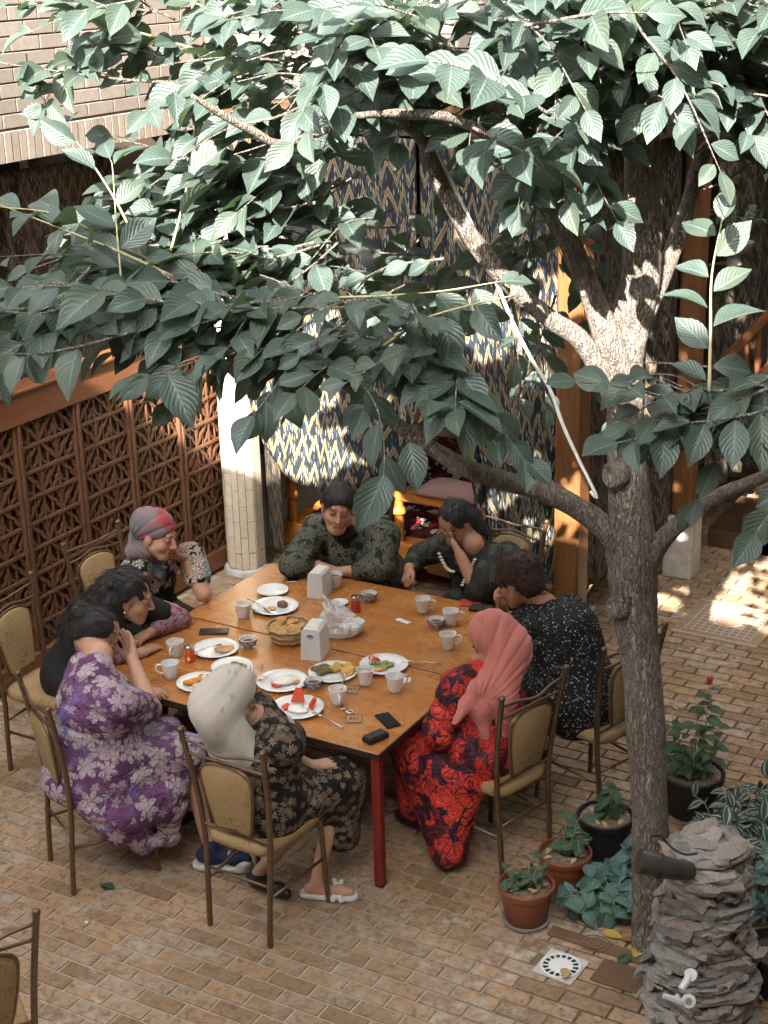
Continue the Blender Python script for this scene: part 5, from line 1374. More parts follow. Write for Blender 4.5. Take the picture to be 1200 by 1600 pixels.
# napkin holders
def napkin(p, rz, s, lb, logo=True):
    e = empty('napkin_holder', (p[0], p[1], TZ), rz); tag(e, lb, 'napkin holder', 'white napkin holders'); e.scale = (s, s, s)
    V = []
    prof = [(-.052, 0), (-.047, .12), (-.043, .142), (-.032, .155), (.032, .155), (.043, .142), (.047, .12), (.052, 0)]
    n = len(prof)
    for y, k in ((-.072, .96), (-.065, 1), (.065, 1), (.072, .96)): V += [(x * k, y * (1 - .10 * z / .155), z * (1 if k == 1 else .99)) for x, z in prof]
    F = [tuple(range(n)), tuple(3 * n + i for i in range(n))[::-1]] + [(r * n + i, (r + 1) * n + i, (r + 1) * n + (i + 1) % n, r * n + (i + 1) % n) for r in range(3) for i in range(n)]
    m = MB(); m.add(V, F); m.build('case', M['plastic'], e, smooth=True, angle=25)
    m = MB(); m.box(-.03, .03, -.045, .045, .1555, .158, .001); m.build('napkins', M['paper'], e)
    if logo:
        for q, (x0, x1, z0, z1) in enumerate(((-.016, -.012, .117, .124), (-.010, -.005, .117, .126), (-.003, .003, .117, .129), (.005, .009, .117, .126), (.011, .016, .117, .124), (-.014, .014, .112, .1145), (-.006, .006, .103, .105))):
            m = MB(); m.box(x0, x1, -.0685, -.0675, z0, z1); m.build('logo_mark', M['blue_ink'], e)
    return e
napkin((-0.860, 0.806, 0.750), .25, 1.15, 'white napkin holder with a small blue logo in front of the bread basket')
napkin((-1.279, 1.521, 0.750), .15, 1.02, 'white napkin holder at the far side beside the tea cup', False)
# shakers, sugar pot
def shaker(p, mt, lb, lab=True):
    e = empty('spice_shaker', (p[0], p[1], TZ)); tag(e, lb, 'shaker')
    m = MB(); m.lathe([(.026, 0), (.028, .003), (.028, .065), (.024, .072)], 20); b = m.build('jar', M[mt], e, smooth=True, angle=40)
    m = MB(); m.lathe([(.0255, .0725), (.0275, .075), (.0275, .094), (.024, .098), (0, .099)], 20); m.build('lid', M['steel'], e, smooth=True, angle=40)
    if lab: m = MB(); m.lathe([(.0100, 0), (.011, .001), (.006, .002)], 10, Matrix.Translation((.012, -.0258, .03)) @ Matrix.Rotation(PI / 2 - .0, 4, 'X')); m.build('label_spot', M['paper'], b)
    return e
shaker((-1.413, 0.419, 0.750), 'orange_lac', 'orange spice shaker with steel lid beside the white cup')
shaker((-0.959, 1.398, 0.750), 'red_lac', 'dull red spice shaker with steel lid near the plastic bag', False)
e = empty('sugar_pot', (*(-0.797, 1.154, 0.750)[:2], TZ)); tag(e, 'white lidded sugar pot right of the plastic bag', 'pot')
m = MB(); m.lathe([(.024, 0), (.028, .004), (.035, .05), (.037, .062)], 20); m.build('pot', M['china'], e, smooth=True, angle=40)
m = MB(); m.lathe([(.039, .0625), (.04, .068), (.03, .076), (.01, .08), (.011, .088), (0, .09)], 20); m.build('lid', M['china'], e, smooth=True, angle=40)
e = empty('small_dish', (*(-1.095, 1.444, 0.750)[:2], TZ)); tag(e, 'little white dish half hidden behind the plastic bag', 'dish')
m = MB(); m.lathe([(.03, 0), (.05, .012), (.052, .016), (.048, .016), (0, .006)], 24); m.build('dish', M['china'], e, smooth=True)
e = empty('drinking_glass', (*(-0.950, 0.379, 0.750)[:2], TZ)); tag(e, 'clear drinking glass between the cream headscarf and the sour cream plate', 'glass')
m = MB(); m.lathe([(.026, 0), (.03, .003), (.036, .095), (.0345, .095), (.0285, .006), (0, .006)], 24); m.build('tumbler', M['glass'], e, smooth=True, angle=50)
# bread basket
bk = empty('bread_basket', (*(-1.087, 0.894, 0.750)[:2], TZ)); tag(bk, 'round wicker bread basket in the middle of the table', 'basket')
m = MB(); m.lathe([(.085, 0), (.095, .004), (.118, .085), (.114, .085), (.09, .008), (0, .008)], 40, None, 0, .015, 20); m.build('bowl', M['wicker'], bk, smooth=True)
for z, r in ((.02, .101), (.05, .1105), (.087, .119)):
    m = MB(); m.tube([(r * math.cos(a), r * math.sin(a), z + .003 * math.sin(10 * a)) for a in [i * 2 * PI / 40 for i in range(41)]], .005 if z < .08 else .0075, 6, caps=False); m.build('woven_band', M['wicker'], bk, smooth=True)
for k, (dx, dy, a, t, s) in enumerate(((-.04, -.03, .3, .35, .062), (.04, .02, 2.0, -.3, .058), (-.02, .045, 4.0, .3, .055), (.055, -.035, 1.1, .5, .045), (-.06, .02, 2.6, -.5, .045))):
    o = lump('flatbread_piece', 'bread', 'piece of golden flatbread heaped in the wicker basket', 'bread', (bk.location.x + dx, bk.location.y + dy, TZ + .06 + .006 * k), s, s * .85, .016, 40 + k, .3, rot=a)
    o.rotation_euler = (t, .2, a); o['group'] = 'flatbread in the basket'
# thin plastic bag
bm = bmesh.new(); bmesh.ops.create_icosphere(bm, subdivisions=5, radius=1); V = np.array([v.co[:] for v in bm.verts]); F = [[v.index for v in f.verts] for f in bm.faces]; bm.free()
nz = vnoise(V * 1.7, 4) * .6 - np.abs(vnoise(V * np.array([3.2, 3.2, 1.2]), 9)) * .45 - np.abs(vnoise(V * np.array([7, 7, 2.5]), 2)) * .12
V = V * (1 + .55 * nz[:, None]); V = V * np.array([.135, .115, .10]); V[:, 2] = np.maximum(V[:, 2], -.06) + .062
top = V[:, 2] > .10; V[top, 2] += (V[top, 2] - .10) * 1.2; V[top, 0] = V[top, 0] * .8 - .05 * (V[top, 2] - .1) / .08
_b = Vector((-0.890, 1.088, 0.750))
tag(obj('plastic_bag', mesh_np('plastic_bag', V, F, M['bag'], True), None, (_b.x, _b.y, TZ), (0, 0, .4)), 'crumpled thin white plastic bag behind the napkin holder', 'bag')
# phones, wallet, papers
def flat_slab(name, pxy, rz, w, l, h, mt, lb, cat, top=None, inset=.004):
    e = empty(name, (pxy[0], pxy[1], TZ), rz); tag(e, lb, cat)
    m = MB(); m.box(-w / 2, w / 2, -l / 2, l / 2, .0005, h, min(h * .35, .003)); m.build('body', M[mt], e)
    if top: m = MB(); m.box(-w / 2 + inset, w / 2 - inset, -l / 2 + inset, l / 2 - inset, h + .0002, h + .0008); m.build('screen', M[top], e)
    return e
flat_slab('smartphone', (-1.546, 1.641, 0.750), .5, .072, .118, .009, 'steel', 'smartphone with steel rim near the olive printed sleeve', 'phone', 'black')
flat_slab('smartphone', (-1.523, 0.789, 0.750), -1.05, .075, .165, .010, 'black', 'dark smartphone on the left half of the table above the bread plate', 'phone', 'black')
flat_slab('smartphone', (-0.130, 0.314, 0.750), .95, .078, .155, .009, 'black', 'shiny smartphone reflecting leaves near the table corner', 'phone', 'black')
w = flat_slab('black_wallet', (-0.088, 0.122, 0.750), -.35, .062, .12, .028, 'blackm', 'thick black wallet at the near corner of the table', 'wallet')
m = MB(); m.box(-.026, .026, -.055, .055, .0285, .034, .002); m.build('flap', M['blackm'], w)
flat_slab('sugar_sachet', (-0.646, 1.395, 0.750), -.2, .095, .036, .004, 'paper', 'white paper sachet lying alone on the right half of the table', 'sachet')
flat_slab('folded_tissue', (-0.267, 0.743, 0.750), .4, .05, .06, .008, 'paper', 'scrap of white tissue beside the right-hand salad plate', 'tissue')
def coaster(p, rz, lb):
    e = flat_slab('card_coaster', p, rz, .082, .082, .003, 'kraft', lb, 'coaster')
    for a, b, c, d in ((-.041, .041, -.041, -.038), (-.041, .041, .038, .041), (-.041, -.038, -.0378, .0378), (.038, .041, -.0378, .0378), (-.02, -.012, -.012, .014), (-.004, .004, -.012, .014), (.012, .018, -.012, .014)):
        m = MB(); m.box(a, b, c, d, .0034, .004); m.build('print', M['dark_ink'], e)
coaster((-0.289, 0.255, 0.750), .5, 'printed card coaster near the table corner'); coaster((-0.466, 0.526, 0.750), .35, 'printed card coaster half under the cup with the spoon')
m = MB(); m.tube(spline([(-.04, 0, .006), (-.02, .012, .010), (0, -.01, .006), (.018, .014, .011), (.03, -.006, .006), (.008, -.018, .008)], 4), .0045, 6); tag(m.build('wrapper', M['steel'], smooth=True, loc=(-0.354, 0.301, 0.752)), 'crumpled foil wrapper beside the printed coaster', 'wrapper')
flat_slab('red_notebook', (-0.416, 1.783, 0.750), .35, .12, .09, .012, 'red_lac', 'red notebook corner near the dotted dress', 'notebook')
flat_slab('patterned_purse', (-0.323, 1.737, 0.750), .2, .13, .08, .02, 'beige', 'patterned cloth purse lying beside the red notebook', 'purse') if 'beige' in M else flat_slab('patterned_purse', (-0.323, 1.737, 0.750), .2, .13, .08, .02, 'ikat_dark', 'patterned cloth purse lying beside the red notebook', 'purse')

# ------------------------------------------------------------------ pots and plants
def grow(rootname, base, material, stems, label, cat='plant', group=None, wid=.30, fold=.16):
    e = empty(rootname, base); tag(e, label, cat, group)
    T = [leaf_template(50 + s, wid, 5, fold, .3) for s in range(4)]
    LMp = [mesh_np('leaf', v, f, M[material], True, uv) for v, uv, f in T]
    r = random.Random(hash(rootname + label) % 9999 if False else len(label) * 7 + int(base[0] * 100))
    for (P, size, spacing, dr) in stems:
        S = [Vector(q) for q in spline(P, 4)]
        m = MB(); m.tube(S, [.004 * (1.1 - .7 * i / len(S)) for i in range(len(S))], 5); m.build('stem', M['shoot'], e, smooth=True)
        L = 0; nxt = spacing * .5; side = 0
        for a, b in zip(S, S[1:]):
            L += (b - a).length
            while nxt < L:
                t = (b - a).normalized(); th = side * 2.4 + r.uniform(-.4, .4); side += 1
                u = t.cross(Vector((.3, .1, 1)) if abs(t.z) < .9 else Vector((1, 0, 0))).normalized(); w_ = t.cross(u)
                d = u * math.cos(th) + w_ * math.sin(th) + t * .35 + Vector((0, 0, -dr))
                d.normalize(); n = Vector((r.uniform(-.4, .4), r.uniform(-.4, .4), 1)) + NEAR * .4
                x = d.cross(n).normalized(); z = x.cross(d); k = size * r.uniform(.7, 1.15); p = b
                o = obj('leaf', LMp[r.randrange(4)], e)
                o.matrix_basis = Matrix(((x.x * k, d.x * k, z.x * k, p.x), (x.y * k, d.y * k, z.y * k, p.y), (x.z * k, d.z * k, z.z * k, p.z), (0, 0, 0, 1)))
                nxt += spacing * r.uniform(.7, 1.3)
    return e
def flowerpot(p, r, h, mt, label, soil=.86, rib=0, saucer=False):
    e = empty('flower_pot', (p[0], p[1], .004)); tag(e, label, 'pot')
    m = MB(); m.lathe([(r * .68, 0), (r * .70, .004), (r * .92, h * .84)], 48, None, 0, .022 if rib else 0, rib); m.build('body', M[mt], e, smooth=True, angle=50)
    m = MB(); m.lathe([(r * .95, h * .82), (r * 1.0, h * .84), (r * 1.02, h * .985), (r, h), (r * .93, h), (r * .90, h * .7), (r * .88, h * .6)], 40); m.build('rim', M[mt], e, smooth=True, angle=40)
    # heaped soil
    n = 24; V = [(0, 0, h * soil + .012)]; F = []
    for k, rr in enumerate((.3, .6, .89)):
        for i in range(n):
            a = 2 * PI * i / n; q = vnoise(np.array([[rr * 6 * math.cos(a), rr * 6 * math.sin(a), r * 50]]), 3)[0]
            V.append((r * rr * math.cos(a), r * rr * math.sin(a), h * soil + .010 * q + .008 * (1 - rr)))
    F = [(0, 1 + i, 1 + (i + 1) % n) for i in range(n)] + [(1 + k * n + i, 1 + (k + 1) * n + i, 1 + (k + 1) * n + (i + 1) % n, 1 + k * n + (i + 1) % n) for k in range(2) for i in range(n)]
    m = MB(); m.add(V, F); m.build('soil', M['soil'], e, smooth=True)
    if saucer: m = MB(); m.lathe([(r * .72, 0), (r * .86, .006), (r * .88, .022), (r * .84, .022), (r * .74, .009)], 36); m.build('saucer', M['greystone'], e, smooth=True, angle=40)
    return e, Vector((p[0], p[1], .004 + h * soil))
_p1 = (0.720, 0.105, 0.000); _p2 = (0.770, 0.441, 0.000); _p3 = (0.832, 0.799, 0.000)
e1, s1 = flowerpot(_p1, .132, .20, 'terra', 'front terracotta pot with ribbed side near the drain', rib=24, saucer=True)
e2, s2 = flowerpot(_p2, .130, .20, 'terra', 'rear terracotta pot between the front pot and the black pot', rib=24, saucer=True)
e3, s3 = flowerpot(_p3, .142, .23, 'blackm', 'black plastic pot beside the tree trunk', .93, saucer=True)
R3 = random.Random(5)
def stems(n, h, sp, size, spacing, dr, lean=0.0):
    out = []
    for i in range(n):
        a = R3.uniform(0, 6.28); q = sp * R3.uniform(.3, 1); hh = h * R3.uniform(.6, 1.1)
        x, y = math.cos(a) * q, math.sin(a) * q
        out.append(([(x * .2, y * .2, 0), (x * .45, y * .45, hh * .5), (x * .8, y * .8, hh * .9), (x * 1.25, y * 1.25, hh)], size, spacing, dr))
    return out
grow('ivy_plant', s1, 'plant', stems(10, .12, .10, .05, .028, .2), 'thin trailing ivy in the front terracotta pot', wid=.42)
grow('ivy_plant', s2, 'plant', stems(8, .18, .11, .065, .034, .4), 'drooping ivy in the rear terracotta pot', wid=.42)
grow('seedling_plant', s3, 'plant', stems(10, .16, .06, .075, .028, .6), 'wilting young plant in the black pot', wid=.34)
for q_, (s_, r_, lb) in enumerate(((s1, .09, 'curled dry leaves on the soil of the front terracotta pot'), (s2, .085, 'curled dry leaves on the soil of the rear terracotta pot'), (s3, .10, 'curled dry leaves on the soil of the black pot'))):
    VV, FF, b0 = [], [], 0
    for i in range(10):
        a = R3.uniform(0, 6.28); q = r_ * math.sqrt(R3.random()); v, uv, f = LT[i % 7]
        X = Matrix.Translation((q * math.cos(a), q * math.sin(a), .018)) @ Matrix.Rotation(R3.uniform(0, 6), 4, 'Z') @ Matrix.Rotation(R3.uniform(-.3, .3), 4, 'X') @ Matrix.Scale(.045, 4)
        VV.append(np.array([X @ Vector(w) for w in v])); FF.append(f + b0); b0 += len(v)
    tag(obj('leaf_litter', mesh_np('leaf_litter', np.concatenate(VV), np.concatenate(FF), M['litter'], True), None, s_), lb, 'dry leaves', kind='stuff')
# bluish ground plant at the foot of the trunk
gp = (1.047, 0.382, 0.000)
for i, (dx, dy, n, hh) in enumerate(((0, 0, 13, .17), (.09, .10, 12, .24), (-.07, -.05, 10, .12))):
    grow('ground_plant', (gp[0] + dx, gp[1] + dy, .005), 'teal_plant', stems(n, hh, .18, .095, .032, .15), ('bluish leafy ground plant left of the tree trunk, middle clump', 'tallest bluish ground plant, against the tree trunk', 'lowest bluish ground plant, nearest the drain')[i], wid=.40)
# big pot with flowering mint behind the trunk
_bp = (1.076, 1.389, 0.000)
e4, s4 = flowerpot(_bp, .17, .24, 'blackm', 'wide dark pot behind the tree trunk holding flowering stems', .95)
def mint(dx, dy, h): return ([(dx * .5, dy * .5, 0), (dx * .8, dy * .8, h * .4), (dx, dy, h * .75), (dx * 1.05, dy * 1.05, h)], .085, .045, .1)
mt_ = [mint(-.09, -.07, .34), mint(-.03, -.09, .27), mint(.03, -.05, .46), mint(.06, .02, .52), mint(.08, -.06, .36), mint(-.1, .02, .22), mint(-.06, -.1, .18), mint(0, -.12, .16), mint(.10, -.10, .2), mint(.13, 0, .24), mint(.05, -.13, .22), mint(-.12, -.05, .2), mint(.1, .08, .28)]
pm_ = grow('flowering_herb', s4, 'plant', mt_, 'tall leafy herb with a small pink flower head behind the trunk', wid=.30)
m = MB()
for k in range(10):
    a = k * .63; m.tube([(.063, .021, .52), (.063 + .015 * math.cos(a), .021 + .022 * math.sin(a), .535 + .012 * (k % 3))], [.003, .004], 5)
m.build('flower_head', M['red_lac'], pm_)
# striped trailing plant
for i, (px_, hz, n, lb) in enumerate((((1.392, 1.026, 0.000), .34, 11, 'striped spreading plant behind the stone stump, left clump'), ((1.607, 0.856, 0.000), .34, 10, 'striped spreading plant at the right edge behind the stone stump'), ((1.425, 1.344, 0.000), .22, 9, 'striped spreading plant farthest back, near the paving'))):
    grow('striped_plant', (px_[0], px_[1], .02), 'zebra', stems(n, hz, .24, .11, .034, .2), lb, wid=.27)
grow('ivy_plant', (*(1.707, 0.528, 0.000)[:2], .02), 'teal_plant', stems(8, .42, .12, .07, .035, .2), 'bluish upright plant at the right edge beside the stump', wid=.36)
_rp = (1.887, 0.146, 0.000)
e5, s5 = flowerpot(_rp, .14, .22, 'blackm', 'dark pot cut off by the right edge beside the stone stump', .8)

# ------------------------------------------------------------------ stone stump fountain with tap
SB = Vector((1.642, -0.117, 0.000)); st_ = empty('stone_fountain', SB); tag(st_, 'stacked rock fountain stump with white taps at the lower right', 'fountain')
def srad(z): return .225 - .10 * (z / .80) ** .8
H_ = .80
m = MB(); m.lathe([(srad(0) * .93, -.004), (srad(.2) * .93, .2), (srad(.4) * .93, .4), (srad(.6) * .93, .6), (srad(.75) * .92, .74), (.05, .76)], 28); core = m.build('cement_core', M['rockmortar'], st_, smooth=True)
def rock_me(seed):
    bm = bmesh.new(); bmesh.ops.create_icosphere(bm, subdivisions=3, radius=1); V = np.array([v.co[:] for v in bm.verts]); F = [[v.index for v in f.verts] for f in bm.faces]; bm.free()
    V = np.sign(V) * np.abs(V) ** .72
    V = V * (1 + .38 * vnoise(V * 1.5 + seed * 9.1, seed)[:, None] + .20 * vnoise(V * 3.7 + seed, seed + 4)[:, None] + .10 * vnoise(V * 8 + seed, seed + 6)[:, None])
    return mesh_np('stone', V, F, M['rock'], True, angle=38)
RM = [rock_me(s) for s in range(9)]
z = .0; row = 0
while z < H_ - .02:
    hgt = R3.uniform(.042, .078); rr = srad(z + hgt / 2); n = max(5, int(2 * PI * rr / R3.uniform(.14, .22))); a0 = R3.uniform(0, 6)
    for k in range(n):
        a = a0 + 2 * PI * (k + R3.uniform(-.18, .18)) / n
        w_ = PI * rr / n * R3.uniform(.95, 1.3)
        o = obj('stone', RM[R3.randrange(9)], st_, (rr * .95 * math.cos(a), rr * .95 * math.sin(a), z + hgt / 2 + R3.uniform(-.015, .015)))
        o.rotation_euler = (R3.uniform(-.28, .28), R3.uniform(-.2, .2), a + PI / 2 + R3.uniform(-.2, .2)); o.scale = (w_ * 1.05, R3.uniform(.032, .055), hgt * .60)
    z += hgt * .93; row += 1
for k in range(7):
    a = k * 2.4; o = obj('stone', RM[k % 9], st_, (.06 * math.cos(a), .06 * math.sin(a), H_ - .02 + R3.uniform(-.01, .02))); o.scale = (.075, .055, .03); o.rotation_euler = (R3.uniform(-.3, .3), R3.uniform(-.3, .3), a)
# pipe on top pointing left, taps in front
def lp(v): return Vector(v) - SB
m = MB(); m.tube([lp((1.666, -0.410, 0.854)), lp((1.627, -0.469, 0.885)), lp((1.583, -0.509, 0.909)), lp((1.574, -0.513, 0.912)), lp((1.504, -0.555, 0.938))], [.036, .042, .045, .048, .050], 16); m.build('log_pipe', M['pipe'], st_, smooth=True, angle=40)
m = MB(); m.tube([lp((1.581, -0.510, 0.909)) + Vector((0, 0, .066 * 0)), lp((1.569, -0.516, 0.912))], .051, 16); m.build('pipe_clamp', M['blackm'], st_)
m = MB(); m.tube(spline([lp((1.561, -0.488, 0.990)), lp((1.514, -0.467, 0.988)), lp((1.530, -0.401, 0.976)), lp((1.582, -0.391, 0.927)), lp((1.643, -0.416, 0.930)), lp((1.692, -0.406, 0.944))], 4), .005, 6); m.build('wire', M['blackm'], st_, smooth=True)
d0 = 5.50
m = MB(); m.tube([lp((1.873, -0.992, 0.824)), lp((1.887, -1.045, 0.854)), lp((1.875, -1.100, 0.829))], [.014, .016, .013], 10); m.build('upper_spout', M['tap'], st_, smooth=True, angle=40)
m = MB(); m.tube([lp((1.887, -1.015, 0.839)), lp((1.891, -1.050, 0.866))], .023, 12); m.build('upper_collar', M['tap'], st_, smooth=True, angle=40)
m = MB(); m.tube([lp((1.887, -1.130, 0.799)), lp((1.856, -1.152, 0.821)), lp((1.831, -1.162, 0.830))], [.016, .013, .010], 8); m.build('tap_lever', M['tap'], st_, smooth=True, angle=40)
m = MB(); m.tube([lp((1.863, -1.105, 0.805)), lp((1.877, -1.135, 0.801))], .009, 8); m.build('tap_stem', M['tap'], st_, smooth=True)
m = MB(); m.tube([lp((1.893, -1.056, 0.761)), lp((1.912, -1.123, 0.811))], [.024, .026], 8); m.build('tap_knob', M['tap'], st_)
m = MB(); m.tube([lp((1.912, -1.124, 0.812)), lp((1.914, -1.129, 0.816))], [.013, .011], 8); m.build('knob_cap', M['steel'], st_)

# ------------------------------------------------------------------ floor drain, doormat, edging, fallen leaves
dr = empty('floor_drain', (*(1.009, -0.150, 0.000)[:2], .004)); tag(dr, 'round white slotted drain cover on a square plate in the paving', 'drain')
m = MB(); m.box(-.098, .098, -.098, .098, .0, .006, .002); m.build('plate', M['stone'], dr, rot=(0, 0, -.05))
m = MB(); m.lathe([(.086, .0065), (.092, .008), (.09, .011), (.083, .011), (.081, .007)], 40, caps=False); m.build('ring', M['plastic'], dr, smooth=True, angle=40)
m = MB(); m.lathe([(.056, .0065), (.056, .010), (.05, .0115), (0, .012)], 32); m.build('lid', M['plastic'], dr, smooth=True, angle=40)
m = MB(); m.lathe([(.079, .0062), (.059, .0064)], 32); m.build('slot_shade', M['blackm'], dr)  # black disc painted in for the shade inside the slots
for k in range(16):
    m = MB(); m.box(.0565, .0805, -.0045, .0045, .0066, .009, .001); o = m.build('spoke', M['plastic'], dr, rot=(0, 0, k * PI / 8))
for (p, rz, l, w_, lb) in (((1.084, 0.072, 0.000), -.02, .46, .075, 'long brown board edging the tree pit, nearest the drain'), ((1.290, -0.094, 0.000), -.02, .26, .17, 'square ornamental clay tile between drain and stone stump')):
    e = empty('edging_tile', (p[0], p[1], .0035), rz); tag(e, lb, 'tile')
    m = MB(); m.box(-l / 2, l / 2, -w_ / 2, w_ / 2, 0, .010, .003); m.build('slab', M['darkbrick'], e)
    for k in range(3):
        m = MB(); q = .02 + .02 * k; m.tube([(q * math.cos(a) * 1.2, q * math.sin(a), .0105) for a in [i * PI / 8 for i in range(17)]], .0025, 5, caps=False); m.build('relief_ring', M['darkbrick'], e)
rg = empty('doormat', (0, 0, 0)); A4 = [Vector((0.262, 3.568, 0.000)), Vector((0.248, 4.216, 0.000)), Vector((0.727, 4.181, 0.000)), Vector((0.831, 3.498, 0.000))]
cx = .50; cy = 3.80; rg.location = (cx, cy, .004); rg.rotation_euler = (0, 0, -.02); tag(rg, 'cream and tan doormat with a square grid and oval, lit by the sun', 'doormat')
m = MB(); m.box(-.30, .30, -.31, .31, 0, .008, .003); m.build('base', M['mat_tan'], rg)
for k in range(10):
    x = -.225 + k * .05; m = MB(); m.box(x - .005, x + .005, -.23, .23, .0082, .0105); m.build('grid_line', M['mat_cream'], rg)
for k in range(10):
    y = -.225 + k * .05; m = MB(); m.box(-.23, .23, y - .005, y + .005, .0106, .0116); m.build('grid_line', M['mat_cream'], rg)
for q in (-.285, .285):
    m = MB(); m.box(-.29, .29, q - .006, q + .006, .0082, .0105); m.build('border_line', M['mat_cream'], rg)
m = MB(); m.lathe([(.085, .0118), (.085, .0125), (0, .0126)], 32); m.build('oval', M['mat_tan'], rg); m = MB(); m.tube([(.09 * math.cos(a), .09 * math.sin(a), .012) for a in [i * PI / 16 for i in range(33)]], .005, 5, caps=False); m.build('oval_line', M['mat_cream'], rg)
FL = [((-1.222, -0.611, 0.000), .10, 'plant', .6, 'half green fallen leaf on the paving left of the chairs'), ((1.243, 0.016, 0.000), .10, 'plant', 1.2, 'bluish fallen leaf beside the ornamental tile'), ((1.058, -0.206, 0.020), .085, 'litter', .1, 'tan fallen leaf lying on the drain cover'), ((1.128, 0.172, 0.000), .10, 'yellow_leaf', 2.0, 'yellow fallen leaf under the bluish plant'), ((1.199, 0.176, 0.000), .08, 'orange_leaf', .8, 'orange fallen leaf under the bluish plant'), ((1.278, 0.109, 0.000), .10, 'yellow_leaf', 2.6, 'yellow fallen leaf nearest the stone stump'), ((1.247, 0.158, 0.000), .07, 'yellow_leaf', 1.0, 'small yellow fallen leaf beside the trunk foot'), ((1.291, -0.409, 0.000), .05, 'litter', .3, 'tiny dry leaf at the lower edge of the picture'), ((1.119, -0.415, 0.000), .035, 'litter', 1.3, 'tiny dry scrap below the drain'), ((0.606, 2.460, 0.000), .06, 'litter', .4, 'pale dry leaf on the paving right of the trunk'), ((-1.116, -0.892, 0.000), .03, 'paper', .4, 'small white scrap on the paving at the lower left'), ((0.041, -0.534, 0.000), .03, 'litter', 1.4, 'small dry scrap in front of the table leg'), ((1.372, -0.177, 0.000), .04, 'yellow_leaf', .2, 'tiny yellow leaf at the foot of the stone stump')]
for i, (p, s, mt, rz, lb) in enumerate(FL):
    v, uv, f = LT[i % 7]; o = obj('fallen_leaf', mesh_np('fallen_leaf', v * np.array([1, 1, .6]) + np.array([0, -.5, .1]), f, M[mt], True, uv), None, (p[0], p[1], p[2] + .006), (.05, .06, rz * 2.4)); o.scale = [s] * 3; tag(o, lb, 'leaf')
m = MB()
for i in range(90):
    x, y = R3.uniform(-1.65, -.1), R3.uniform(.08, 1.3); s = R3.uniform(.0015, .004); m.box(x - s - (-.9), x + s - (-.9), y - s * R3.uniform(.5, 1) - .6, y + s - .6, .0003, s * .9 + .0006)
tag(m.build('bread_crumbs', M['bread'], loc=(-.9, .6, TZ)), 'bread crumbs scattered over the tabletop', 'crumbs', kind='stuff')
# small shrub in the bowl planter
grow('potted_shrub', wp.location + Vector((0, 0, .13)), 'plant', stems(14, .26, .2, .055, .035, .1), 'dark small-leaved shrub growing in the bowl planter', wid=.36)

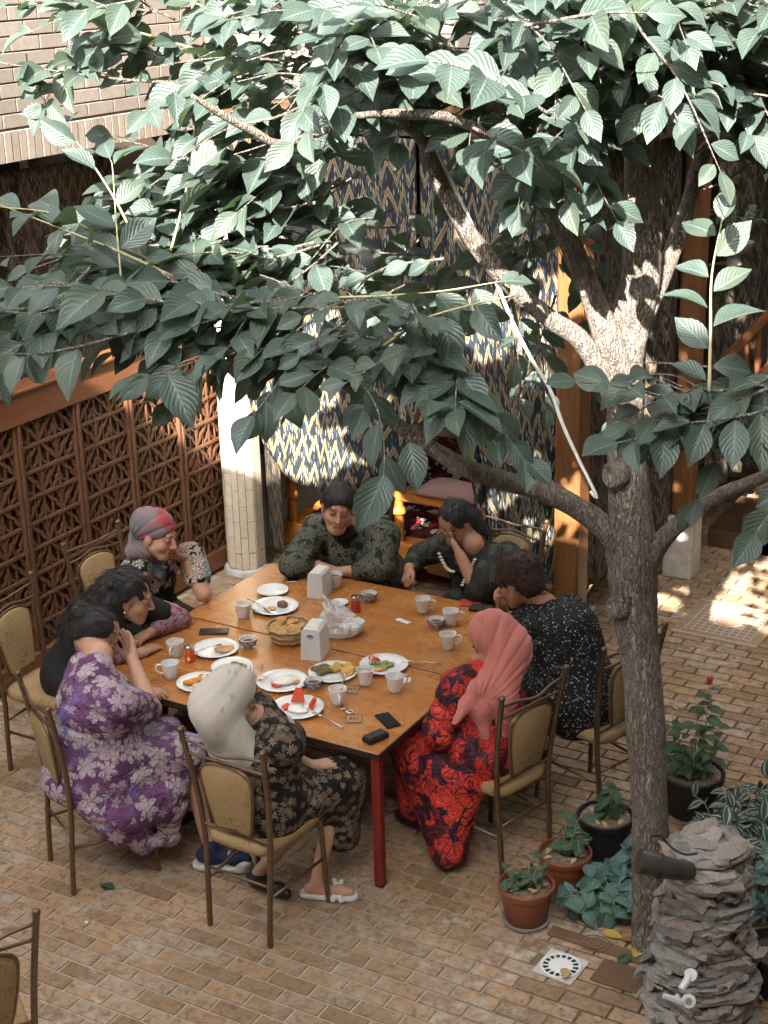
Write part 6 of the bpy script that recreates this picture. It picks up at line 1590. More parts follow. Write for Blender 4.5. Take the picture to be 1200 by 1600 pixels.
# ------------------------------------------------------------------ people: one continuous surface each, grown from a distance field
class Field:
    def __init__(s, h): s.h = h; s.P = []
    def cone(s, a, b, ra, rb, k=.02, op='+'):
        a, b = np.array(a, float), np.array(b, float); r = max(ra, rb)
        s.P.append(('c', a, b, ra, rb, k, op, np.minimum(a, b) - r, np.maximum(a, b) + r)); return s
    def chain(s, pts, rad, k=.02, op='+'):
        for i in range(len(pts) - 1): s.cone(pts[i], pts[i + 1], rad[i], rad[i + 1], k, op)
        return s
    def ell(s, c, r, R=None, k=.02, op='+'):
        c = np.array(c, float); m = max(r); R = np.eye(3) if R is None else np.array(R)
        s.P.append(('e', c, np.array(r, float), R, None, k, op, c - m, c + m)); return s
    def ball(s, c, r, k=.02, op='+'): return s.cone(c, np.array(c, float) + 1e-5, r, r, k, op)
    def half(s, p, n, k=.005):
        """cut away everything on the side n points to"""
        s.P.append(('h', np.array(p, float), np.array(n, float) / np.linalg.norm(n), None, None, k, '-', None, None)); return s
    def mesh(s, disp=None, smooth=0):
        h = s.h; add = [p for p in s.P if p[6] == '+']
        lo = np.min([p[7] for p in add], 0) - 3 * h - .02; hi = np.max([p[8] for p in add], 0) + 3 * h + .02
        n = np.ceil((hi - lo) / h).astype(int) + 1
        phi = np.full(n, 1.0, np.float32)
        ax = [lo[i] + np.arange(n[i]) * h for i in range(3)]
        for t, a, b, c, d, k, op, l, u in s.P:
            if l is None: i0 = np.zeros(3, int); i1 = n
            else:
                pad = k + 2.5 * h
                i0 = np.clip(np.floor((l - pad - lo) / h).astype(int), 0, n); i1 = np.clip(np.ceil((u + pad - lo) / h).astype(int) + 1, 0, n)
            if np.any(i1 <= i0): continue
            sl = tuple(slice(i0[q], i1[q]) for q in range(3))
            X, Y_, Z = np.meshgrid(*[ax[q][sl[q]].astype(np.float32) for q in range(3)], indexing='ij')
            if t == 'c':
                e = b - a; L2 = max(1e-12, float(e @ e))
                tt = np.clip(((X - a[0]) * e[0] + (Y_ - a[1]) * e[1] + (Z - a[2]) * e[2]) / L2, 0, 1)
                D = np.sqrt((X - a[0] - tt * e[0]) ** 2 + (Y_ - a[1] - tt * e[1]) ** 2 + (Z - a[2] - tt * e[2]) ** 2) - (c + (d - c) * tt)
            elif t == 'e':
                x, y, z = X - a[0], Y_ - a[1], Z - a[2]
                q = [(x * c[0, i] + y * c[1, i] + z * c[2, i]) for i in range(3)]
                k0 = np.sqrt(sum((q[i] / b[i]) ** 2 for i in range(3))); k1 = np.sqrt(sum((q[i] / b[i] ** 2) ** 2 for i in range(3))) + 1e-6
                D = k0 * (k0 - 1) / k1
            else:
                D = -((X - a[0]) * b[0] + (Y_ - a[1]) * b[1] + (Z - a[2]) * b[2])
            f = phi[sl]
            if op == '+':
                w = np.clip(.5 + .5 * (f - D) / k, 0, 1); phi[sl] = f * (1 - w) + D * w - k * w * (1 - w)
            else:
                D2 = -D; w = np.clip(.5 - .5 * (f - D2) / k, 0, 1); phi[sl] = f * (1 - w) + D2 * w + k * w * (1 - w)
        V, F = surface_nets(phi, lo, h)
        if smooth:
            E = np.concatenate([F[:, [0, 1]], F[:, [1, 2]], F[:, [2, 3]], F[:, [3, 0]]])
            for _ in range(smooth):
                S_ = np.zeros_like(V); C_ = np.zeros(len(V))
                np.add.at(S_, E[:, 0], V[E[:, 1]]); np.add.at(C_, E[:, 0], 1); np.add.at(S_, E[:, 1], V[E[:, 0]]); np.add.at(C_, E[:, 1], 1)
                V = .5 * V + .5 * S_ / np.maximum(C_, 1)[:, None]
        if disp is not None:
            N = vnormals(V, F); V = V + N * disp(V, N)[:, None]
        return V, F
def vnormals(V, F):
    n = np.cross(V[F[:, 2]] - V[F[:, 0]], V[F[:, 3]] - V[F[:, 1]]); N = np.zeros_like(V)
    for i in range(4): np.add.at(N, F[:, i], n)
    return N / (np.linalg.norm(N, axis=1, keepdims=True) + 1e-12)
def surface_nets(phi, lo, h):
    s = phi < 0; nx, ny, nz = phi.shape
    cnt = np.zeros((nx - 1, ny - 1, nz - 1), np.int8)
    for i in (0, 1):
        for j in (0, 1):
            for k in (0, 1): cnt += s[i:nx - 1 + i, j:ny - 1 + j, k:nz - 1 + k]
    act = np.argwhere((cnt > 0) & (cnt < 8)); idx = -np.ones(cnt.shape, np.int32); idx[tuple(act.T)] = np.arange(len(act))
    cor = [(i, j, k) for i in (0, 1) for j in (0, 1) for k in (0, 1)]
    val = np.stack([phi[act[:, 0] + i, act[:, 1] + j, act[:, 2] + k] for i, j, k in cor], 1)
    P = np.zeros((len(act), 3)); c = np.zeros(len(act))
    for a in range(8):
        for b in range(a + 1, 8):
            d = np.array(cor[b]) - np.array(cor[a])
            if np.abs(d).sum() != 1: continue
            m = (val[:, a] < 0) != (val[:, b] < 0)
            t = np.where(m, val[:, a] / np.where(m, val[:, a] - val[:, b], 1), 0)
            P += m[:, None] * (np.array(cor[a]) + t[:, None] * d); c += m
    V = lo + h * (act + P / c[:, None])
    F = []
    for ax_ in range(3):
        o1, o2 = [(1, 2), (2, 0), (0, 1)][ax_]
        sa = [slice(None)] * 3; sb_ = [slice(None)] * 3; sa[ax_] = slice(0, -1); sb_[ax_] = slice(1, None)
        A_ = s[tuple(sa)]; B2 = s[tuple(sb_)]; e = np.argwhere(A_ != B2)
        e = e[(e[:, o1] > 0) & (e[:, o2] > 0) & (e[:, o1] < s.shape[o1] - 1) & (e[:, o2] < s.shape[o2] - 1)]
        fl = A_[tuple(e.T)]
        d1 = np.zeros(3, int); d1[o1] = 1; d2 = np.zeros(3, int); d2[o2] = 1
        q = np.stack([idx[tuple((e - d1 - d2).T)], idx[tuple((e - d2).T)], idx[tuple(e.T)], idx[tuple((e - d1).T)]], 1)
        q[~fl] = q[~fl][:, ::-1]; F.append(q)
    return V, np.concatenate(F)

def rotm(face_deg, pitch, roll=0.0):
    """columns: right, forward, up of a head that faces face_deg (world), tipped down by pitch"""
    a = math.radians(face_deg); f = np.array([math.cos(a), math.sin(a), 0]); r = np.array([f[1], -f[0], 0]); u = np.array([0, 0, 1.0])
    p = math.radians(pitch); f2 = f * math.cos(p) - u * math.sin(p); u2 = f * math.sin(p) + u * math.cos(p)
    q = math.radians(roll); r3 = r * math.cos(q) + u2 * math.sin(q); u3 = u2 * math.cos(q) - r * math.sin(q)
    return np.stack([r3, f2, u3], 1)
def unit(v): v = np.array(v, float); return v / np.linalg.norm(v)
HS = 1.10
def add_head(B, c, R, s=HS, nose=1.0):
    def W(x, y, z): return np.array(c) + R @ (np.array([x, y, z]) * s)
    B.ell(W(0, -.012, .035), np.array([.074, .092, .088]) * s, R, .02)
    B.ell(W(0, .025, -.03), np.array([.060, .066, .085]) * s, R, .02)
    B.ball(W(0, .060, -.098), .026 * s, .025)
    for q in (-1, 1):
        B.ball(W(.036 * q, .050, -.032), .031 * s, .02)
        B.ell(W(.074 * q, -.008, -.008), np.array([.011, .021, .032]) * s, R, .006)
        B.cone(W(.050 * q, -.0, -.05), W(.022 * q, .055, -.095), .02 * s, .02 * s, .02)
    B.cone(W(-.034, .080, .026), W(.034, .080, .026), .011 * s, .011 * s, .012)
    for q in (-1, 1):
        B.ball(W(.032 * q, .104, .004), .017 * s, .010, '-')
        B.ball(W(.031 * q, .077, .003), .0145 * s, .004)
    B.cone(W(0, .088, .012), W(0, .110 * (.5 + .5 * nose), -.028), .009 * s, .0125 * s, .010)
    for q in (-1, 1): B.ball(W(.012 * q, .096, -.033), .0085 * s, .006)
    B.cone(W(-.019, .083, -.061), W(.019, .083, -.061), .0075 * s, .0075 * s, .006)
    B.cone(W(-.016, .083, -.073), W(.016, .083, -.073), .0085 * s, .0085 * s, .005)
    return W
def add_hand(B, wrist, d, palm, side, curl=.35, spread=.10, s=1.06, thumb=.6):
    """d: direction of the fingers, palm: palm normal, side: +1 when the thumb lies towards cross(d, palm)"""
    d = unit(d); n = np.array(palm, float); n = unit(n - d * (n @ d)); l = np.cross(d, n) * side; w = np.array(wrist, float)
    for i, (o, L) in enumerate(((.028, .070), (.009, .079), (-.010, .073), (-.028, .057))):
        kn = w + d * (.086 - .006 * abs(i - 1)) * s + l * o * s
        B.cone(w + l * o * .55 * s + d * .008, kn, .0165 * s, .0125 * s, .012)
        dd = unit(d + l * (o / .028) * spread); p = kn; ang = curl * .8
        for seg, (f, r0, r1) in enumerate(((.45, .0100, .0094), (.30, .0094, .0086), (.25, .0086, .0068))):
            q = p + (dd * math.cos(ang) + n * math.sin(ang)) * L * f * s
            B.cone(p, q, r0 * s, r1 * s, .004); p = q; ang += curl * (1.0 + .15 * i)
    t0 = w + d * .022 * s + l * .022 * s; t1 = w + d * .050 * s + l * .046 * s + n * .012 * s * (thumb + .3); t2 = t1 + unit(d * .9 + l * .35 + n * .25 * thumb) * .034 * s; t3 = t2 + unit(d * 1 + l * .0 + n * .35 * thumb) * .027 * s
    B.cone(t0, t1, .0165 * s, .0135 * s, .012); B.cone(t1, t2, .0125 * s, .0108 * s, .006); B.cone(t2, t3, .0108 * s, .0075 * s, .004)

class Person:
    def __init__(s, base, face, label, skin='skin_a'):
        s.base = np.array([base[0], base[1], 0.0]); a = math.radians(face); s.f = np.array([math.cos(a), math.sin(a), 0]); s.r = np.array([s.f[1], -s.f[0], 0])
        s.label = label; s.skin = skin; s.B = Field(.0052); s.root = None
    def L(s, fw, rt, z): return s.base + s.f * fw + s.r * rt + np.array([0, 0, z])
    def finish_body(s, headc=None, R=None, hs=HS):
        V, F = s.B.mesh(smooth=1)
        t = np.ones((len(V), 4), np.float32)
        if headc is not None:
            q = (V - np.array(headc)) @ R / hs; x, y, z = np.abs(q[:, 0]), q[:, 1], q[:, 2]
            def soft(d, w): return np.clip(1 - d / w, 0, 1)[:, None]
            def paint(m, c): t[:, :3] = t[:, :3] * (1 - m) + np.array(c) * m
            front = ((y > .045) & (y < .117) & ((x / .085) ** 2 + (y / .125) ** 2 + (z / .14) ** 2 < 1.15))[:, None]
            paint(front * soft(np.maximum(np.abs(z + .067) - .009, 0) + np.maximum(x - .021, 0), .006), (.96, .68, .64))
            paint(front * soft(np.abs(z + .0675) + np.maximum(x - .019, 0), .0045), (.42, .22, .2))
            paint(front * soft(np.abs(z - .031 + .15 * np.maximum(x - .035, 0)) + np.maximum(np.abs(x - .033) - .018, 0), .008) * .85, (.16, .12, .1))
            paint(front * soft(np.maximum(np.abs(z - .003) - .003, 0) + np.maximum(np.abs(x - .031) - .012, 0), .006), (.12, .09, .08))
            paint(front * soft(np.maximum(np.abs(z + .006) - .006, 0) + np.maximum(np.abs(x - .033) - .014, 0), .010) * .35, (.68, .55, .5))
            paint(front * soft(np.abs(y - .03) * 0 + np.hypot(x - .042, z + .03), .03) * .3, (1.06, .82, .76))
        me = mesh_np('person', V - s.base, F, M[s.skin], True)
        ca = me.color_attributes.new('tint', 'FLOAT_COLOR', 'POINT'); ca.data.foreach_set('color', t.ravel())
        s.root = tag(obj('person', me, None, tuple(s.base)), s.label, 'person')
        return s.root
    def wear(s, name, Fd, mat, disp=None, smooth=1, zone=None, label=None):
        V, F = Fd.mesh(disp, smooth)
        me = mesh_np(name, V - s.base, F, M[mat], True)
        if zone is not None:
            at = me.attributes.new('zone', 'FLOAT', 'POINT'); at.data.foreach_set('value', zone(V).astype(np.float32))
        o = obj(name, me, s.root)
        if label: o['label'] = label
        return o
def folds(amp, dirs, seed=0, fr=20.0):
    """soft cloth folds: warped sine ridges along given world directions"""
    def f(V, N):
        w = vnoise(V * 5, seed) * 1.6 + vnoise(V * 11, seed + 2) * .7; out = 0
        for i, d in enumerate(dirs):
            m = np.clip(vnoise(V * 3.1 + 7 * i, seed + 9 + i) + .35, 0, 1)
            out = out + m * (1.0 - 2.4 * (1 - np.abs(np.sin(.5 * ((V @ np.array(d)) * fr * 1.5 * (1 + .23 * i) + w * 2.2 + i)))) ** 2.2)
        return amp * 1.3 * out + amp * .6 * vnoise(V * 16, seed + 20)
    return f
def drape(g, ax, n, amp, seed=0, r0=.05):
    """folds that fan out from a gathering point g; ax = two directions spanning the fan"""
    g = np.array(g); a, b = unit(ax[0]), unit(ax[1])
    def f(V, N):
        q = V - g; th = np.arctan2(q @ b, q @ a); r = np.linalg.norm(q, axis=1)
        w = vnoise(V * 4.5, seed) * .9
        c = (1 - np.abs(np.sin(.5 * (n * th + w * 2.0)))) ** 1.6; c2 = (1 - np.abs(np.sin(.5 * (n * 1.6 * th + w * 2.4 + 2)))) ** 2.0
        m = np.clip(vnoise(V * 2.5, seed + 4) * .8 + .55, 0, 1)
        return np.clip(r / r0, .3, 1) * amp * (.5 - 2.0 * c * m - 1.0 * c2 * (1 - m))
    return f
def hair_disp(amp, seed, fr=(26, 26, 9)):
    return lambda V, N: amp * (vnoise(V * np.array(fr), seed) + .6 * vnoise(V * np.array(fr) * 2.3, seed + 1))
def strands(p, ho, R, n=260, seed=0, length=.07, fly=.006, mat='hair'):
    me = ho.data; k = len(me.vertices); V = np.empty(k * 3, np.float32); me.vertices.foreach_get('co', V); V = V.reshape(-1, 3); Nn = np.empty(k * 3, np.float32); me.vertices.foreach_get('normal', Nn); Nn = Nn.reshape(-1, 3)
    r = random.Random(seed); m = MB()
    for i in range(n):
        j = r.randrange(k); q = V[j].astype(float); nn = Nn[j].astype(float)
        d = -R[:, 1] * r.uniform(.5, 1.1) - R[:, 2] * r.uniform(.0, .8) + R[:, 0] * r.uniform(-.35, .35); d = unit(d - nn * (d @ nn))
        L = length * r.uniform(.5, 1.3); lift = fly * r.random() ** 2 * 3; cv = r.uniform(-.2, .2); sd = np.cross(nn, d)
        pts = [q + nn * (.0012 + lift * t * t) + d * L * t - nn * (L * t) ** 2 * 3.5 + sd * cv * L * t * t for t in (0, .33, .66, 1)]
        m.tube(pts, [.0014, .0016, .0014, .0005], 3, caps=False)
    o = m.build('hair_strands', M[mat], ho, smooth=True); o['kind'] = 'stuff'
def seated_legs(p, B, hip, kneeL, kneeR, ankL, ankR, rt=.07):
    for q, kn, an in ((-1, kneeL, ankL), (1, kneeR, ankR)):
        h = np.array(hip) + p.r * .085 * q
        B.cone(h, kn, rt * 1.05, rt * .78, .03); B.cone(kn, an, rt * .75, rt * .48, .02)
def foot(B, an, d, L=.17, r=.032):
    d = unit(d); a = np.array(an); B.cone(a + np.array([0, 0, -.01]), a + d * .02 + np.array([0, 0, -.045]), r * .95, r, .02)
    B.cone(a - d * .04 + np.array([0, 0, -.05]), a + d * (L - .05) + np.array([0, 0, -.055]), r * .9, r * .72, .02); B.cone(a + d * (L - .06) + np.array([0, 0, -.055]), a + d * L * .95 + np.array([0, 0, -.058]), r * 1.0, r * .62, .02)
def torso(Fd, p, hip, chest, neck, w=.16, d=.115, k=.06):
    """dress body: stacked ellipsoids from hip to shoulders"""
    hip, chest, neck = map(lambda q: np.array(q, float), (hip, chest, neck)); up = unit(chest - hip); fw = unit(p.f - up * (p.f @ up)); R = np.stack([np.cross(fw, up), fw, up], 1)
    Fd.ell(hip + up * .02, (w * 1.15, d * 1.2, .16), R, k); Fd.ell(hip * .5 + chest * .5, (w * 1.0, d * 1.12, .2), R, k); Fd.ell(chest, (w * 1.08, d, .17), R, k)
    sh = chest + up * .11
    Fd.cone(sh - R[:, 0] * w * .9, sh + R[:, 0] * w * .9, .06, .06, .05); Fd.cone(sh, neck, .085, .055, .04)
    return R

# ---- purple flowered dress, near side, hand over the face -------------------------------------------------
p = Person((-1.36, -.44), 60, 'heavy woman in a purple flowered dress hiding her face behind one hand', 'skin_a')
hc = np.array((-1.518, -0.173, 1.130)); R = rotm(35, 38, -6)
hip = p.L(0, 0, .58); chest = p.L(.03, 0, .88); neck = hc * .55 + p.L(.06, 0, 1.02) * .45; shl = p.L(.05, -.2, .98); shr = p.L(.06, .2, .96)
elb = np.array((-1.195, -0.194, 0.800)); wr = np.array((-1.384, -0.081, 0.985)); 
B = p.B; W = add_head(B, hc, R)
B.chain([W(0, -.035, -.05), neck, p.L(.0, 0, .98)], [.056, .062, .09], .03)
B.ell(chest, (.13, .13, .16)); B.ell(hip, (.15, .15, .15)); B.cone(hip, chest, .12, .12, .05)
B.chain([shr, elb, wr], [.06, .050, .031], .02)
add_hand(B, wr, unit(np.array((-1.545, 0.053, 1.140)) - wr), (hc - wr), -1, .18, .12, 1.12)
el2 = p.L(.12, -.30, .78); wr2 = p.L(.30, -.20, .80); B.chain([shl, el2, wr2], [.055, .045, .03], .02); add_hand(B, wr2, (.8, .5, .0), (0, 0, -1), 1, .3)
kl, kr = p.L(.40, -.10, .56), p.L(.42, .12, .56); al, ar = p.L(.34, -.09, .13), np.array((-0.861, -0.230, 0.130)); fr_ = unit((.93, .35, 0))
seated_legs(p, B, hip, kl, kr, al, ar); foot(B, ar, fr_); foot(B, al, p.f)
p.finish_body(hc, R)
D = Field(.0075); torso(D, p, hip, chest + np.array([0, 0, .02]), p.L(.03, 0, 1.05), .215, .185)
D.cone(p.L(.0, 0, .98), neck * .55 + p.L(.02, 0, .99) * .45, .11, .075, .04); D.cone(shr, shr * .28 + elb * .72, .088, .082, .05); D.cone(shl, shl * .2 + el2 * .8, .085, .075, .05)
D.cone(hip + p.r * .12, kr + p.r * .02, .135, .105, .07); D.cone(hip - p.r * .12, kl - p.r * .02, .135, .105, .07)
D.ell(p.L(-.02, 0, .52), (.25, .25, .13), None, .08)
D.cone(p.L(.38, .10, .52), p.L(.32, .12, .30), .105, .085, .07); D.cone(p.L(.40, -.08, .52), p.L(.36, -.06, .30), .105, .09, .07)
D.cone(p.L(.02, .24, .42), p.L(.10, .26, .20), .08, .03, .07); D.cone(p.L(.25, .22, .45), p.L(.26, .24, .19), .09, .03, .07); D.cone(p.L(.10, .26, .22), p.L(.27, .24, .20), .03, .03, .05)
D.cone(p.L(.02, .24, .40), p.L(.27, .22, .40), .09, .09, .07); D.cone(p.L(-.10, .20, .45), p.L(-.02, .25, .30), .07, .04, .06)
p.wear('dress', D, 'purple', folds(.0055, [(.3, .5, .9), (.8, -.4, .5), (0, .2, 1)], 3))
Hf = Field(.006); Hf.ell(W(0, -.03, .045), np.array([.083, .098, .086]) * HS, R, .02); Hf.ell(W(0, -.085, -.0), np.array([.07, .05, .075]) * HS, R, .03); Hf.ell(W(.0, -.125, .055), np.array([.058, .05, .05]) * HS, R, .015)
Hf.half(W(0, .062, .02), R @ np.array([0, .85, -.3])); Hf.half(W(0, 0, -.062), R @ np.array([0, .35, -1])); 
for q in (-1, 1): Hf.ball(W(.085 * q, .0, -.02), .036, .01, '-')
strands(p, p.wear('hair', Hf, 'hair', hair_disp(.005, 2)), R, 320, 320, .06, .005, 'hair')
m = MB()
for k in range(15):
    a = R3.uniform(-1, 1); q = W(R3.uniform(-.035, .035), -.168 + abs(a) * .01, .055 + a * .035) - p.base; m.lathe([(.0065, -.004), (.0075, 0), (.003, .005)], 6, Matrix.Translation(q))
m.build('hair_clip', M['steel'], p.root)
SF = Field(.0055); foot(SF, al - np.array([0, 0, .006]), p.f, .185, .038); foot(SF, ar - np.array([0, 0, .004]), fr_, .195, .042); SF.cone(ar + np.array([0, 0, .0]), ar + np.array([0, 0, -.05]), .043, .045, .02)
SF.half((0, 0, .030), (0, 0, -1)); p.wear('canvas_shoes', SF, 'canvas')
SF = Field(.0055); SF.cone(ar - fr_ * .05 + np.array([0, 0, -.105]), ar + fr_ * .165 + np.array([0, 0, -.103]), .046, .046, .01); SF.half((0, 0, .036), (0, 0, 1)); SF.half((0, 0, .007), (0, 0, -1)); SF.ell(ar + fr_ * .165 + np.array([0, 0, -.083]), (.05, .045, .034), None, .01); p.wear('rubber_sole', SF, 'sole', None, 0)

# ---- cream headscarf, back to the viewer --------------------------------------------------------------
p = Person((-.42, -.38), 52, 'woman in a cream headscarf and black beige-print dress seen from behind', 'skin_a')
hc = np.array((-0.495, -0.460, 1.140)); R = rotm(42, 28, 8)
hip = p.L(0, 0, .58); chest = p.L(.04, 0, .86); shl = p.L(.07, -.17, .97); shr = p.L(.07, .17, .95)
elb = np.array((-0.428, -0.113, 0.800)); wr = np.array((-0.506, -0.196, 0.950))
B = p.B; W = add_head(B, hc, R); B.chain([W(0, -.03, -.05), p.L(.07, 0, 1.0), p.L(.04, 0, .95)], [.05, .055, .08], .03); B.ell(chest, (.12, .12, .15)); B.ell(hip, (.14, .14, .14)); B.cone(hip, chest, .11, .11, .05)
B.chain([shr, elb, wr], [.05, .042, .029], .02); add_hand(B, wr, unit(W(.03, .07, -.04) - wr), -R[:, 1], 1, .9)
wl = p.L(.27, -.05, .68); B.chain([shl, p.L(.12, -.26, .74), wl], [.05, .042, .028], .02); add_hand(B, wl, p.f, (0, 0, -1), 1, .4)
kl, kr = p.L(.42, -.08, .55), np.array((-0.228, -0.011, 0.550)); al, ar = np.array((-0.541, -0.267, 0.100)), np.array((-0.250, -0.196, 0.100))
seated_legs(p, B, hip, kl, kr, al, ar, .066); foot(B, ar, (.93, .36, 0)); foot(B, al, (.9, -.1, 0))
p.finish_body(hc, R)
D = Field(.0075); torso(D, p, hip, chest + np.array([0, 0, .01]), p.L(.05, 0, 1.02), .19, .14)
D.cone(shr, shr * .15 + elb * .85, .082, .085, .05); D.cone(shl, p.L(.16, -.25, .78), .08, .07, .05); D.cone(hip + p.r * .08, kr, .14, .105, .07); D.cone(hip - p.r * .09, kl, .13, .10, .07)
D.cone(kr, kr + np.array([.01, .0, -.30]), .10, .085, .06); D.cone(kl, kl + np.array([0, 0, -.25]), .10, .08, .06); D.cone(kr + np.array([-.02, 0, -.05]), kl + np.array([0, 0, -.05]), .1, .1, .08); D.cone(hip + p.r * .1 + np.array([0, 0, -.06]), kr + np.array([-.05, -.03, -.1]), .1, .09, .06)
D.half((0, 0, .20), (0, 0, -1), .02)
p.wear('dress', D, 'beige_print', folds(.005, [(.3, .5, .9), (.8, -.4, .4)], 8))
Sf = Field(.0062); Sf.ell(W(0, -.018, .035), np.array([.098, .112, .108]) * HS, R, .02); Sf.ell(W(0, -.04, -.05), np.array([.095, .085, .12]) * HS, R, .05)
bk_ = p.L(-.135, -.02, .86); Sf.cone(W(0, -.06, -.06), bk_ + np.array([0, 0, .06]), .088, .070, .06); Sf.cone(W(-.05, -.06, -.06), bk_ - p.r * .08, .085, .06, .06); Sf.cone(bk_, p.L(-.145, -.0, .70), .062, .04, .05); Sf.cone(bk_ + p.r * .05, p.L(-.13, .06, .66), .045, .014, .05); Sf.cone(W(0, -.0, -.09), p.L(.12, .0, .95), .075, .06, .04); Sf.cone(W(0, -.05, -.05), p.L(-.10, -.04, .80), .10, .085, .06); Sf.cone(W(.03, -.04, -.06), p.L(-.06, .08, .88), .085, .06, .05)
Sf.ell(W(0, .10, -.01), np.array([.066, .095, .115]) * HS, R, .015, '-')
p.wear('headscarf', Sf, 'scarf_w', drape(W(.0, .08, .42), (-R[:, 2], R[:, 1] + R[:, 0] * .3), 24, .0055, 5))
Hf = Field(.006); Hf.ell(W(0, -.005, .040), np.array([.082, .094, .088]) * HS, R, .02); Hf.half(W(0, .060, .03), R @ np.array([0, .9, -.45])); Hf.half(W(0, 0, -.05), R @ np.array([0, 0, -1])); p.wear('hair', Hf, 'hair', hair_disp(.003, 5))
SF = Field(.005); d_ = unit((.93, .36, 0)); SF.cone(ar - d_ * .055 + np.array([0, 0, -.082]), ar + d_ * .16 + np.array([0, 0, -.083]), .036, .040, .01); SF.half((0, 0, .035), (0, 0, 1)); SF.half((0, 0, .008), (0, 0, -1))
SF.cone(ar + d_ * .07 + np.array([.03, -.04, -.075]), ar + d_ * .12 + np.array([-.03, .045, -.035]), .013, .013, .004); SF.cone(ar + d_ * .12 + np.array([.02, -.045, -.075]), ar + d_ * .075 + np.array([-.02, .045, -.03]), .013, .013, .004); p.wear('white_sandal', SF, 'sole', None, 0)
SF = Field(.006); foot(SF, al - np.array([0, 0, .004]), (.9, -.1, 0), .18, .040); SF.half((0, 0, .006), (0, 0, -1)); p.wear('dark_shoe', SF, 'shoe_b')



# ---- salmon headscarf, red and black dress -----------------------------------------------------------
p = Person((.31, .56), 163, 'woman in a salmon headscarf and red and black flowered dress', 'skin_a')
hc = np.array((0.308, 0.607, 1.160)); R = rotm(190, 34, 4)
hip = p.L(0, 0, .58); chest = p.L(.035, 0, .87); shl = p.L(.06, -.17, .97); shr = p.L(.06, .17, .97)
wl = np.array((0.111, 0.470, 0.660)); ell_ = p.L(.10, -.25, .74); 
B = p.B; W = add_head(B, hc, R); B.chain([W(0, -.03, -.05), p.L(.06, 0, 1.02), p.L(.04, 0, .95)], [.05, .055, .08], .03); B.ell(chest, (.12, .12, .15)); B.ell(hip, (.14, .14, .14)); B.cone(hip, chest, .11, .11, .05)
B.chain([shl, ell_, wl], [.05, .042, .029], .02); add_hand(B, wl, unit(np.array((0.051, 0.413, 0.630)) - wl), (0, 0, -1), -1, .55)
wr = p.L(.30, .06, .67); B.chain([shr, p.L(.10, .25, .72), wr], [.05, .042, .028], .02); add_hand(B, wr, unit(p.f - p.r * .6), (0, 0, -1), -1, .4)
kl, kr = np.array((0.023, 0.252, 0.560)), p.L(.44, .12, .56); al, ar = np.array((-0.076, 0.413, 0.120)), p.L(.42, .10, .12)
kl = p.L(.40, -.14, .56); al = p.L(.36, -.13, .12)
seated_legs(p, B, hip, kl, kr, al, ar, .066); foot(B, al, p.f); foot(B, ar, p.f)
p.finish_body(hc, R)
D = Field(.0075); torso(D, p, hip, chest + np.array([0, 0, .01]), p.L(.04, 0, 1.02), .19, .145)
D.cone(shl, ell_, .082, .075, .05); D.cone(ell_, ell_ * .3 + wl * .7, .07, .05, .05); D.cone(shr, p.L(.10, .25, .73), .082, .07, .05); D.cone(p.L(.10, .25, .73), p.L(.24, .12, .68), .065, .05, .04)
D.cone(hip - p.r * .10, kl, .14, .105, .07); D.cone(hip + p.r * .10, kr, .14, .105, .07); D.cone(kl, p.L(.37, -.16, .18), .105, .085, .06); D.cone(kr, p.L(.42, .12, .18), .105, .085, .06); D.cone(kl, kr, .1, .1, .08)
hem = np.array((0.198, 0.269, 0.050)); D.cone(p.L(.12, -.22, .48), hem + np.array([0, 0, .05]), .12, .05, .08); D.cone(p.L(.28, -.20, .48), hem + np.array([-.03, .03, .08]), .11, .05, .08); D.cone(p.L(.02, -.17, .46), hem + np.array([.05, .06, .07]), .11, .045, .08); D.cone(kl + np.array([0, 0, -.1]), hem + np.array([-.07, .06, .16]), .09, .05, .07)
p.wear('dress', D, 'red', folds(.0065, [(.9, .3, .25), (.3, .8, .5), (.6, -.6, .3)], 12, 17))
Sf = Field(.0062); Sf.ell(W(0, -.015, .035), np.array([.095, .110, .106]) * HS, R, .02); Sf.ell(W(0, -.045, -.05), np.array([.094, .08, .12]) * HS, R, .05)
bk_ = p.L(-.115, -.03, .90); Sf.cone(W(0, -.06, -.06), bk_ + np.array([0, 0, .05]), .085, .07, .06); Sf.cone(W(-.04, -.05, -.06), p.L(-.06, -.14, .90), .08, .055, .05); Sf.cone(bk_, p.L(-.125, -.05, .74), .06, .028, .05); Sf.cone(p.L(-.06, -.14, .90), p.L(-.09, -.13, .74), .05, .022, .05)
Sf.cone(W(0, .02, -.11), p.L(.10, -.06, .97), .07, .06, .04); tail = [W(-.05, .0, -.10), np.array((0.321, 0.392, 1.000)), np.array((0.288, 0.342, 0.930)), np.array((0.267, 0.276, 0.860))]; Sf.chain(tail, [.05, .034, .028, .016], .03)
Sf.ell(W(0, .105, -.01), np.array([.066, .098, .115]) * HS, R, .015, '-')
p.wear('headscarf', Sf, 'scarf_p', drape(W(0, .13, -.17), (R[:, 1], R[:, 2]), 30, .0068, 15))
Hf = Field(.006); Hf.ell(W(0, -.002, .040), np.array([.081, .094, .088]) * HS, R, .02); Hf.half(W(0, .060, .03), R @ np.array([0, .9, -.55])); Hf.half(W(0, 0, -.06), R @ np.array([0, 0, -1])); p.wear('hair', Hf, 'hair_b', hair_disp(.003, 6))
SF = Field(.006); foot(SF, ar - np.array([0, 0, .006]), p.f, .18, .038); foot(SF, al - np.array([0, 0, .006]), p.f, .18, .038); SF.half((0, 0, .007), (0, 0, -1)); p.wear('shoes', SF, 'shoe_b')

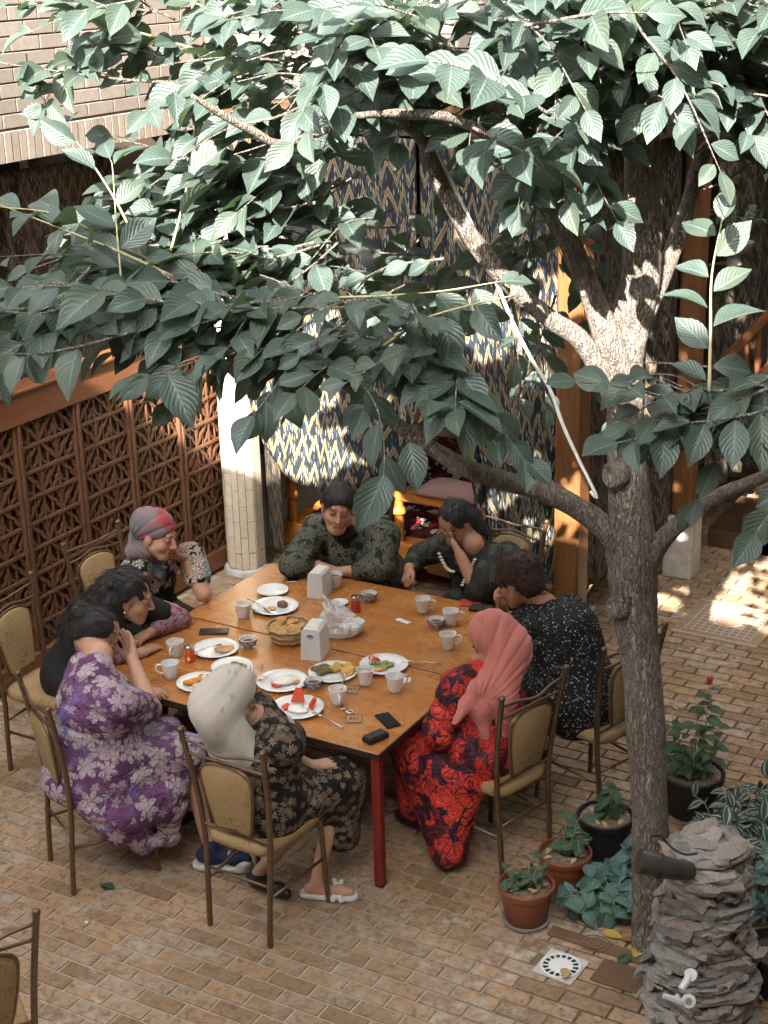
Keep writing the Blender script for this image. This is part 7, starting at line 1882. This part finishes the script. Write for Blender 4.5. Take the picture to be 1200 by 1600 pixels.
# ---- black dotted dress, leaning in from the right ----------------------------------------------------
p = Person((.50, 1.26), 160, 'woman in a white-dotted black dress leaning in, back to the tree', 'skin_b')
hc = np.array((0.083, 1.348, 1.150)); R = rotm(178, 26, -4)
hip = p.L(0, 0, .58); chest = p.L(.16, .02, .86); shl = np.array((0.197, 1.298, 0.970)); shr = p.L(.26, .17, .97)
wl = np.array((-0.035, 1.399, 0.970)); ell_ = np.array((-0.030, 1.446, 0.800))
B = p.B; W = add_head(B, hc, R); B.chain([W(0, -.03, -.05), p.L(.29, .02, 1.03), p.L(.22, .02, .95)], [.052, .058, .08], .03); B.ell(chest, (.12, .12, .15)); B.ell(hip, (.14, .14, .14)); B.cone(hip, chest, .11, .11, .05)
B.chain([shl, ell_, wl], [.052, .044, .030], .02); add_hand(B, wl, unit(np.array((-0.048, 1.331, 1.080)) - wl), hc - wl, -1, 1.0)
wr = p.L(.52, .1, .80); B.chain([shr, p.L(.34, .26, .79), wr], [.05, .042, .028], .02); add_hand(B, wr, p.f, (0, 0, -1), -1, .4)
kl, kr = p.L(.44, -.10, .56), p.L(.44, .10, .56); al, ar = p.L(.30, -.12, .12), p.L(.38, .10, .12); seated_legs(p, B, hip, kl, kr, al, ar, .066); foot(B, al, p.f); foot(B, ar, p.f)
p.finish_body(hc, R)
D = Field(.0075); torso(D, p, hip, chest, p.L(.25, .02, 1.02), .195, .16); D.ell(p.L(.02, 0, .56), (.21, .21, .15), None, .08)
D.cone(shl, shl * .45 + ell_ * .55, .085, .075, .05); D.cone(shr, p.L(.33, .25, .82), .08, .07, .05); D.cone(hip - p.r * .1, kl, .14, .10, .07); D.cone(hip + p.r * .1, kr, .14, .10, .07); D.cone(kl, p.L(.36, -.12, .25), .10, .08, .06); D.cone(kr, p.L(.40, .1, .25), .1, .08, .06); D.cone(chest + np.array([.05, 0, .06]), hip, .15, .18, .08)
p.wear('dress', D, 'dots', folds(.004, [(.3, .5, .9), (.8, .4, .5)], 22))
Hf = Field(.006); Hf.ell(W(0, -.025, .050), np.array([.096, .112, .098]) * HS, R, .02); Hf.ell(W(0, -.065, -.015), np.array([.082, .07, .085]) * HS, R, .03); Hf.half(W(0, .074, .03), R @ np.array([0, .9, -.5])); Hf.half(W(0, 0, -.085), R @ np.array([0, .2, -1]))
for q in (-1, 1): Hf.ball(W(.095 * q, .01, -.025), .036, .01, '-')
strands(p, p.wear('hair', Hf, 'hair_b', hair_disp(.010, 12, (30, 30, 24))), R, 420, 420, .06, .014, 'hair_b')
SF = Field(.006); foot(SF, ar - np.array([0, 0, .006]), p.f, .18, .038); foot(SF, al - np.array([0, 0, .006]), p.f, .18, .038); SF.half((0, 0, .007), (0, 0, -1)); p.wear('shoes', SF, 'shoe_b')

# ---- olive leaf print, far side, speaking -----------------------------------------------------------
p = Person((-1.37, 2.22), -84, 'heavy woman in an olive leaf-print dress talking at the far side of the table', 'skin_a')
hc = np.array((-1.342, 1.856, 1.170)); R = rotm(-56, 6, 8)
hip = p.L(0, 0, .58); chest = p.L(.15, 0, .84); shl = p.L(.22, -.22, .97); shr = p.L(.22, .22, .96)
wr = np.array((-1.458, 1.789, 0.800)); elr = np.array((-1.567, 1.679, 0.820))
B = p.B; W = add_head(B, hc, R, 1.16); B.chain([W(0, -.03, -.05), p.L(.24, 0, 1.0), p.L(.18, 0, .94)], [.060, .066, .09], .03); B.ell(W(0, .03, -.10), np.array([.05, .045, .03]), R, .03); B.ell(chest, (.14, .13, .15)); B.ell(hip, (.15, .15, .14)); B.cone(hip, chest, .12, .12, .05)
B.chain([shr, elr, wr], [.06, .050, .033], .02); add_hand(B, wr, unit(np.array((-1.314, 1.784, 0.790)) - wr), (0, 0, -1), 1, .65, .1, 1.1)
wl = p.L(.42, -.04, .79); B.chain([shl, p.L(.36, -.26, .80), wl], [.06, .05, .032], .02); add_hand(B, wl, unit(p.r + p.f * .3), (0, 0, -1), -1, .6)
seated_legs(p, B, hip, p.L(.42, -.1, .55), p.L(.42, .1, .55), p.L(.40, -.1, .12), p.L(.40, .1, .12)); foot(B, p.L(.40, -.1, .12), p.f); foot(B, p.L(.40, .1, .12), p.f)
p.finish_body(hc, R, 1.16)
D = Field(.0075); torso(D, p, hip, chest, p.L(.22, 0, 1.03), .235, .18); D.cone(shr, shr * .2 + elr * .8, .10, .09, .06); D.cone(elr, elr * .65 + wr * .35, .078, .068, .04); D.cone(shl, p.L(.36, -.26, .82), .10, .085, .06); D.cone(p.L(.36, -.26, .82), p.L(.40, -.14, .80), .075, .06, .04)
D.cone(hip - p.r * .1, p.L(.42, -.1, .56), .14, .1, .07); D.cone(hip + p.r * .1, p.L(.42, .1, .56), .14, .1, .07); D.cone(p.L(.42, -.1, .55), p.L(.4, -.1, .25), .1, .09, .06); D.cone(p.L(.42, .1, .55), p.L(.4, .1, .25), .1, .09, .06)
p.wear('dress', D, 'olive', folds(.005, [(.3, .5, .9), (.8, .4, .5), (.5, 0, .9)], 31))
Cf = Field(.0065); Cf.chain([W(-.05, -.045, -.10), p.L(.30, -.05, 1.00), p.L(.325, .02, .965), p.L(.29, .08, 1.0), W(.05, -.045, -.10)], [.03, .032, .034, .032, .03], .02); p.wear('black_collar', Cf, 'blackcloth')
Hf = Field(.006); Hf.ell(W(0, -.014, .046), np.array([.085, .098, .086]) * 1.16, R, .02); Hf.ell(W(.0, -.105, .075), np.array([.05, .045, .045]) * 1.16, R, .02); Hf.half(W(0, .058, .03), R @ np.array([0, .9, -.55])); Hf.half(W(0, 0, -.065), R @ np.array([0, .3, -1]))
for q in (-1, 1): Hf.ball(W(.085 * q, .0, -.025), .035, .01, '-')
strands(p, p.wear('hair', Hf, 'hair', hair_disp(.006, 19)), R, 320, 320, .06, .005, 'hair_lit')  # paler strands paint the highlight on the dark hair
SF = Field(.006)
for q in (-.1, .1): foot(SF, p.L(.40, q, .114), p.f, .18, .038)
SF.half((0, 0, .007), (0, 0, -1)); p.wear('shoes', SF, 'shoe_b')

# ---- charcoal dress, far right, palm over the eyes ---------------------------------------------------
p = Person((-.50, 2.28), -98, 'woman in a charcoal dress with lace trim covering her eyes with her palm', 'skin_b')
hc = np.array((-0.644, 2.053, 1.120)); R = rotm(-104, 42, -6)
hip = p.L(0, 0, .58); chest = p.L(.13, 0, .83); shr = p.L(.20, .19, .95); shl = p.L(.18, -.2, .95)
wl = np.array((-0.558, 1.925, 0.985)); ell_ = np.array((-0.404, 1.858, 0.800)); wr = np.array((-0.889, 1.915, 0.840)); elr = np.array((-0.936, 2.122, 0.840))
B = p.B; W = add_head(B, hc, R); B.chain([W(0, -.03, -.05), p.L(.22, 0, 1.0), p.L(.16, 0, .93)], [.052, .058, .085], .03); B.ell(chest, (.13, .12, .15)); B.ell(hip, (.14, .14, .14)); B.cone(hip, chest, .11, .11, .05)
B.chain([shl, ell_, wl], [.052, .046, .031], .02); add_hand(B, wl, unit(np.array((-0.736, 2.026, 1.130)) - wl), hc - wl, 1, .22, .1, 1.1)
B.chain([shr, elr, wr], [.055, .048, .034], .02); add_hand(B, wr, unit(np.array((-0.872, 1.818, 0.780)) - wr), (.6, .6, -.4), 1, 1.0, .08, 1.1)
seated_legs(p, B, hip, p.L(.42, -.1, .55), p.L(.42, .1, .55), p.L(.40, -.1, .12), p.L(.40, .1, .12)); foot(B, p.L(.40, -.1, .12), p.f); foot(B, p.L(.40, .1, .12), p.f)
p.finish_body(hc, R)
D = Field(.0075); torso(D, p, hip, chest, p.L(.19, 0, 1.0), .215, .165); D.cone(shr, elr, .09, .072, .05); D.cone(elr, elr * .25 + wr * .75, .068, .058, .03); D.cone(shl, shl * .35 + ell_ * .65, .095, .10, .06); D.cone(shl * .35 + ell_ * .65, ell_ * 1.0, .098, .072, .05)
D.cone(hip - p.r * .1, p.L(.42, -.1, .56), .14, .1, .07); D.cone(hip + p.r * .1, p.L(.42, .1, .56), .14, .1, .07); D.cone(p.L(.42, -.1, .55), p.L(.4, -.1, .25), .1, .09, .06); D.cone(p.L(.42, .1, .55), p.L(.4, .1, .25), .1, .09, .06)
dr_ = p.wear('dress', D, 'charcoal', folds(.0055, [(.3, .5, .9), (.8, .4, .5)], 41))
m = MB()
for k in range(11):
    t = k / 10; q = (1 - t) * np.array((-0.694, 1.926, 0.965)) + t * np.array((-0.565, 1.856, 0.900)) + np.array([0, 0, -.03 * math.sin(PI * t)]); m.lathe([(.011, -.004), (.013, 0), (.006, .006)], 8, Matrix.Translation(q - p.base))
for k in range(11):
    t = k / 10; q = (1 - t) * np.array((-0.492, 1.993, 0.940)) + t * np.array((-0.492, 1.826, 0.840)); m.lathe([(.010, -.004), (.012, 0), (.005, .006)], 8, Matrix.Translation(q - p.base))
m.build('lace_trim', M['lace'], dr_)
Hf = Field(.006); Hf.ell(W(0, -.025, .042), np.array([.083, .097, .088]) * HS, R, .02); Hf.ell(W(.0, -.07, -.02), np.array([.075, .055, .09]) * HS, R, .03); Hf.cone(W(-.05, -.06, -.03), p.L(.08, -.09, .95), .055, .03, .05)
Hf.half(W(0, .060, .03), R @ np.array([0, .9, -.5])); 
Hf.ball(W(.085, .0, -.025), .034, .01, '-'); Hf.ball(W(-.09, .012, -.025), .030, .01, '-')
strands(p, p.wear('hair', Hf, 'hair', hair_disp(.004, 23)), R, 320, 320, .06, .005, 'hair')
SF = Field(.006)
for q in (-.1, .1): foot(SF, p.L(.40, q, .114), p.f, .18, .038)
SF.half((0, 0, .007), (0, 0, -1)); p.wear('shoes', SF, 'shoe_b')

# ---- many-coloured headscarf, by the fence, hand at the chin -------------------------------------------
p = Person((-2.26, 1.06), -8, 'woman in a many-coloured headscarf resting her chin on her hand by the fence', 'skin_a')
hc = np.array((-1.997, 0.945, 1.200)); R = rotm(6, 14, 4)
hip = p.L(0, 0, .58); chest = p.L(.07, 0, .86); shr = np.array((-2.112, 0.900, 0.990)); shl = np.array((-1.967, 1.194, 0.990))
ell_ = np.array((-1.829, 1.117, 0.800)); wl = np.array((-1.953, 1.114, 1.005))
B = p.B; W = add_head(B, hc, R, 1.12); B.chain([W(0, -.03, -.05), p.L(.11, -.0, 1.03), p.L(.08, 0, .96)], [.05, .055, .085], .03); B.ell(chest, (.12, .12, .15)); B.ell(hip, (.14, .14, .14)); B.cone(hip, chest, .11, .11, .05)
B.chain([shl, ell_, wl], [.05, .045, .030], .02); add_hand(B, wl, unit(np.array((-1.970, 0.957, 1.090)) - wl), hc - wl, 1, .40, .06, 1.12)
wr = p.L(.32, .12, .79); B.chain([shr, p.L(.10, .26, .76), wr], [.05, .042, .028], .02); add_hand(B, wr, p.f, (0, 0, -1), -1, .4)
seated_legs(p, B, hip, p.L(.42, -.1, .55), p.L(.42, .1, .55), p.L(.40, -.1, .12), p.L(.40, .1, .12)); foot(B, p.L(.40, -.1, .12), p.f); foot(B, p.L(.40, .1, .12), p.f)
p.finish_body(hc, R, 1.12)
D = Field(.0075); torso(D, p, hip, chest, p.L(.08, 0, 1.0), .185, .14); D.cone(shl, shl * .45 + ell_ * .55, .082, .078, .05); D.cone(shr, p.L(.10, .25, .78), .078, .065, .05)
D.cone(hip - p.r * .1, p.L(.42, -.1, .56), .13, .1, .07); D.cone(hip + p.r * .1, p.L(.42, .1, .56), .13, .1, .07); D.cone(p.L(.42, -.1, .55), p.L(.4, -.1, .25), .1, .09, .06); D.cone(p.L(.42, .1, .55), p.L(.4, .1, .25), .1, .09, .06)
p.wear('dress', D, 'vest', folds(.004, [(.3, .5, .9), (.8, .4, .5)], 51), zone=lambda V: np.clip((V[:, 2] - .74) / .2, 0, 1))
Sf = Field(.006); Sf.ell(W(0, -.022, .045), np.array([.086, .105, .095]) * 1.12, R, .02); Sf.ell(W(0, -.10, .03), np.array([.07, .06, .085]) * 1.12, R, .04); Sf.half(W(0, .070, .045), R @ np.array([0, .85, -.62])); 
Sf.ball(W(.0, -.115, -.06), .04, .03); Sf.cone(W(.01, -.115, -.06), W(.04, -.11, -.13), .034, .03, .03); Sf.cone(W(.04, -.11, -.13), p.L(.14, .10, .99), .034, .045, .03); Sf.cone(p.L(.14, .10, .99), p.L(.20, .02, .92), .045, .04, .03); Sf.cone(W(0, -.05, -.10), p.L(.14, -.02, 1.0), .06, .06, .04)
p.wear('headscarf', Sf, 'scarf_c', drape(W(.0, -.12, -.06), (R[:, 1], R[:, 2]), 20, .0040, 55))
SF = Field(.006)
for q in (-.1, .1): foot(SF, p.L(.40, q, .114), p.f, .18, .038)
SF.half((0, 0, .007), (0, 0, -1)); p.wear('shoes', SF, 'shoe_b')

# ---- loose dark hair, black waistcoat, smiling in profile ----------------------------------------------
p = Person((-2.14, .32), 6, 'smiling woman with loose dark hair and pink printed sleeves leaning on the table', 'skin_a')
hc = np.array((-1.664, 0.279, 1.130)); R = rotm(28, 14, 3)
hip = p.L(0, 0, .58); chest = p.L(.15, .0, .83); shr = p.L(.22, .18, .95); shl = p.L(.22, -.18 - .0, .95)
shl = p.L(.24, -.2, .95); ell_ = np.array((-1.748, 0.772, 0.790)); wl = np.array((-1.785, 0.540, 0.790)); 
wr = np.array((-1.682, 0.350, 0.775)); elr = p.L(.28, .24, .79)
B = p.B; W = add_head(B, hc, R); B.chain([W(0, -.03, -.05), p.L(.24, 0, 1.0), p.L(.18, 0, .93)], [.05, .055, .085], .03); B.ell(chest, (.12, .12, .15)); B.ell(hip, (.14, .14, .14)); B.cone(hip, chest, .11, .11, .05)
B.chain([shl, ell_, wl], [.05, .043, .029], .02); add_hand(B, wl, unit(np.array((-1.793, 0.414, 0.790)) - wl), (0, 0, -1), -1, .35, .1, 1.0)
B.chain([shr, elr, wr], [.05, .043, .029], .02); add_hand(B, wr, unit(np.array((-1.683, 0.520, 0.765)) - wr), (0, 0, -1), 1, .15, .1, 1.05)
seated_legs(p, B, hip, p.L(.42, -.1, .55), p.L(.42, .1, .55), p.L(.40, -.1, .12), p.L(.40, .1, .12)); foot(B, p.L(.40, -.1, .12), p.f); foot(B, p.L(.40, .1, .12), p.f)
p.finish_body(hc, R)
D = Field(.0075); torso(D, p, hip, chest, p.L(.2, 0, 1.0), .185, .145); D.cone(hip - p.r * .1, p.L(.42, -.1, .56), .13, .1, .07); D.cone(hip + p.r * .1, p.L(.42, .1, .56), .13, .1, .07); D.cone(p.L(.42, -.1, .55), p.L(.4, -.1, .25), .1, .09, .06); D.cone(p.L(.42, .1, .55), p.L(.4, .1, .25), .1, .09, .06)
D.cone(shl, shl * .4 + ell_ * .6, .085, .08, .05)
p.wear('black_dress', D, 'blackcloth', folds(.004, [(.3, .5, .9), (.8, .4, .5)], 61))
Lf = Field(.0065); Lf.cone(shl * .5 + ell_ * .5, ell_, .075, .062, .03); Lf.cone(ell_, ell_ * .25 + wl * .75, .060, .044, .03); p.wear('pink_sleeve', Lf, 'pinkprint', folds(.004, [(.8, .5, .2)], 64, 40))
Lf = Field(.0065); Lf.cone(shr, elr, .072, .058, .03); Lf.cone(elr, elr * .35 + wr * .65, .056, .042, .03); p.wear('pink_sleeve', Lf, 'pinkprint', folds(.004, [(.8, .5, .2)], 66, 40))
Hf = Field(.0062); Hf.ell(W(0, -.035, .050), np.array([.094, .112, .096]) * HS, R, .02); Hf.ell(W(0, -.10, -.03), np.array([.10, .085, .12]) * HS, R, .05); Hf.cone(W(-.02, -.13, -.05), p.L(.02, .05, .86), .095, .05, .06); Hf.cone(W(.04, -.10, -.08), p.L(.10, .14, .90), .07, .04, .05)
Hf.half(W(0, .064, .04), R @ np.array([0, .88, -.42])); 
for q in (-1, 1): Hf.ell(W(.09 * q, .045, -.055), np.array([.055, .055, .06]), R, .015, '-')
strands(p, p.wear('hair', Hf, 'hair', hair_disp(.012, 33, (22, 22, 14))), R, 700, 700, .10, .014, 'hair')
m = MB(); m.lathe([(.004, 0), (.010, .008), (.008, .018), (.002, .022)], 8, Matrix.Translation(W(.086, -.004, -.058) - p.base)); m.build('earring', M['steel'], p.root, smooth=True)
SF = Field(.006)
for q in (-.1, .1): foot(SF, p.L(.40, q, .114), p.f, .18, .038)
SF.half((0, 0, .007), (0, 0, -1)); p.wear('shoes', SF, 'shoe_b')
